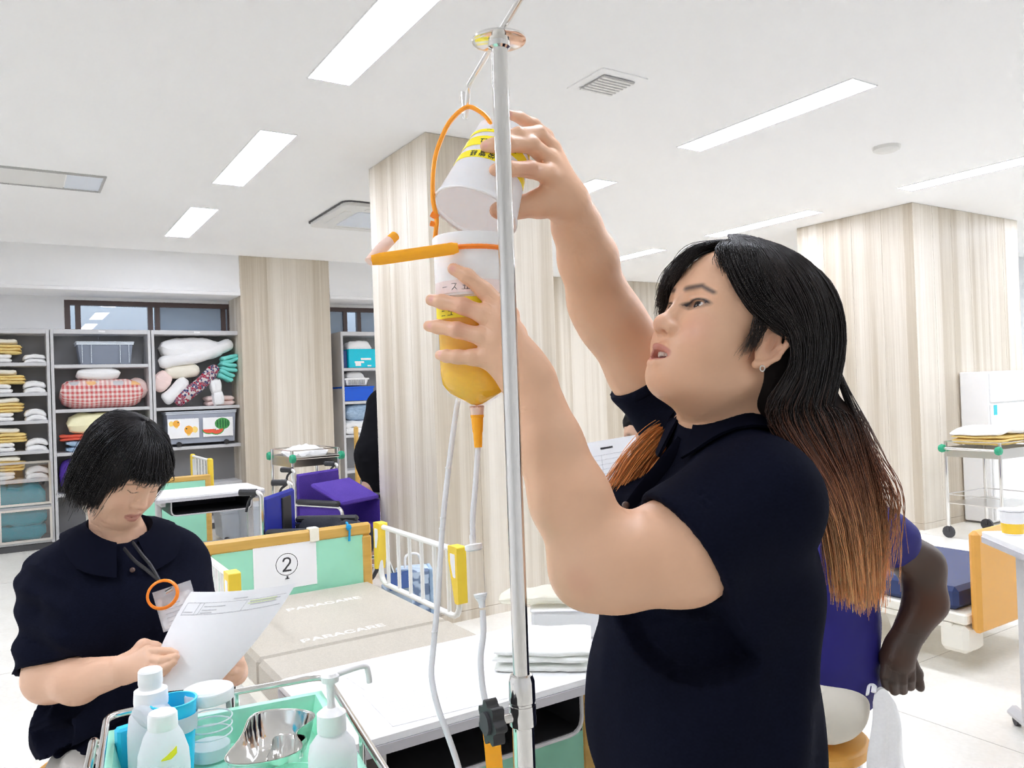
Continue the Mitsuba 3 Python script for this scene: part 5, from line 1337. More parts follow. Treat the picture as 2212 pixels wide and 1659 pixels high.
arm1 = [cap(S1, V(0.6830, 0.7011, 1.1776), .060, .0640, .02), cap(V(0.6830, 0.7011, 1.1776), V(0.6073, 0.7330, 1.1677), .0640, .0545, .02), cap(V(0.6073, 0.7330, 1.1677), E1, .0545, .046, .02),
        ellp(V(0.5684, 0.7485, 1.1571), (.034, .034, .036), .03), cap(V(0.5856, 0.7408, 1.1768), V(0.5646, 0.7619, 1.2458), .049, .0475, .022), cap(V(0.5646, 0.7619, 1.2458), V(0.5494, 0.7806, 1.3128), .0475, .0405, .015),
        cap(V(0.5494, 0.7806, 1.3128), W1_, .0405, .0315, .012), cap(W1_, V(0.5293, 0.8031, 1.4095), .0315, .029, .01)]
# near hand: the back of the hand, four fingers round the bottle, the thumb on its far side
m_i, m_m, m_r, m_p = V(0.5084, 0.8100, 1.4788), V(0.5025, 0.8080, 1.4616), V(0.4972, 0.8115, 1.4399), V(0.4893, 0.8215, 1.4198)
hand1 = []
for q, r in ((m_i, .0130), (m_m, .0140), (m_r, .0135), (m_p, .0120)):
    hand1.append(cap(V(0.5291, 0.8034, 1.4010), q, .0225, r, .016))
hand1 += chain([m_i, V(0.4915, 0.8241, 1.5024), V(0.4741, 0.8333, 1.5204), V(0.4618, 0.8464, 1.5308)], [.0125, .0103, .0090, .0074], .005)
hand1 += chain([m_m, V(0.4863, 0.8194, 1.4730), V(0.4682, 0.8368, 1.4845), V(0.4531, 0.8618, 1.4920), V(0.4479, 0.8817, 1.4964)], [.0130, .0112, .0102, .0088, .0074], .005)
hand1 += chain([m_r, V(0.4837, 0.8213, 1.4462), V(0.4625, 0.8425, 1.4556), V(0.4510, 0.8700, 1.4618), V(0.4447, 0.8841, 1.4640)], [.0125, .0108, .0098, .0086, .0072], .005)
hand1 += chain([m_p, V(0.4763, 0.8304, 1.4215), V(0.4626, 0.8451, 1.4229), V(0.4555, 0.8591, 1.4249), V(0.4532, 0.8731, 1.4268)], [.0120, .0098, .0086, .0078, .0066], .005)
hand1 += chain([V(0.5360, 0.8107, 1.4183), V(0.5422, 0.8372, 1.4508), V(0.5531, 0.8657, 1.4785), V(0.5602, 0.8965, 1.5005)], [.0170, .0135, .0112, .0085], .010)
for q in (V(0.4643, 0.8298, 1.4836), V(0.4582, 0.8358, 1.4550)):
    hand1.append(ellp(q, (.0045, .0045, .0055), .008))
nails1 = [(V(0.4556, 0.8397, 1.5300), .0085), (V(0.4420, 0.8712, 1.4961), .0085), (V(0.4388, 0.8736, 1.4636), .0082), (V(0.4477, 0.8623, 1.4280), .0070)]
# far arm and hand: raised, four fingers over the cup, thumb below
arm2 = [cap(S2, V(0.8291, 0.9118, 1.4034), .060, .056, .02), cap(V(0.8291, 0.9118, 1.4034), V(0.7718, 0.9240, 1.4822), .056, .048, .02), cap(V(0.7718, 0.9240, 1.4822), E2, .048, .043, .02),
        cap(E2, V(0.7145, 0.9005, 1.5665), .0445, .042, .02), cap(V(0.7145, 0.9005, 1.5665), V(0.6806, 0.8803, 1.6071), .042, .034, .015), cap(V(0.6806, 0.8803, 1.6071), W2_, .034, .029, .012)]
k_a, k_b, k_c, k_d = V(0.6318, 0.8806, 1.7272), V(0.6279, 0.8632, 1.7052), V(0.6148, 0.8504, 1.6850), V(0.6041, 0.8408, 1.6627)
hand2 = []
for q, r in ((k_a, .0110), (k_b, .0125), (k_c, .0130), (k_d, .0130)):
    hand2.append(cap(V(0.6491, 0.8621, 1.6378), q, .0220, r, .016))
hand2 += chain([k_a, V(0.6097, 0.8769, 1.7393), V(0.5829, 0.8702, 1.7425), V(0.5597, 0.8614, 1.7404)], [.0105, .0088, .0080, .0068], .005)
hand2 += chain([k_b, V(0.6009, 0.8530, 1.7190), V(0.5592, 0.8383, 1.7068), V(0.5356, 0.8392, 1.6989)], [.0120, .0108, .0098, .0078], .005)
hand2 += chain([k_c, V(0.5786, 0.8378, 1.6968), V(0.5396, 0.8307, 1.6900), V(0.5213, 0.8389, 1.6886), V(0.5145, 0.8457, 1.6884)], [.0125, .0112, .0098, .0088, .0078], .005)
hand2 += chain([k_d, V(0.5683, 0.8269, 1.6609), V(0.5344, 0.8225, 1.6562), V(0.5210, 0.8252, 1.6547), V(0.5152, 0.8289, 1.6543)], [.0125, .0108, .0095, .0084, .0072], .005)
hand2 += chain([V(0.6357, 0.8613, 1.6325), V(0.6024, 0.8588, 1.6274), V(0.5734, 0.8656, 1.6211), V(0.5553, 0.8772, 1.6182), V(0.5486, 0.8815, 1.6179)], [.0220, .0175, .0130, .0105, .0085], .012)
nails2 = [(V(0.5079, 0.8380, 1.6871), .0075), (V(0.5585, 0.8550, 1.7388), .007)]
torso1 = [cap(NB + V(0, 0, -.06), TM[1] + V(0, 0, -.05), .075, .10, .03), cap(S1, S2, .05, .05, .05)]
body1 = hd1 + neck1 + arm1 + hand1 + arm2 + hand2 + torso1
def clipbox(lo, hi): return np.minimum(lo, hi), np.maximum(lo, hi)
regs = []
hlo, hhi = bounds_of(hd1, .006)
regs.append((body1, hlo, hhi, .0018))
b0, b1 = bounds_of(hand1 + [cap(W1_, W1_, .035)], .004); regs.append((body1, b0, b1, .0021))
c0, c1 = bounds_of(hand2 + [cap(W2_, W2_, .032)], .004); regs.append((body1, c0, c1, .0021))
def rest(P, D):                                     # the coarse rest of the figure stops where the fine regions begin
    for lo, hi in ((hlo, hhi), (b0, b1), (c0, c1)):
        q = np.maximum(lo + .013 - P, P - hi + .013).max(1)
        D = np.maximum(D, -q)
    return D
lo_, hi_ = bounds_of(body1, .01)
parts_ = [sculpt(p, a, b, h) for p, a, b, h in regs] + [sculpt(body1, lo_, hi_, .0042, rest)]
bv, bf = cat(*parts_)
def skin(v, base, var=.06, seed=0):
    q = meshkit.fbm(v * 28, 3, seed)[:, None] - .5
    q2 = meshkit.fbm(v * 11, 2, seed + 5)[:, None] - .5
    return np.clip(np.asarray(base) * (1 + var * q) + np.array([.03, -.02, -.03]) * q2, 0, 1)
bc = skin(bv, (.74, .445, .290))
bc = paint_head(bv, bc, HM, blush=.55)
for q, r in nails1 + nails2:
    d = soft(np.linalg.norm(bv - q, axis=1), r)[:, None]
    bc = bc * (1 - .75 * d) + np.array([.74, .36, .33]) * .75 * d
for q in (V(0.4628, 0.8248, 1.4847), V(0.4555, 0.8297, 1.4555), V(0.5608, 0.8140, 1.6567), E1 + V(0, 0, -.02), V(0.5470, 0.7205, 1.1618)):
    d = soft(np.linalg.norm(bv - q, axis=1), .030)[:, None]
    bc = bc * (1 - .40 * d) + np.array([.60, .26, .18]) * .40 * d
put_person(w1, 'body', (bv, bf), 'm_skin', bc)
for s_ in (1, -1):
    eyeball(w1, HM, s_, nrm((1, .06, .16)))
tt = np.linspace(-1, 1, 9)
tz = part(w1, 'teeth', cat(*[xf(box((0, 0, 0), (.004, .0062, .0085), .0016), rz(-x * 38), hl((.0955 - .012 * x * x, x * .0175, -.0475))) for x in tt]), 'm_teeth', 40)
mo = trimesh.creation.icosphere(2, 1.0)
part(w1, 'mouth', xf((np.asarray(mo.vertices) * (.010, .019, .008) * HM[2], mo.faces), HM[0], hl((.083, 0, -.053))), 'm_mouth', True)
part(w1, 'earring', tube(np.stack([hl((-.002 + .0035 * math.cos(a), .082, -.031 + .0035 * math.sin(a))) for a in np.linspace(0, 2 * np.pi, 16, endpoint=False)]), .0009, 6, True), 'm_chrome', 40)

# the polo shirt
def tl(q, M=TM): return np.asarray(q, float) @ M[0].T * M[2] + M[1]
HEM1 = V(0.6857, 0.7005, 1.1795); HD1 = nrm(V(0.6381, 0.7158, 1.1505) - V(0.6857, 0.7005, 1.1795))
HEM2 = V(0.8284, 0.9123, 1.4013); HD2 = nrm(E2 - S2)
fd, ld = TM[0][:, 0], TM[0][:, 1]
shirt = [cap(tl((.012, 0, -.06)), tl((.012, 0, -.36)), .130, .138, .05, ID, 1, (ld, 1.32, .98)),
         ellp(tl((.070, .075, .00)), (.090, .085, .095), .05, ID, 1, TM[0]), ellp(tl((.070, -.075, .00)), (.090, .085, .095), .05, ID, 1, TM[0]),
         ellp(tl((-.010, 0, -.02)), (.100, .165, .125), .05, ID, 1, TM[0]), ellp(tl((.052, 0, -.22)), (.115, .165, .15), .05, ID, 1, TM[0]), cap(V(0.8390, 0.7700, 1.2940), tl((.035, 0, -.03)), .066, .10, .05), cap(V(0.8420, 0.7677, 1.3294), V(0.8390, 0.7700, 1.2940), .058, .066, .03),
         cap(NB + V(0, 0, -.065), S1 + V(0, 0, .015), .050, .056, .05), cap(NB + V(0, 0, -.060), S2, .050, .056, .05),
         cap(S1 + (S1 - E1) * .02, HEM1, .0760, .0775, .04), cap(HEM1, HEM1 + HD1 * .05, .0775, .0785, .01),
         cap(S2 + (S2 - E2) * .1, HEM2, .067, .066, .04), cap(HEM2, HEM2 + HD2 * .05, .066, .066, .01)]
tn = [cap(HEM1 - HD1 * .022, HEM1 + HD1 * .12, .0695, .0710,.004,ID,-1)]
arms_away = [cap(V(0.8421, 0.7677, 1.3314), hl((-.005, 0, -.03)), .060, .066, .006, ID, -1)]
def shirt_post(P, D):
    w = meshkit.fbm(P * (7, 7, 3.2) + 3, 3, 3) - .5
    w2 = meshkit.fbm(P * (16, 16, 7), 2, 9) - .5
    D = D + .015 * w + .008 * w2
    # soft drape folds pulling from the armpit towards the waist
    q = (P - S1) @ np.stack([fd, UP], 1)
    D = D + .0035 * np.sin((q[:, 0] * 60 + q[:, 1] * 26)) * np.clip(-q[:, 1] * 4, 0, 1)
    near1 = np.linalg.norm(P - HEM1, axis=1) < .16; near2 = np.linalg.norm(P - HEM2, axis=1) < .14
    D = np.where(near1, np.maximum(D, (P - HEM1) @ HD1), D)
    D = np.where(near2, np.maximum(D, (P - HEM2) @ HD2), D)
    return D
sp = shirt + tn + arms_away
slo, shi = bounds_of(shirt, .02); slo[2] = tl((0, 0, -.46))[2]
sv, sf = sculpt(sp, slo, shi, .0048, shirt_post)
sh = put_person(w1, 'polo_shirt', (sv, sf), 'm_navy_polo')
for hc, hdv, rr in ((HEM1, HD1, .0755), (HEM2, HD2, .0625)):
    u_ = nrm(np.cross(hdv, UP)); w_ = np.cross(hdv, u_)
    part(sh, 'cuff', tube(np.stack([hc - hdv * .012 + (u_ * math.cos(a) + w_ * math.sin(a)) * rr for a in an]), .0042, 8, True, flat=(1, 3.2) if False else None), 'm_navy_trim', 50)
# collar: a folded band round the neck, open at the front
ca_ = np.linspace(math.radians(18), math.radians(342), 40)
cc = V(0.8421, 0.7676, 1.3327)
ring_ = lambda r, dz, tilt: np.stack([cc + fd * math.cos(a) * r * 1.06 + ld * math.sin(a) * r + UP * (dz - math.cos(a) * tilt) for a in ca_])
CG = (np.stack([ring_(.0600, .004, .014), ring_(.0655, .008, .014), ring_(.0730, -.006, .016), ring_(.0860, -.040, .020)]))
CG[2:] = settle(CG[2:], np.array([.004, .007]), shirt)
part(sh, 'collar', sheet(CG, .004), 'm_navy_trim', 50)
part(sh, 'placket', tube(smooth_path([cc + fd * .068 + UP * -.035, tl((.125, 0, .06)), tl((.155, 0, .0))], 14), .012, 8, flat=(.35, 1.2)), 'm_navy_trim', 50)
for t_ in (tl((.138, 0, .065)), tl((.156, 0, .015))):
    part(sh, 'button', trimesh.creation.icosphere(1, .0055).apply_translation(t_), 'm_button', True)
# trousers and shoes
hip = tl((0, 0, -.42))
tr_ = [cap(hip, hip + V(0, 0, -.12), .150, .150, .05, ID, 1, (ld, 1.18, 1.0))]
for s_ in (1, -1):
    a_, b_, c_ = hip + ld * s_ * .085 + V(0, 0, -.10), hip + ld * s_ * .09 + fd * .02 + V(0, 0, -.36), hip + ld * s_ * .095 - fd * .01
    c_ = V(c_[0], c_[1], .09)
    tr_ += [cap(a_, b_, .098, .070, .04), cap(b_, c_, .070, .055, .03)]
lo2, hi2 = bounds_of(tr_, .01)
tv, tf = sculpt(tr_, lo2, hi2, .009, lambda P, D: np.maximum(D + .008 * (meshkit.fbm(P * (9, 9, 5), 2, 4) - .5), .06 - P[:, 2]))
put_person(w1, 'trousers', (tv, tf), 'm_dark_trousers')
for s_ in (1, -1):
    c_ = hip + ld * s_ * .095; c_ = V(c_[0], c_[1], 0)
    q = [cap(c_ + V(0, 0, .045) - fd * .03, c_ + V(0, 0, .035) + fd * .14, .044, .034, .02)]
    l3, h3 = bounds_of(q, .01)
    vv, ff = sculpt(q, l3, h3, .006, lambda P, D: np.maximum(D, .002 - P[:, 2]))
    put_person(w1, 'shoe', (vv, ff), 'm_white_plastic')

# hair: a close cap, a mass down the back, and thousands of fine locks over both
R_, O_, s_h = HM
def hq(p): return (p - O_) @ R_ / s_h
backA, backB = V(0.9480, 0.6989, 1.4448), V(1.0097, 0.6866, 1.0717)
mass = [ellp((-.022, 0, .060), (.100, .084, .087), .01, HM), ellp((.030, 0, .076), (.050, .064, .050), .02, HM), ellp((-.070, 0, .030), (.086, .072, .090), .03, HM), ellp((-.072, 0, -.03), (.066, .066, .072), .03, HM),
        cap(hl((-.080, 0, -.03)), V(0.9701, 0.7098, 1.3074), .054, .042, .05), cap(V(0.9701, 0.7098, 1.3074), V(0.9987, 0.6865, 1.2079), .040, .028, .04), cap(V(0.9987, 0.6865, 1.2079), V(1.0043, 0.6777, 1.1299), .030, .014, .03),
        cap(hl((.030, .066, .075)), hl((-.022, .080, .030)), .018, .014, .02), cap(hl((.030, -.066, .075)), hl((-.022, -.080, .030)), .018, .014, .02)]
cutface = [ellp((.088, .0, .000), (.060, .078, .066), .012, HM, -1), ellp((.060, .055, -.005), (.062, .050, .070), .012, HM, -1), ellp((.060, -.055, -.005), (.062, .050, .070), .012, HM, -1), ellp((-.004, .086, -.002), (.030, .026, .040), .006, HM, -1)]
def ombre(z, n_):
    """dark at the roots, auburn below the shoulders, light orange at the tips; z in metres above the floor"""
    t = np.clip((1.350 - z) / .240 + .10 * n_, 0, 1)[..., None]
    a, b, c = np.array([.0120, .0085, .0082]), np.array([.21, .072, .034]), np.array([.80, .42, .18])
    return np.where(t < .5, a + (b - a) * np.clip(t * 2, 0, 1) ** 1.3, b + (c - b) * np.clip(t * 2 - 1, 0, 1) ** 1.2)
mlo, mhi = bounds_of(mass, .01)
def hair_post(P, D):
    return D + .008 * (meshkit.fbm(P * (60, 60, 5), 2, 11) - .5)
mv, mf = sculpt(mass + cutface, mlo, mhi, .004, hair_post)
hb_ = put_person(w1, 'hair', (mv, mf), 'm_hair_base', ombre(mv[:, 2], meshkit.fbm(mv * (40, 40, 4), 2, 2) - .5) * .8, 'long dark brown hair fading to orange tips')
solid = [ellp((-.022, 0, .060), (.100, .084, .087), .01, HM), ellp((.036, 0, .075), (.058, .067, .056), .02, HM), ellp((-.055, 0, .0), (.060, .074, .090), .03, HM)] + [q for q in shirt[:8]] + neck1
rg = np.random.default_rng(21)
locks = []
def bundle(A_, B_, n, r, seed, spread=.004, tip=1.0, tone_=1.0, wob=.004, clump=0):
    """locks spread between two guide curves"""
    q = np.random.default_rng(seed)
    a, b = smooth_path(A_, 30), smooth_path(B_, 30)
    t = q.random((n, 1, 1)); k_ = np.linspace(0, 1, 30)[None, :, None]
    if clump: t = t + (np.floor(t * clump) / clump + .5 / clump + q.normal(size=(n, 1, 1)) * .012 - t) * .85 * np.clip((k_ - .25) / .6, 0, 1)
    Ls = (.80 + .2 * q.random((n, 1, 1))) * tip
    S = a[None] * (1 - t) + b[None] * t
    S = S + q.normal(size=(n, 1, 3)) * spread * (k_ * 1.0 + .25) + wob * np.sin(k_ * 7 + q.random((n, 1, 3)) * 9) * k_
    idx = k_[..., 0] * Ls[..., 0] * 29; i0 = np.floor(idx).astype(int).clip(0, 28); fr = (idx - i0)[..., None]
    S = np.take_along_axis(S, i0[..., None], 1) * (1 - fr) + np.take_along_axis(S, i0[..., None] + 1, 1) * fr
    tn_ = np.exp(q.normal(size=(n, 1, 1)) * .32) * tone_
    return S, tn_, q
G = [[hl((.060, .014, .123)), hl((.066, .056, .096)), hl((.030, .086, .052)), hl((-.022, .094, .030)), hl((-.050, .088, -.020)), V(0.8181, 0.6761, 1.3466), V(0.8137, 0.6496, 1.3004), V(0.8720, 0.6426, 1.2403), V(0.9188, 0.6609, 1.1632), V(0.9312, 0.6655, 1.0799)],
     [hl((.030, .014, .136)), hl((.012, .074, .110)), hl((-.030, .094, .066)), hl((-.062, .088, .020)), hl((-.078, .076, -.040)), V(0.8563, 0.6635, 1.3390), V(0.8888, 0.6551, 1.2830), V(0.9290, 0.6538, 1.2184), V(0.9447, 0.6562, 1.1542), V(0.9558, 0.6618, 1.0701)],
     [hl((.000, .012, .143)), hl((-.050, .064, .128)), hl((-.105, .066, .086)), hl((-.138, .056, .025)), hl((-.145, .046, -.045)), V(0.9347, 0.6609, 1.3418), V(0.9557, 0.6599, 1.2779), V(0.9791, 0.6574, 1.2128), V(0.9861, 0.6595, 1.1417), V(0.9875, 0.6654, 1.0573)],
     [hl((-.030, .000, .144)), hl((-.096, .022, .128)), hl((-.145, .020, .080)), hl((-.166, .012, .015)), hl((-.172, .004, -.055)), V(1.0131, 0.6820, 1.3385), V(1.0237, 0.6758, 1.2722), V(1.0359, 0.6687, 1.2058), V(1.0414, 0.6657, 1.1396), V(1.0316, 0.6728, 1.0577)],
     [hl((-.020, -.016, .143)), hl((-.080, -.050, .126)), hl((-.128, -.060, .075)), hl((-.145, -.056, .010)), hl((-.146, -.050, -.060)), V(1.0405, 0.7357, 1.3374), V(1.0647, 0.7210, 1.2531), V(1.0787, 0.7127, 1.1831), V(1.0750, 0.7038, 1.1226), V(1.0583, 0.7032, 1.0568)],
     [hl((.040, -.020, .140)), hl((.010, -.074, .112)), hl((-.030, -.092, .060)), hl((-.070, -.084, .010)), hl((-.080, -.074, -.060)), V(1.0338, 0.7756, 1.3306), V(1.0588, 0.7604, 1.2512), V(1.0661, 0.7445, 1.1810), V(1.0674, 0.7324, 1.1192), V(1.0598, 0.7259, 1.0589)]]
for gi in range(5):
    S, tn_, q = bundle(G[gi], G[gi + 1], (1300, 1500, 1700, 1100, 500)[gi], .001, 50 + gi, .0050, wob=.0045, clump=(5, 6, 7, 7, 4)[gi])
    S = S[:, np.r_[0:30:1]][:, [0, 1, 2, 3, 4, 5, 6, 7, 8, 9, 11, 12, 14, 15, 17, 18, 20, 21, 23, 25, 27, 29]]
    S = settle(S, rg.random(len(S)) * .009 + .003, solid)
    nz = rg.normal(size=(len(S), 1)) * .9
    locks.append(ribbons(S, .00075, np.clip(ombre(S[:, :, 2], nz) * tn_, 0, 1)))
# lock that falls in front of the far shoulder, orange at the tips
S, tn_, q = bundle([V(0.9071, 0.8445, 1.3641), V(0.8568, 0.8591, 1.3346), V(0.8024, 0.8704, 1.3096), V(0.7604, 0.8798, 1.2746), V(0.7302, 0.8876, 1.2362), V(0.7106, 0.8944, 1.2142)], [V(0.9311, 0.8530, 1.3563), V(0.8747, 0.8538, 1.3163), V(0.8387, 0.8534, 1.2769), V(0.8036, 0.8525, 1.2457), V(0.7816, 0.8549, 1.2140), V(0.7691, 0.8572, 1.1884)], 700, .001, 31, .008, clump=7)
kk_ = np.linspace(0, 1, 30)[None, :, None]
col_ = np.clip((np.array([.028, .012, .009]) * (1 - np.clip(kk_ * 3.2, 0, 1)) + np.array([.60, .24, .075]) * np.clip(kk_ * 3.2, 0, 1)) * tn_, 0, 1)
locks.append(ribbons(S, .0006, col_))
# fringe swept across the forehead
S, tn_, q = bundle([hl((.050, .010, .134)), hl((.090, -.012, .108)), hl((.104, -.034, .074)), hl((.098, -.050, .046)), hl((.086, -.060, .026))], [hl((.040, -.030, .136)), hl((.070, -.060, .108)), hl((.076, -.074, .070)), hl((.066, -.080, .030)), hl((.050, -.082, .000))], 380, .001, 32, .005, wob=.004)
locks.append(ribbons(S, .0005, np.clip(np.array([.010, .0075, .0075]) * tn_ * np.ones((1, 30, 1)), 0, 1)))
S, tn_, q = bundle([hl((.052, .012, .134)), hl((.094, .004, .108)), hl((.107, -.004, .076)), hl((.107, -.012, .052))], [hl((.048, .010, .136)), hl((.096, -.014, .106)), hl((.106, -.032, .070)), hl((.100, -.046, .044))], 110, .001, 36, .004, wob=.004)
locks.append(ribbons(S, .0004, np.clip(np.array([.012, .009, .009]) * tn_ * np.ones((1, 30, 1)), 0, 1)))
S, tn_, q = bundle([hl((.050, .014, .134)), hl((.084, .040, .106)), hl((.076, .064, .070)), hl((.046, .078, .040)), hl((.010, .084, .028)), hl((-.040, .088, .020))], [hl((.030, .016, .142)), hl((.050, .058, .118)), hl((.040, .080, .080)), hl((.018, .088, .054)), hl((-.012, .090, .042)), hl((-.050, .090, .030))], 700, .001, 33, .0035, wob=.003)
locks.append(ribbons(S, .0006, np.clip(np.array([.010, .0075, .0075]) * tn_ * np.ones((1, 30, 1)), 0, 1)))
S, tn_, q = bundle([hl((.052, .012, .130)), hl((.078, .022, .116)), hl((.088, .040, .094)), hl((.082, .056, .070))], [hl((.048, .020, .132)), hl((.070, .040, .116)), hl((.072, .058, .090)), hl((.056, .072, .062))], 220, .001, 37, .003, wob=.003)
locks.append(ribbons(S, .0005, np.clip(np.array([.011, .008, .008]) * tn_ * np.ones((1, 30, 1)), 0, 1)))
# soft short hair in front of the ear
S, tn_, q = bundle([hl((.034, .078, .045)), hl((.030, .079, .020)), hl((.026, .077, -.004)), hl((.030, .075, -.030))], [hl((.014, .081, .042)), hl((.012, .0805, .022)), hl((.014, .078, .004)), hl((.016, .076, -.012))], 130, .001, 34, .0035, wob=.003)
locks.append(ribbons(S, .00028, np.clip(np.array([.020, .013, .011]) * tn_ * np.ones((1, 30, 1)), 0, 1)))
# loose single hairs at the back
S, tn_, q = bundle([V(0.9653, 0.6764, 1.3982), V(0.9853, 0.6642, 1.3333), V(1.0054, 0.6519, 1.2747), V(1.0241, 0.6404, 1.2226), V(1.0270, 0.6391, 1.1648), V(1.0187, 0.6450, 1.0945)], [V(0.9789, 0.6798, 1.3723), V(0.9993, 0.6673, 1.3132), V(1.0222, 0.6533, 1.2475), V(1.0401, 0.6422, 1.2015), V(1.0332, 0.6472, 1.1435), V(1.0205, 0.6560, 1.0728)], 46, .001, 35, .008, wob=.008)
locks.append(ribbons(S, .0006, np.clip(ombre(S[:, :, 2], 0) * tn_, 0, 1)))
vs, fs, cs, nn = [], [], [], 0
for a, b, c in locks:
    vs.append(a); fs.append(b + nn); cs.append(c); nn += len(a)
k_ = put_person(hb_, 'lock', (np.vstack(vs), np.vstack(fs)), 'm_hair', np.vstack(cs))
labels[k_] = {'kind': 'stuff'}
# ------------------------------------------------------------------ the woman with bobbed hair who reads a sheet of paper
w2 = thing('person', 'woman with black bobbed hair in a navy polo shirt reading a paper sheet', 'person')
HN = (facing(153, -35, -6), V(0.2083, 2.0050, 1.2133), .89)
TN = (facing(128, -4), V(0.2073, 2.0443, 0.8877), 1.0)
fd2, ld2 = TN[0][:, 0], TN[0][:, 1]
def tn2(q): return np.asarray(q, float) @ TN[0].T + TN[1]
def hn(q): return np.asarray(q, float) @ HN[0].T * HN[2] + HN[1]
NB2 = V(0.2060, 2.0494, 1.0646)
A1, B1, C1 = V(0.0809, 2.0888, 0.9728), V(0.0599, 1.9970, 0.7927), V(0.1768, 1.7734, 0.8436)          # her right arm, at the left of the picture
A2, B2, C2 = V(0.3121, 2.0596, 0.9744), V(0.3451, 1.9691, 0.7710), V(0.3882, 1.7752, 0.7925)
hd2 = head_prims(HN, cheek=1.05, mouth=0, eye_open=0, jowl=1.1)
neck2 = [cap(hn((-.032, 0, -.03)), NB2, .046, .054, .02), cap(hn((.0, 0, -.06)), NB2 + fd2 * .02, .030, .045, .03), cap(NB2, NB2 + V(0, 0, -.1), .06, .07, .02)]
armA = [cap(A1, B1, .056, .050, .02), cap(B1, V(0.1089, 1.9062, 0.7999), .050, .046, .03), cap(V(0.1089, 1.9062, 0.7999), C1, .046, .029, .02)]
armB = [cap(A2, B2, .056, .048, .02), cap(B2, C2, .046, .028, .02)]
hA = []
kA = [V(0.2203, 1.7334, 0.8822), V(0.2209, 1.7153, 0.8722), V(0.2178, 1.7078, 0.8593), V(0.2131, 1.7062, 0.8481)]
for q in kA: hA.append(cap(V(0.1841, 1.7628, 0.8478), q, .0225, .0135, .014))
hA += chain([kA[0], V(0.2398, 1.7030, 0.8861), V(0.2553, 1.6932, 0.8854), V(0.2648, 1.6895, 0.8807)], [.0112, .0096, .0086, .0074], .0012)
hA += chain([kA[1], V(0.2386, 1.6861, 0.8726), V(0.2537, 1.6800, 0.8746), V(0.2645, 1.6778, 0.8775)], [.0112, .0096, .0086, .0074], .0012)
hA += chain([kA[2], V(0.2356, 1.6799, 0.8596), V(0.2501, 1.6753, 0.8640), V(0.2594, 1.6741, 0.8696)], [.0108, .0093, .0083, .0072], .0012)
hA += chain([kA[3], V(0.2289, 1.6819, 0.8470), V(0.2403, 1.6793, 0.8515), V(0.2486, 1.6775, 0.8565)], [.0100, .0085, .0076, .0064], .0012)
hA += chain([V(0.1972, 1.7780, 0.8594), V(0.2193, 1.7779, 0.8822), V(0.2399, 1.7767, 0.8754), V(0.2533, 1.7729, 0.8689)], [.0185, .0135, .0110, .0090], .010)
hB = []
kB = [V(0.3914, 1.7253, 0.8370), V(0.3915, 1.7075, 0.8263), V(0.3863, 1.6990, 0.8144), V(0.3784, 1.6982, 0.8049)]
for q in kB: hB.append(cap(V(0.3926, 1.7605, 0.7956), q, .0220, .0130, .014))
hB += chain([kB[0], V(0.3772, 1.7105, 0.8536), V(0.3654, 1.7203, 0.8535), V(0.3571, 1.7293, 0.8510)], [.0120, .0105, .0094, .0080], .004)
hB += chain([kB[1], V(0.3742, 1.6911, 0.8422), V(0.3624, 1.7046, 0.8391), V(0.3538, 1.7161, 0.8360)], [.0120, .0105, .0094, .0080], .004)
hB += chain([kB[2], V(0.3682, 1.6832, 0.8267), V(0.3583, 1.6967, 0.8232), V(0.3500, 1.7091, 0.8215)], [.0115, .0100, .0090, .0076], .004)
hB += chain([kB[3], V(0.3631, 1.6866, 0.8127), V(0.3548, 1.6991, 0.8100), V(0.3481, 1.7105, 0.8101)], [.0105, .0090, .0080, .0068], .004)
hB += chain([V(0.3948, 1.7589, 0.8154), V(0.3851, 1.7589, 0.8413), V(0.3740, 1.7648, 0.8420)], [.0175, .0125, .0095], .010)
for kk_, hand in ((kA, hA), (kB, hB)):
    pass
body2 = hd2 + neck2 + armA + armB + hA + hB + [cap(NB2 + V(0, 0, -.05), tn2((0, 0, -.05)), .075, .10, .03), cap(A1, A2, .05, .05, .05)]
r1_ = bounds_of(hd2, .006); r2_ = bounds_of(hA, .004); r3_ = bounds_of(hB, .004)
def rest2(P, D):
    for lo, hi in (r1_, r2_, r3_):
        D = np.maximum(D, -np.maximum(lo + .013 - P, P - hi + .013).max(1))
    return D
lo_, hi_ = bounds_of(body2, .01)
bv, bf = cat(sculpt(body2, *r1_, .0024), sculpt(body2, *r2_, .0019, None, 1), sculpt(body2, *r3_, .0021, None, 1), sculpt(body2, lo_, hi_, .0055, rest2))
bc = skin(bv, (.74, .46, .315), seed=4)
bc = paint_head(bv, bc, HN, lip=(.46, .17, .14), blush=.25, brow_a=.6, closed=True)
put_person(w2, 'body', (bv, bf), 'm_skin', bc)
HE1 = V(0.0641, 2.0084, 0.8046); HF1 = nrm(B1 - A1); HE2 = V(0.3386, 1.9850, 0.7964); HF2 = nrm(B2 - A2)
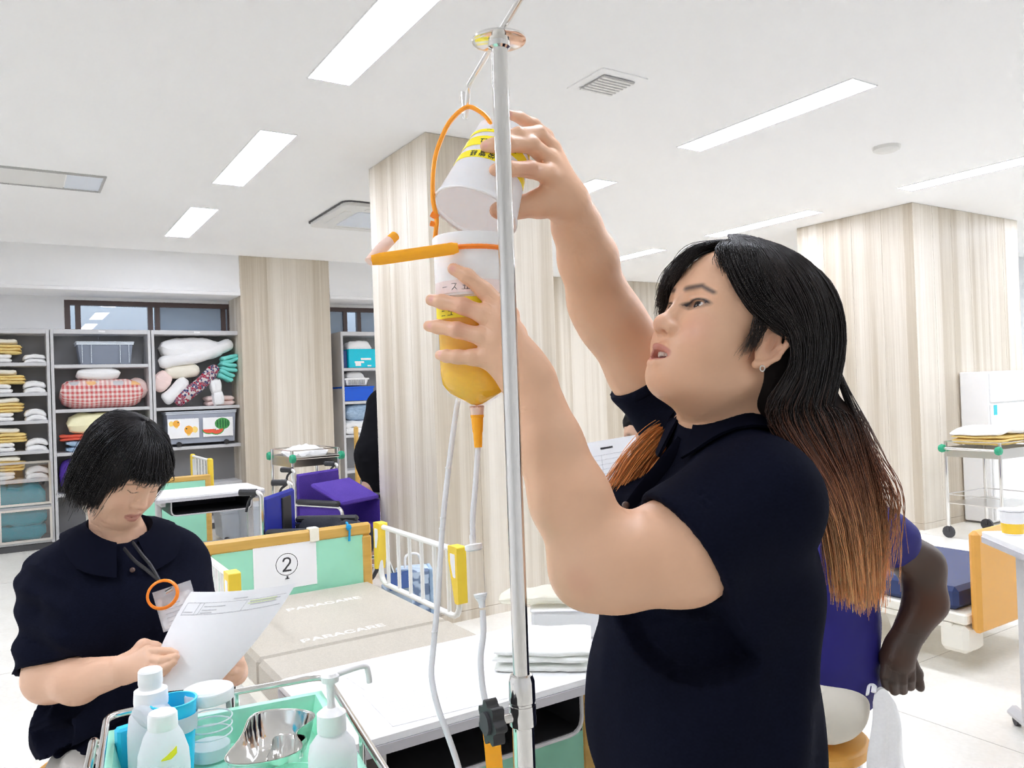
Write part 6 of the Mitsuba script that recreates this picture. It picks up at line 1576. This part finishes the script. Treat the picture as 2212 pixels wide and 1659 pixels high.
shirt2 = [cap(tn2((0, 0, .06)), tn2((.01, 0, -.25)), .130, .140, .05, ID, 1, (ld2, 1.28, .96)), ellp(tn2((-.01, 0, .10)), (.105, .185, .12), .05, ID, 1, TN[0]),
          ellp(tn2((.075, .08, .02)), (.085, .09, .09), .05, ID, 1, TN[0]), ellp(tn2((.075, -.08, .02)), (.085, .09, .09), .05, ID, 1, TN[0]), ellp(tn2((.04, 0, -.20)), (.125, .18, .15), .06, ID, 1, TN[0]),
          cap(NB2 + V(0, 0, -.070), A1 + V(0, 0, .0), .046, .060, .05), cap(NB2 + V(0, 0, -.070), A2 + V(0, 0, .0), .046, .060, .05), cap(NB2 + fd2 * .015 + V(0, 0, -.105), tn2((.04, 0, .03)), .070, .10, .05),
          cap(A1, HE1, .078, .070, .04), cap(HE1, HE1 + HF1 * .05, .070, .071, .01), cap(A2, HE2, .076, .068, .04), cap(HE2, HE2 + HF2 * .05, .068, .069, .01)]
carve2 = [cap(HE1 - HF1 * .04, HE1 + HF1 * .12, .061, .062, .004, ID, -1), cap(HE2 - HF2 * .04, HE2 + HF2 * .12, .060, .061, .004, ID, -1), cap(NB2 + V(0, 0, -.012), hn((-.01, 0, -.03)), .066, .066, .008, ID, -1)]
def shirt2_post(P, D):
    D = D + .022 * (meshkit.fbm(P * (8, 8, 5) + 7, 3, 13) - .5) + .008 * (meshkit.fbm(P * (20, 20, 14), 2, 19) - .5)
    q = P - A1
    D = D + .0045 * np.sin(q[:, 2] * 95 + q[:, 0] * 40) * (np.linalg.norm(P - (A1 + B1) / 2, axis=1) < .16)
    s_ = (P - TN[1]) @ ACROSS
    D = np.maximum(D, .600 + .46 * np.clip(s_ + .157, 0, .24) - P[:, 2])
    for hc, hd in ((HE1, HF1), (HE2, HF2)):
        nr = np.linalg.norm(P - hc, axis=1) < .13
        D = np.where(nr, np.maximum(D, (P - hc) @ hd), D)
    return D
slo, shi = bounds_of(shirt2, .02); slo[2] = tn2((0, 0, -.345))[2]
sv, sf = sculpt(shirt2 + carve2, slo, shi, .0058, shirt2_post)
sh2 = put_person(w2, 'polo_shirt', (sv, sf), 'm_navy_polo')
cc = NB2 + fd2 * .012 + V(0, 0, .012)
CG = (np.stack([np.stack([cc + fd2 * math.cos(a) * r * 1.06 + ld2 * math.sin(a) * r + UP * (dz - math.cos(a) * t_) for a in ca_]) for r, dz, t_ in ((.060, .012, .034), (.066, .016, .034), (.078, -.002, .040), (.096, -.040, .050))]))
CG[1:] = settle(CG[1:], np.array([.006, .009, .011]), shirt2)
CG = np.concatenate([CG[:1], CG[1:]])
part(sh2, 'collar', sheet(CG, .004), 'm_navy_trim', 50)
part(sh2, 'button', trimesh.creation.icosphere(1, .006).apply_translation(tn2((.118, .0, .135))), 'm_button', True)
# bob
mass2 = [ellp((-.020, 0, .060), (.102, .085, .090), .01, HN), ellp((.036, 0, .072), (.062, .072, .058), .02, HN), ellp((-.040, 0, -.02), (.070, .072, .074), .03, HN),
         cap(hn((.012, .078, .03)), hn((.010, .074, -.050)), .014, .010, .03), cap(hn((.012, -.078, .03)), hn((.010, -.074, -.050)), .014, .010, .03)]
face2 = [ellp((.096, 0, -.020), (.062, .064, .072), .012, HN, -1), ellp((.03, 0, -.10), (.06, .062, .05), .012, HN, -1)]
mlo, mhi = bounds_of(mass2, .01)
mv, mf = sculpt(mass2 + face2, mlo, mhi, .0045, lambda P, D: D + .007 * (meshkit.fbm(P * (50, 50, 12), 2, 21) - .5))
h2_ = put_person(w2, 'hair', (mv, mf), 'm_hair_base', np.tile([.010, .009, .010], (len(mv), 1)))
solid2 = [ellp((-.020, 0, .060), (.100, .083, .088), .01, HN), ellp((.036, 0, .070), (.060, .070, .056), .02, HN), ellp((-.040, 0, -.03), (.072, .076, .076), .03, HN)]
rg = np.random.default_rng(77)
def bob(a, fr):                                       # guide from the crown to the hem of the bob at azimuth a (0 = face)
    c, s = math.cos(a), math.sin(a)
    e = .030 if abs(a) < .75 else (-.085 - .03 * min(1, (abs(a) - .75)))
    e = .046 + .010 * abs(c) if abs(a) < .62 else e
    top = (-.015, .004 * s, .158)
    q1 = (-.015 + .075 * c, .060 * s, .138); q2 = (-.010 + (.112 if abs(a) < .62 else .102) * c, .090 * s, .085)
    q3 = (-.010 + (.116 if abs(a) < .62 else .102) * c, .094 * s, .085 * .5 + e * .5); q4 = (-.012 + (.112 if abs(a) < .62 else .078) * c, .080 * s, e)
    return [hn(q) for q in (top, q1, q2, q3, q4)]
locks = []
az = np.concatenate([np.linspace(-math.pi, -.64, 11), np.linspace(-.60, .60, 7), np.linspace(.64, math.pi, 11)])
for i in range(len(az) - 1):
    if abs(az[i + 1] - az[i]) < .05: continue
    n_ = 110 if abs((az[i] + az[i + 1]) / 2) < .62 else 150
    S, tn_, q = bundle(bob(az[i], 0), bob(az[i + 1], 0), n_ * 2, .001, 200 + i, .0055, wob=.005)
    if abs((az[i] + az[i + 1]) / 2) > .62: S = settle(S, rg.random(len(S)) * .012 + .003, solid2)
    locks.append(ribbons(S[:, ::2], .0008, np.clip(np.array([.010, .0085, .0095]) * tn_ * np.ones((1, 15, 1)), 0, 1)))
vs, fs, cs, nn = [], [], [], 0
for a, b, c in locks:
    vs.append(a); fs.append(b + nn); cs.append(c); nn += len(a)
k_ = put_person(h2_, 'lock', (np.vstack(vs), np.vstack(fs)), 'm_hair', np.vstack(cs)); labels[k_] = {'kind': 'stuff'}
# light trousers, seated
mat('light_trousers', (0.62, 0.60, 0.55), 0.8, spec=.2)
mat('beige_trousers', (0.66, 0.62, 0.54), 0.8, spec=.2)
hp2 = tn2((0, 0, -.30))
tr_ = []
for s_ in (1, -1):
    a_ = hp2 + ld2 * s_ * .085 + fd2 * .03 + V(0, 0, -.035); kx = hp2 + ld2 * s_ * .10 + fd2 * .30 + V(0, 0, -.03); ft = kx + fd2 * .02; ft = V(ft[0], ft[1], .08)
    tr_ += [cap(a_, kx, .085, .070, .05), cap(kx, ft, .068, .050, .03)]
lo2, hi2 = bounds_of(tr_, .01)
tv, tf = sculpt(tr_, lo2, hi2, .010)
put_person(w2, 'trousers', (tv, tf), 'm_light_trousers')
for s_ in (1, -1):
    c_ = hp2 + ld2 * s_ * .10 + fd2 * .32; c_ = V(c_[0], c_[1], 0)
    q = [cap(c_ + V(0, 0, .045) - fd2 * .03, c_ + V(0, 0, .035) + fd2 * .13, .044, .034, .02)]
    l3, h3 = bounds_of(q, .01)
    put_person(w2, 'shoe', sculpt(q, l3, h3, .006, lambda P, D: np.maximum(D, .002 - P[:, 2])), 'm_white_plastic')
# lanyard, orange ring and name card
k = thing('name_badge', 'clear name card on a black lanyard with an orange ring, worn by the reading woman', 'name badge')
thin('badge_clear', (0.93, 0.94, 0.97), .15, .4, .5)
n0 = V(0.2573, 1.8035, 1.0049)
part(k, 'lanyard', tube(smooth_path([V(0.2221, 1.9204, 1.0735), V(0.2346, 1.8710, 1.0509), V(0.2451, 1.8312, 1.0341), n0]), .0030, 6, flat=(1.0, 1.6)), 'm_black_plastic', 40)
part(k, 'lanyard', tube(smooth_path([V(0.2054, 1.9311, 1.0609), V(0.2204, 1.8766, 1.0401), V(0.2379, 1.8335, 1.0250), n0]), .0030, 6, flat=(1.0, 1.6)), 'm_black_plastic', 40)
rc = V(0.2592, 1.7847, 0.9801); ru_ = nrm(ACROSS * .95 + AWAY * .1 - UP * .1); rv_ = nrm(UP * .85 + AWAY * .25 + ACROSS * .12)
part(k, 'ring', tube(np.stack([rc + ru_ * math.cos(a) * .0295 + rv_ * math.sin(a) * .0285 for a in an]), .0026, 8, True, flat=(1, 1.7)), 'm_orange_plastic', 40)
b0_, b1_, b2_ = V(0.2498, 1.8027, 0.9655), V(0.3151, 1.7870, 0.9820), V(0.2556, 1.7937, 0.9026)
bu, bw = nrm(b1_ - b0_), nrm(b2_ - b0_); bl, bh = np.linalg.norm(b1_ - b0_), np.linalg.norm(b2_ - b0_)
part(k, 'card', prism([(0, 0), (bl, 0), (bl, bh), (0, bh)], .0008, b0_, bu, bw - bu * (bw @ bu)), 'm_paper', False)
part(k, 'sleeve', prism([(-.004, -.018), (bl + .004, -.018), (bl + .004, bh + .004), (-.004, bh + .004)], .0016, b0_, bu, bw - bu * (bw @ bu)), 'm_badge_clear', False)
wv = nrm(bw - bu * (bw @ bu)); nv = np.cross(bu, wv)
for i in range(6):
    part(k, 'text_line', prism([(.010, .016 + i * .0085), (bl * (.62 + .08 * (i % 3)), .016 + i * .0085), (bl * (.62 + .08 * (i % 3)), .0178 + i * .0085), (.010, .0178 + i * .0085)], .0024, b0_ - nv * .0008, bu, wv), 'm_ink_pale', False)
part(k, 'clip', tube([V(0.2663, 1.7897, 0.9818), V(0.2791, 1.7898, 0.9874)], .004, 8), 'm_chrome', 40)
# the sheet she reads, bent over at its upper right corner
k = thing('paper_sheet', 'large white form held in both hands by the reading woman', 'paper')
c00, c10, c01, c11 = V(0.3097, 1.7524, 0.9838), V(0.5127, 1.6938, 0.9804), V(0.2171, 1.7004, 0.8117), V(0.3404, 1.6750, 0.8071)
cm0, cm1 = V(0.4048, 1.6916, 0.9828), V(0.2749, 1.6754, 0.8111)
le, re_, me = V(0.2480, 1.7334, 0.8914), V(0.4352, 1.6729, 0.8975), V(0.3285, 1.6819, 0.8946)
U_ = np.linspace(0, 1, 16); Wn = np.linspace(0, 1, 20)
def quad3(a, b, c, t): return 2 * (t - .5) * (t - 1) * a[None] + -4 * t * (t - 1) * b[None] + 2 * t * (t - .5) * c[None]
L0, L1_, L2 = quad3(c00, cm0, c10, U_[:, None]), quad3(le, me, re_, U_[:, None]), quad3(c01, cm1, c11, U_[:, None])
PP = np.stack([2 * (t - .5) * (t - 1) * L0 - 4 * t * (t - 1) * L1_ + 2 * t * (t - .5) * L2 for t in Wn], 1)
part(k, 'sheet', sheet(PP, .0006), 'm_paper', True)
def on_sheet(u0, u1, v0, v1, off=-.0010):
    uu, vv_ = np.linspace(u0, u1, 8), np.linspace(v0, v1, 3)
    L0, L1_, L2 = quad3(c00, cm0, c10, uu[:, None]), quad3(le, me, re_, uu[:, None]), quad3(c01, cm1, c11, uu[:, None])
    Q = np.stack([2 * (t - .5) * (t - 1) * L0 - 4 * t * (t - 1) * L1_ + 2 * t * (t - .5) * L2 for t in vv_], 1)
    d = EYE - Q; d /= np.linalg.norm(d, axis=-1, keepdims=True)
    return Q, d
sd = np.cross(PP[8, 0] - PP[0, 0], PP[0, 9] - PP[0, 0]); sd = nrm(sd); sd = sd if sd @ (EYE - PP[8, 9]) > 0 else -sd
def pr(u0, u1, v0, v1, m):
    Q, d = on_sheet(u0, u1, v0, v1)
    part(k, 'print', sheet(Q + sd * .0007, .0004), m, True)
for v_ in (.10, .21, .215):
    pr(.04, .96, v_, v_ + .006, 'm_ink_pale')
for u_ in (.04, .16, .20, .60):
    pr(u_, u_ + .005, .10, .215, 'm_ink_pale')
for i, (a, b, v_) in enumerate(((.22, .42, .135), (.22, .36, .17), (.64, .92, .125), (.66, .90, .155), (.05, .14, .185), (.45, .58, .07), (.22, .33, .195))):
    pr(a, b, v_, v_ + .010, 'm_ink_pale')
for v_ in (.115, .14):
    pr(.63, .88, v_, v_ + .008, 'm_highlighter')
# the low couch she sits on
k = thing('bench', 'navy padded bench with orange wooden end under the reading woman', 'bench')
bz = hp2[2] - .055
bc_ = hp2 + fd2 * -.02
RB = np.stack([ACROSS, AWAY, UP], 1)
X = lambda m: xf(m, RB, V(bc_[0], bc_[1], 0))
part(k, 'cushion', X(bx(-.19, .30, -.22, .20, bz - .09, bz - .002, .02)), 'm_navy_vinyl', False)
part(k, 'end_board', X(bx(-.215, -.182, -.22, .22, .10, bz - .01, .015)), 'm_orange_wood', False)
part(k, 'end_board', X(bx(.302, .335, -.22, .22, .10, bz - .01, .015)), 'm_orange_wood', False)
part(k, 'frame', X(bx(-.182, .302, -.19, .19, bz - .14, bz - .092, .008)), 'm_cream_metal', False)
for sx in (-.20, .32):
    for sy in (-.19, .19):
        part(k, 'leg', X(bx(sx - .015, sx + .015, sy - .015, sy + .015, 0, .12, .004)), 'm_orange_wood', False)

# ------------------------------------------------------------------ people in the background
def simple_person(lab, prims_skin, base, clothes, hair, h=.010, eyes=None, head=None, fine=None):
    k = thing('person', lab, 'person')
    lo, hi = bounds_of(prims_skin, .01)
    if fine is None:
        v, f = sculpt(prims_skin, lo, hi, h)
    else:
        q0, q1 = bounds_of(fine, .004)
        v, f = cat(sculpt(prims_skin, q0, q1, .003, None, 1), sculpt(prims_skin, lo, hi, h, lambda P, D: np.maximum(D, -np.maximum(q0 + .02 - P, P - q1 + .02).max(1))))
    c = skin(v, base, .10, 9)
    if head is not None: c = paint_head(v, c, head, blush=.1, lip=np.asarray(base) * .7)
    put_person(k, 'body', (v, f), 'm_skin', c)
    for nm, pr_, m, cutz, amp in clothes:
        lo, hi = bounds_of([q for q in pr_ if q['op'] > 0], .015)
        v, f = sculpt(pr_, lo, hi, h * .8, (lambda a_, cz: (lambda P, D: np.maximum(D + a_ * (meshkit.fbm(P * 9, 3, 31) - .5), cz(P))))(amp, cutz))
        put_person(k, nm, (v, f), m)
    lo, hi = bounds_of([q for q in hair if q['op'] > 0], .01)
    v, f = sculpt(hair, lo, hi, h * .7, lambda P, D: D + .010 * (meshkit.fbm(P * 60, 2, 5) - .5))
    put_person(k, 'hair', (v, f), 'm_hair_base', np.tile([.008, .0075, .008], (len(v), 1)))
    if head is not None and eyes:
        for s_ in (1, -1): eyeball(k, head, s_, nrm((1, 0, 0)))
    return k
none = lambda P: np.full(len(P), -1.0)
def hair_short(M): return [ellp((-.022, 0, .066), (.103, .085, .088), .01, M), ellp((.030, 0, .085), (.062, .070, .050), .02, M), ellp((-.05, 0, .01), (.070, .076, .06), .02, M), ellp((.085, 0, .0), (.062, .078, .066), .01, M, -1), ellp((.03, .085, -.01), (.04, .03, .05), .008, M, -1), ellp((.03, -.085, -.01), (.04, .03, .05), .008, M, -1)]
# the man at the right, seated with his back turned, hand pressed on the stool
H3 = (facing(-20, -12), V(1.7799, 1.3332, 1.1175), 1.0)
pel = V(1.8153, 1.3158, 0.5591)
f3 = facing(-30, 0)[:, 0]; l3_ = np.cross(UP, f3)
nb3 = V(1.8112, 1.3141, 1.0121)
sA, eA, wA = V(1.8125, 1.1711, 0.9886), V(1.9417, 1.1368, 0.8979), V(1.8634, 1.1531, 0.7009)
sB = nb3 * 2 - sA + V(0, 0, -.12); eB = sB + f3 * .10 + V(0, 0, -.26); wB = eB + f3 * .22
fist = [cap(wA, V(1.8512, 1.1553, 0.6740), .036, .042, .02)]
for i, (x, y) in enumerate(((1912,1470), (1930,1480), (1948,1478), (1966,1468))):
    pass
fist += chain([V(1.8290, 1.1635, 0.6765), V(1.8062, 1.1606, 0.6399), V(1.8225, 1.1683, 0.6110), V(1.8549, 1.1772, 0.6149)], [.018, .0130, .0115, .0105], .0015)
fist += chain([V(1.8378, 1.1520, 0.6743), V(1.8167, 1.1457, 0.6305), V(1.8340, 1.1551, 0.6008), V(1.8704, 1.1673, 0.6049)], [.018, .0132, .0118, .0105], .0015)
fist += chain([V(1.8513, 1.1433, 0.6737), V(1.8340, 1.1346, 0.6297), V(1.8514, 1.1439, 0.6012), V(1.8842, 1.1585, 0.6043)], [.018, .0130, .0115, .0105], .0015)
fist += chain([V(1.8678, 1.1387, 0.6749), V(1.8620, 1.1309, 0.6336), V(1.8768, 1.1395, 0.6070), V(1.9010, 1.1537, 0.6112)], [.019, .0140, .0120, .0105], .0015)
fist += chain([V(1.8985, 1.1547, 0.6699), V(1.9248, 1.1501, 0.6244), V(1.9281, 1.1483, 0.5972), V(1.9319, 1.1460, 0.5876)], [.018, .0145, .0120, .0100], .008)
skin3 = head_prims(H3, ear=True) + [cap(H3[1] + V(0, 0, -.03), nb3, .056, .062, .02), cap(sA, eA, .060, .052, .03), cap(eA, V(1.9395, 1.1272, 0.8087), .052, .050, .03), cap(V(1.9395, 1.1272, 0.8087), wA, .050, .034, .02)] + fist + [cap(sB, eB, .058, .05, .03), cap(eB, wB, .05, .034, .03), ellp(wB + f3 * .05, (.05, .04, .03), .03), cap(sA, sB, .05, .05, .05), cap(nb3, pel, .07, .09, .05)]
hA3 = V(1.8746, 1.1554, 0.9595); dA3 = nrm(eA - sA)
top3 = [cap(nb3 + V(0, 0, -.10), pel + V(0, 0, .05), .125, .130, .05, ID, 1, (l3_, 1.25, .95)), cap(nb3 + V(0, 0, -.06), sA, .05, .066, .05), cap(nb3 + V(0, 0, -.06), sB, .05, .066, .05), cap(sA, V(1.8524, 1.1600, 0.9653), .070, .068, .03), cap(sB, (sB + eB) / 2, .068, .066, .03)]
mat('royal_blue', (0.018, 0.014, 0.14), 0.6, spec=.25)
shorts = []
for s_ in (1, -1):
    a_ = pel + l3_ * s_ * .09 + V(0, 0, .0); kx = a_ + f3 * .36 + l3_ * s_ * .03 + V(0, 0, .0)
    shorts += [cap(a_, kx, .098, .080, .05)]
    skin3 += [cap(kx - f3 * .05, kx + f3 * .05, .065, .058, .03), cap(kx + f3 * .05, V(*(kx + f3 * .02)[:2], .06), .058, .042, .03)]
    ft = V(*(kx + f3 * .02)[:2], .04)
    skin3 += [cap(ft, ft + f3 * .12, .04, .03, .02)]
p3 = simple_person('seated man in a royal blue shirt and beige shorts behind the woman with long hair', skin3, (.060, .030, .019), [('shirt', top3, 'm_royal_blue', lambda P: pel[2] - .02 - P[:, 2], .02), ('shorts', shorts, 'm_beige_trousers', none, .022)], hair_short(H3), .0085, True, H3, fist)
sz = pel[2] - .115
stc = pel - ACROSS * .05 + f3 * .02
k = thing('stool', 'round stool with orange seat and chrome legs under the man in blue', 'stool')
part(k, 'seat', lathe([(0, sz - .04), (.140, sz - .04), (.150, sz - .03), (.150, sz - .008), (.140, sz), (0, sz)], 40, V(*stc[:2], 0)), 'm_orange_wood', 40)
for i in range(4):
    a = i * math.pi / 2 + .35
    part(k, 'leg', tube([V(stc[0] + .12 * math.cos(a), stc[1] + .12 * math.sin(a), sz - .04), V(stc[0] + .17 * math.cos(a), stc[1] + .17 * math.sin(a), .0)], .012, 12), 'm_chrome', 40)
part(k, 'ring', tube(np.stack([V(stc[0] + .150 * math.cos(a), stc[1] + .150 * math.sin(a), .18) for a in an]), .008, 8, True), 'm_chrome', 40)
k = thing('cloth_bag', 'limp white cloth bag hanging beside the orange stool', 'bag')
bgc = V(1.7573, 1.1395, 0.5254)
gx, gz = np.meshgrid(np.linspace(-1, 1, 16), np.linspace(0, 1, 20), indexing='ij')
for sgn_ in (1, -1):
    wdt = .018 + .030 * np.sqrt(gz) + .010 * gz
    Pg = bgc[None, None] + ACROSS * (gx * wdt + .018 * gz + .006 * np.sin(gz * 9))[..., None] + UP * (.105 - .34 * gz - .018 * gx ** 2 * (1 - gz))[..., None] + AWAY * (sgn_ * (.006 + .030 * gz) * (1 - gx ** 2) + .010 * np.sin(gx * 6 + gz * 4) * gz)[..., None]
    part(k, 'side', sheet(Pg, .002), 'm_white_cloth', True)
part(k, 'strap', tube(smooth_path([bgc + UP * .095 - ACROSS * .02, V(1.7596, 1.1608, 0.6278), V(1.7593, 1.1729, 0.6265), bgc + UP * .09 - ACROSS * .035], 16), .006, 8, flat=(1, .4)), 'm_white_cloth', 40)

# the person in black bending behind the column
b4 = V(2.4648, 5.6683, 0.9935)
f4 = -ACROSS
sk4 = [cap(b4 + V(0, 0, .35), b4 + V(0, 0, -.1), .10, .12, .05), cap(V(2.2990, 5.5991, 0.6922), V(2.2946, 5.6035, 0.5174), .085, .060, .03), cap(V(2.5645, 5.7264, 0.6563), V(b4[0] + .1, b4[1], .1), .09, .05, .03), cap(V(2.2808, 5.6120, 0.5529), V(*V(2.2808, 5.6120, 0.5529)[:2], .08), .058, .045, .03)]
H4 = (facing(10, -30), V(2.5518, 5.6073, 1.5642), 1.0)
sk4 += head_prims(H4) + [cap(H4[1], b4 + V(0, 0, .36), .055, .06, .03)]
top4 = [cap(V(2.4720, 5.6610, 1.2804), V(2.3925, 5.5966, 0.9129), .165, .21, .08), cap(V(2.3925, 5.5966, 0.9129), V(2.4029, 5.5916, 0.7359), .21, .17, .05)]
mat('black_cloth', (0.006, 0.006, 0.008), 0.9, spec=.1)
simple_person('person in black half hidden by the timber column beside the purple wheelchair', sk4, (.50, .32, .24), [('black_top', top4, 'm_black_cloth', none, .03)], hair_short(H4), .012, False, None)

# the person reading behind the raised arm
H5 = (facing(60, -8), V(2.0105, 2.2180, 1.1678), 1.0)
n5 = H5[1] + V(0, 0, -.17)
c5 = V(n5[0], n5[1], 0)
f5 = facing(60, 0)[:, 0]; l5 = np.cross(UP, f5)
s5a, s5b = n5 + l5 * .17 + V(0, 0, -.06), n5 - l5 * .17 + V(0, 0, -.06)
e5a, e5b = s5a + f5 * .10 + V(0, 0, -.24), s5b + f5 * .10 + V(0, 0, -.24)
h5a, h5b = e5a + f5 * .18 + V(0, 0, .10), e5b + f5 * .18 + V(0, 0, .10)
sk5 = head_prims(H5) + [cap(H5[1] + V(0, 0, -.03), n5, .054, .058, .02), cap(s5a, e5a, .05, .042, .02), cap(e5a, h5a, .042, .03, .02), ellp(h5a + f5 * .03, (.04, .03, .035), .03), cap(s5b, e5b, .05, .042, .02), cap(e5b, h5b, .042, .03, .02), ellp(h5b + f5 * .03, (.04, .03, .035), .03), cap(n5, c5 + V(0, 0, .5), .07, .1, .05)]
top5 = [cap(n5 + V(0, 0, -.12), c5 + V(0, 0, .52), .12, .13, .05, ID, 1, (l5, 1.25, .95)), cap(n5 + V(0, 0, -.07), s5a, .05, .065, .05), cap(n5 + V(0, 0, -.07), s5b, .05, .065, .05), cap(s5a, (s5a + e5a) / 2, .066, .062, .03), cap(s5b, (s5b + e5b) / 2, .066, .062, .03)]
leg5 = []
for s_ in (1, -1):
    a_ = c5 + V(0, 0, .50) + l5 * s_ * .09; kx = a_ + f5 * .36; leg5 += [cap(a_, kx, .09, .07, .05), cap(kx, V(kx[0], kx[1], .06), .062, .05, .03)]
simple_person('black haired person holding a printed sheet, mostly hidden behind the raised arm', sk5, (.52, .33, .23), [('shirt', top5, 'm_navy_polo', none, .02), ('trousers', leg5, 'm_dark_trousers', none, .015)], hair_short(H5), .0085, True, H5)
k = thing('chair', 'plain chair hidden under the reading person behind the raised arm', 'chair')
part(k, 'seat', xf(box((0, 0, .395), (.42, .42, .04), .015), rz(30), c5), 'm_steel_grey', False)
for sx in (-.18, .18):
    for sy in (-.18, .18):
        part(k, 'leg', xf(cyl((sx, sy, 0), (sx, sy, .375), .012, 10), rz(30), c5), 'm_chrome', 40)
k = thing('printed_sheet', 'white printed sheet held up between the forearm and the orange hair lock', 'paper')
p0, p1, p2 = V(1.4900, 1.9570, 1.2040), V(1.6605, 1.9309, 1.2189), V(1.4993, 1.9530, 0.9946)
pu, pw = nrm(p1 - p0), nrm(p2 - p0)
part(k, 'sheet', prism([(0, 0), (.21, 0), (.21, .28), (0, .28)], .001, p0, pu, pw - pu * (pu @ pw)), 'm_paper', False)
pw = nrm(pw - pu * (pu @ pw)); pn = np.cross(pu, pw)
for (x, y, l, t) in ((.075, .022, .045, .006), (.03, .045, .15, .0012), (.03, .060, .15, .0012), (.03, .075, .15, .0012), (.03, .09, .15, .0012), (.03, .105, .15, .0012), (.03, .12, .15, .0012), (.03, .045, .0012, .12), (.075, .045, .0012, .12)):
    part(k, 'print', prism([(x, y), (x + l, y), (x + l, y + t), (x, y + t)], .0026, p0 - pn * .0008, pu, pw), 'm_ink' if t > .004 and t < .01 else 'm_ink_pale', False)
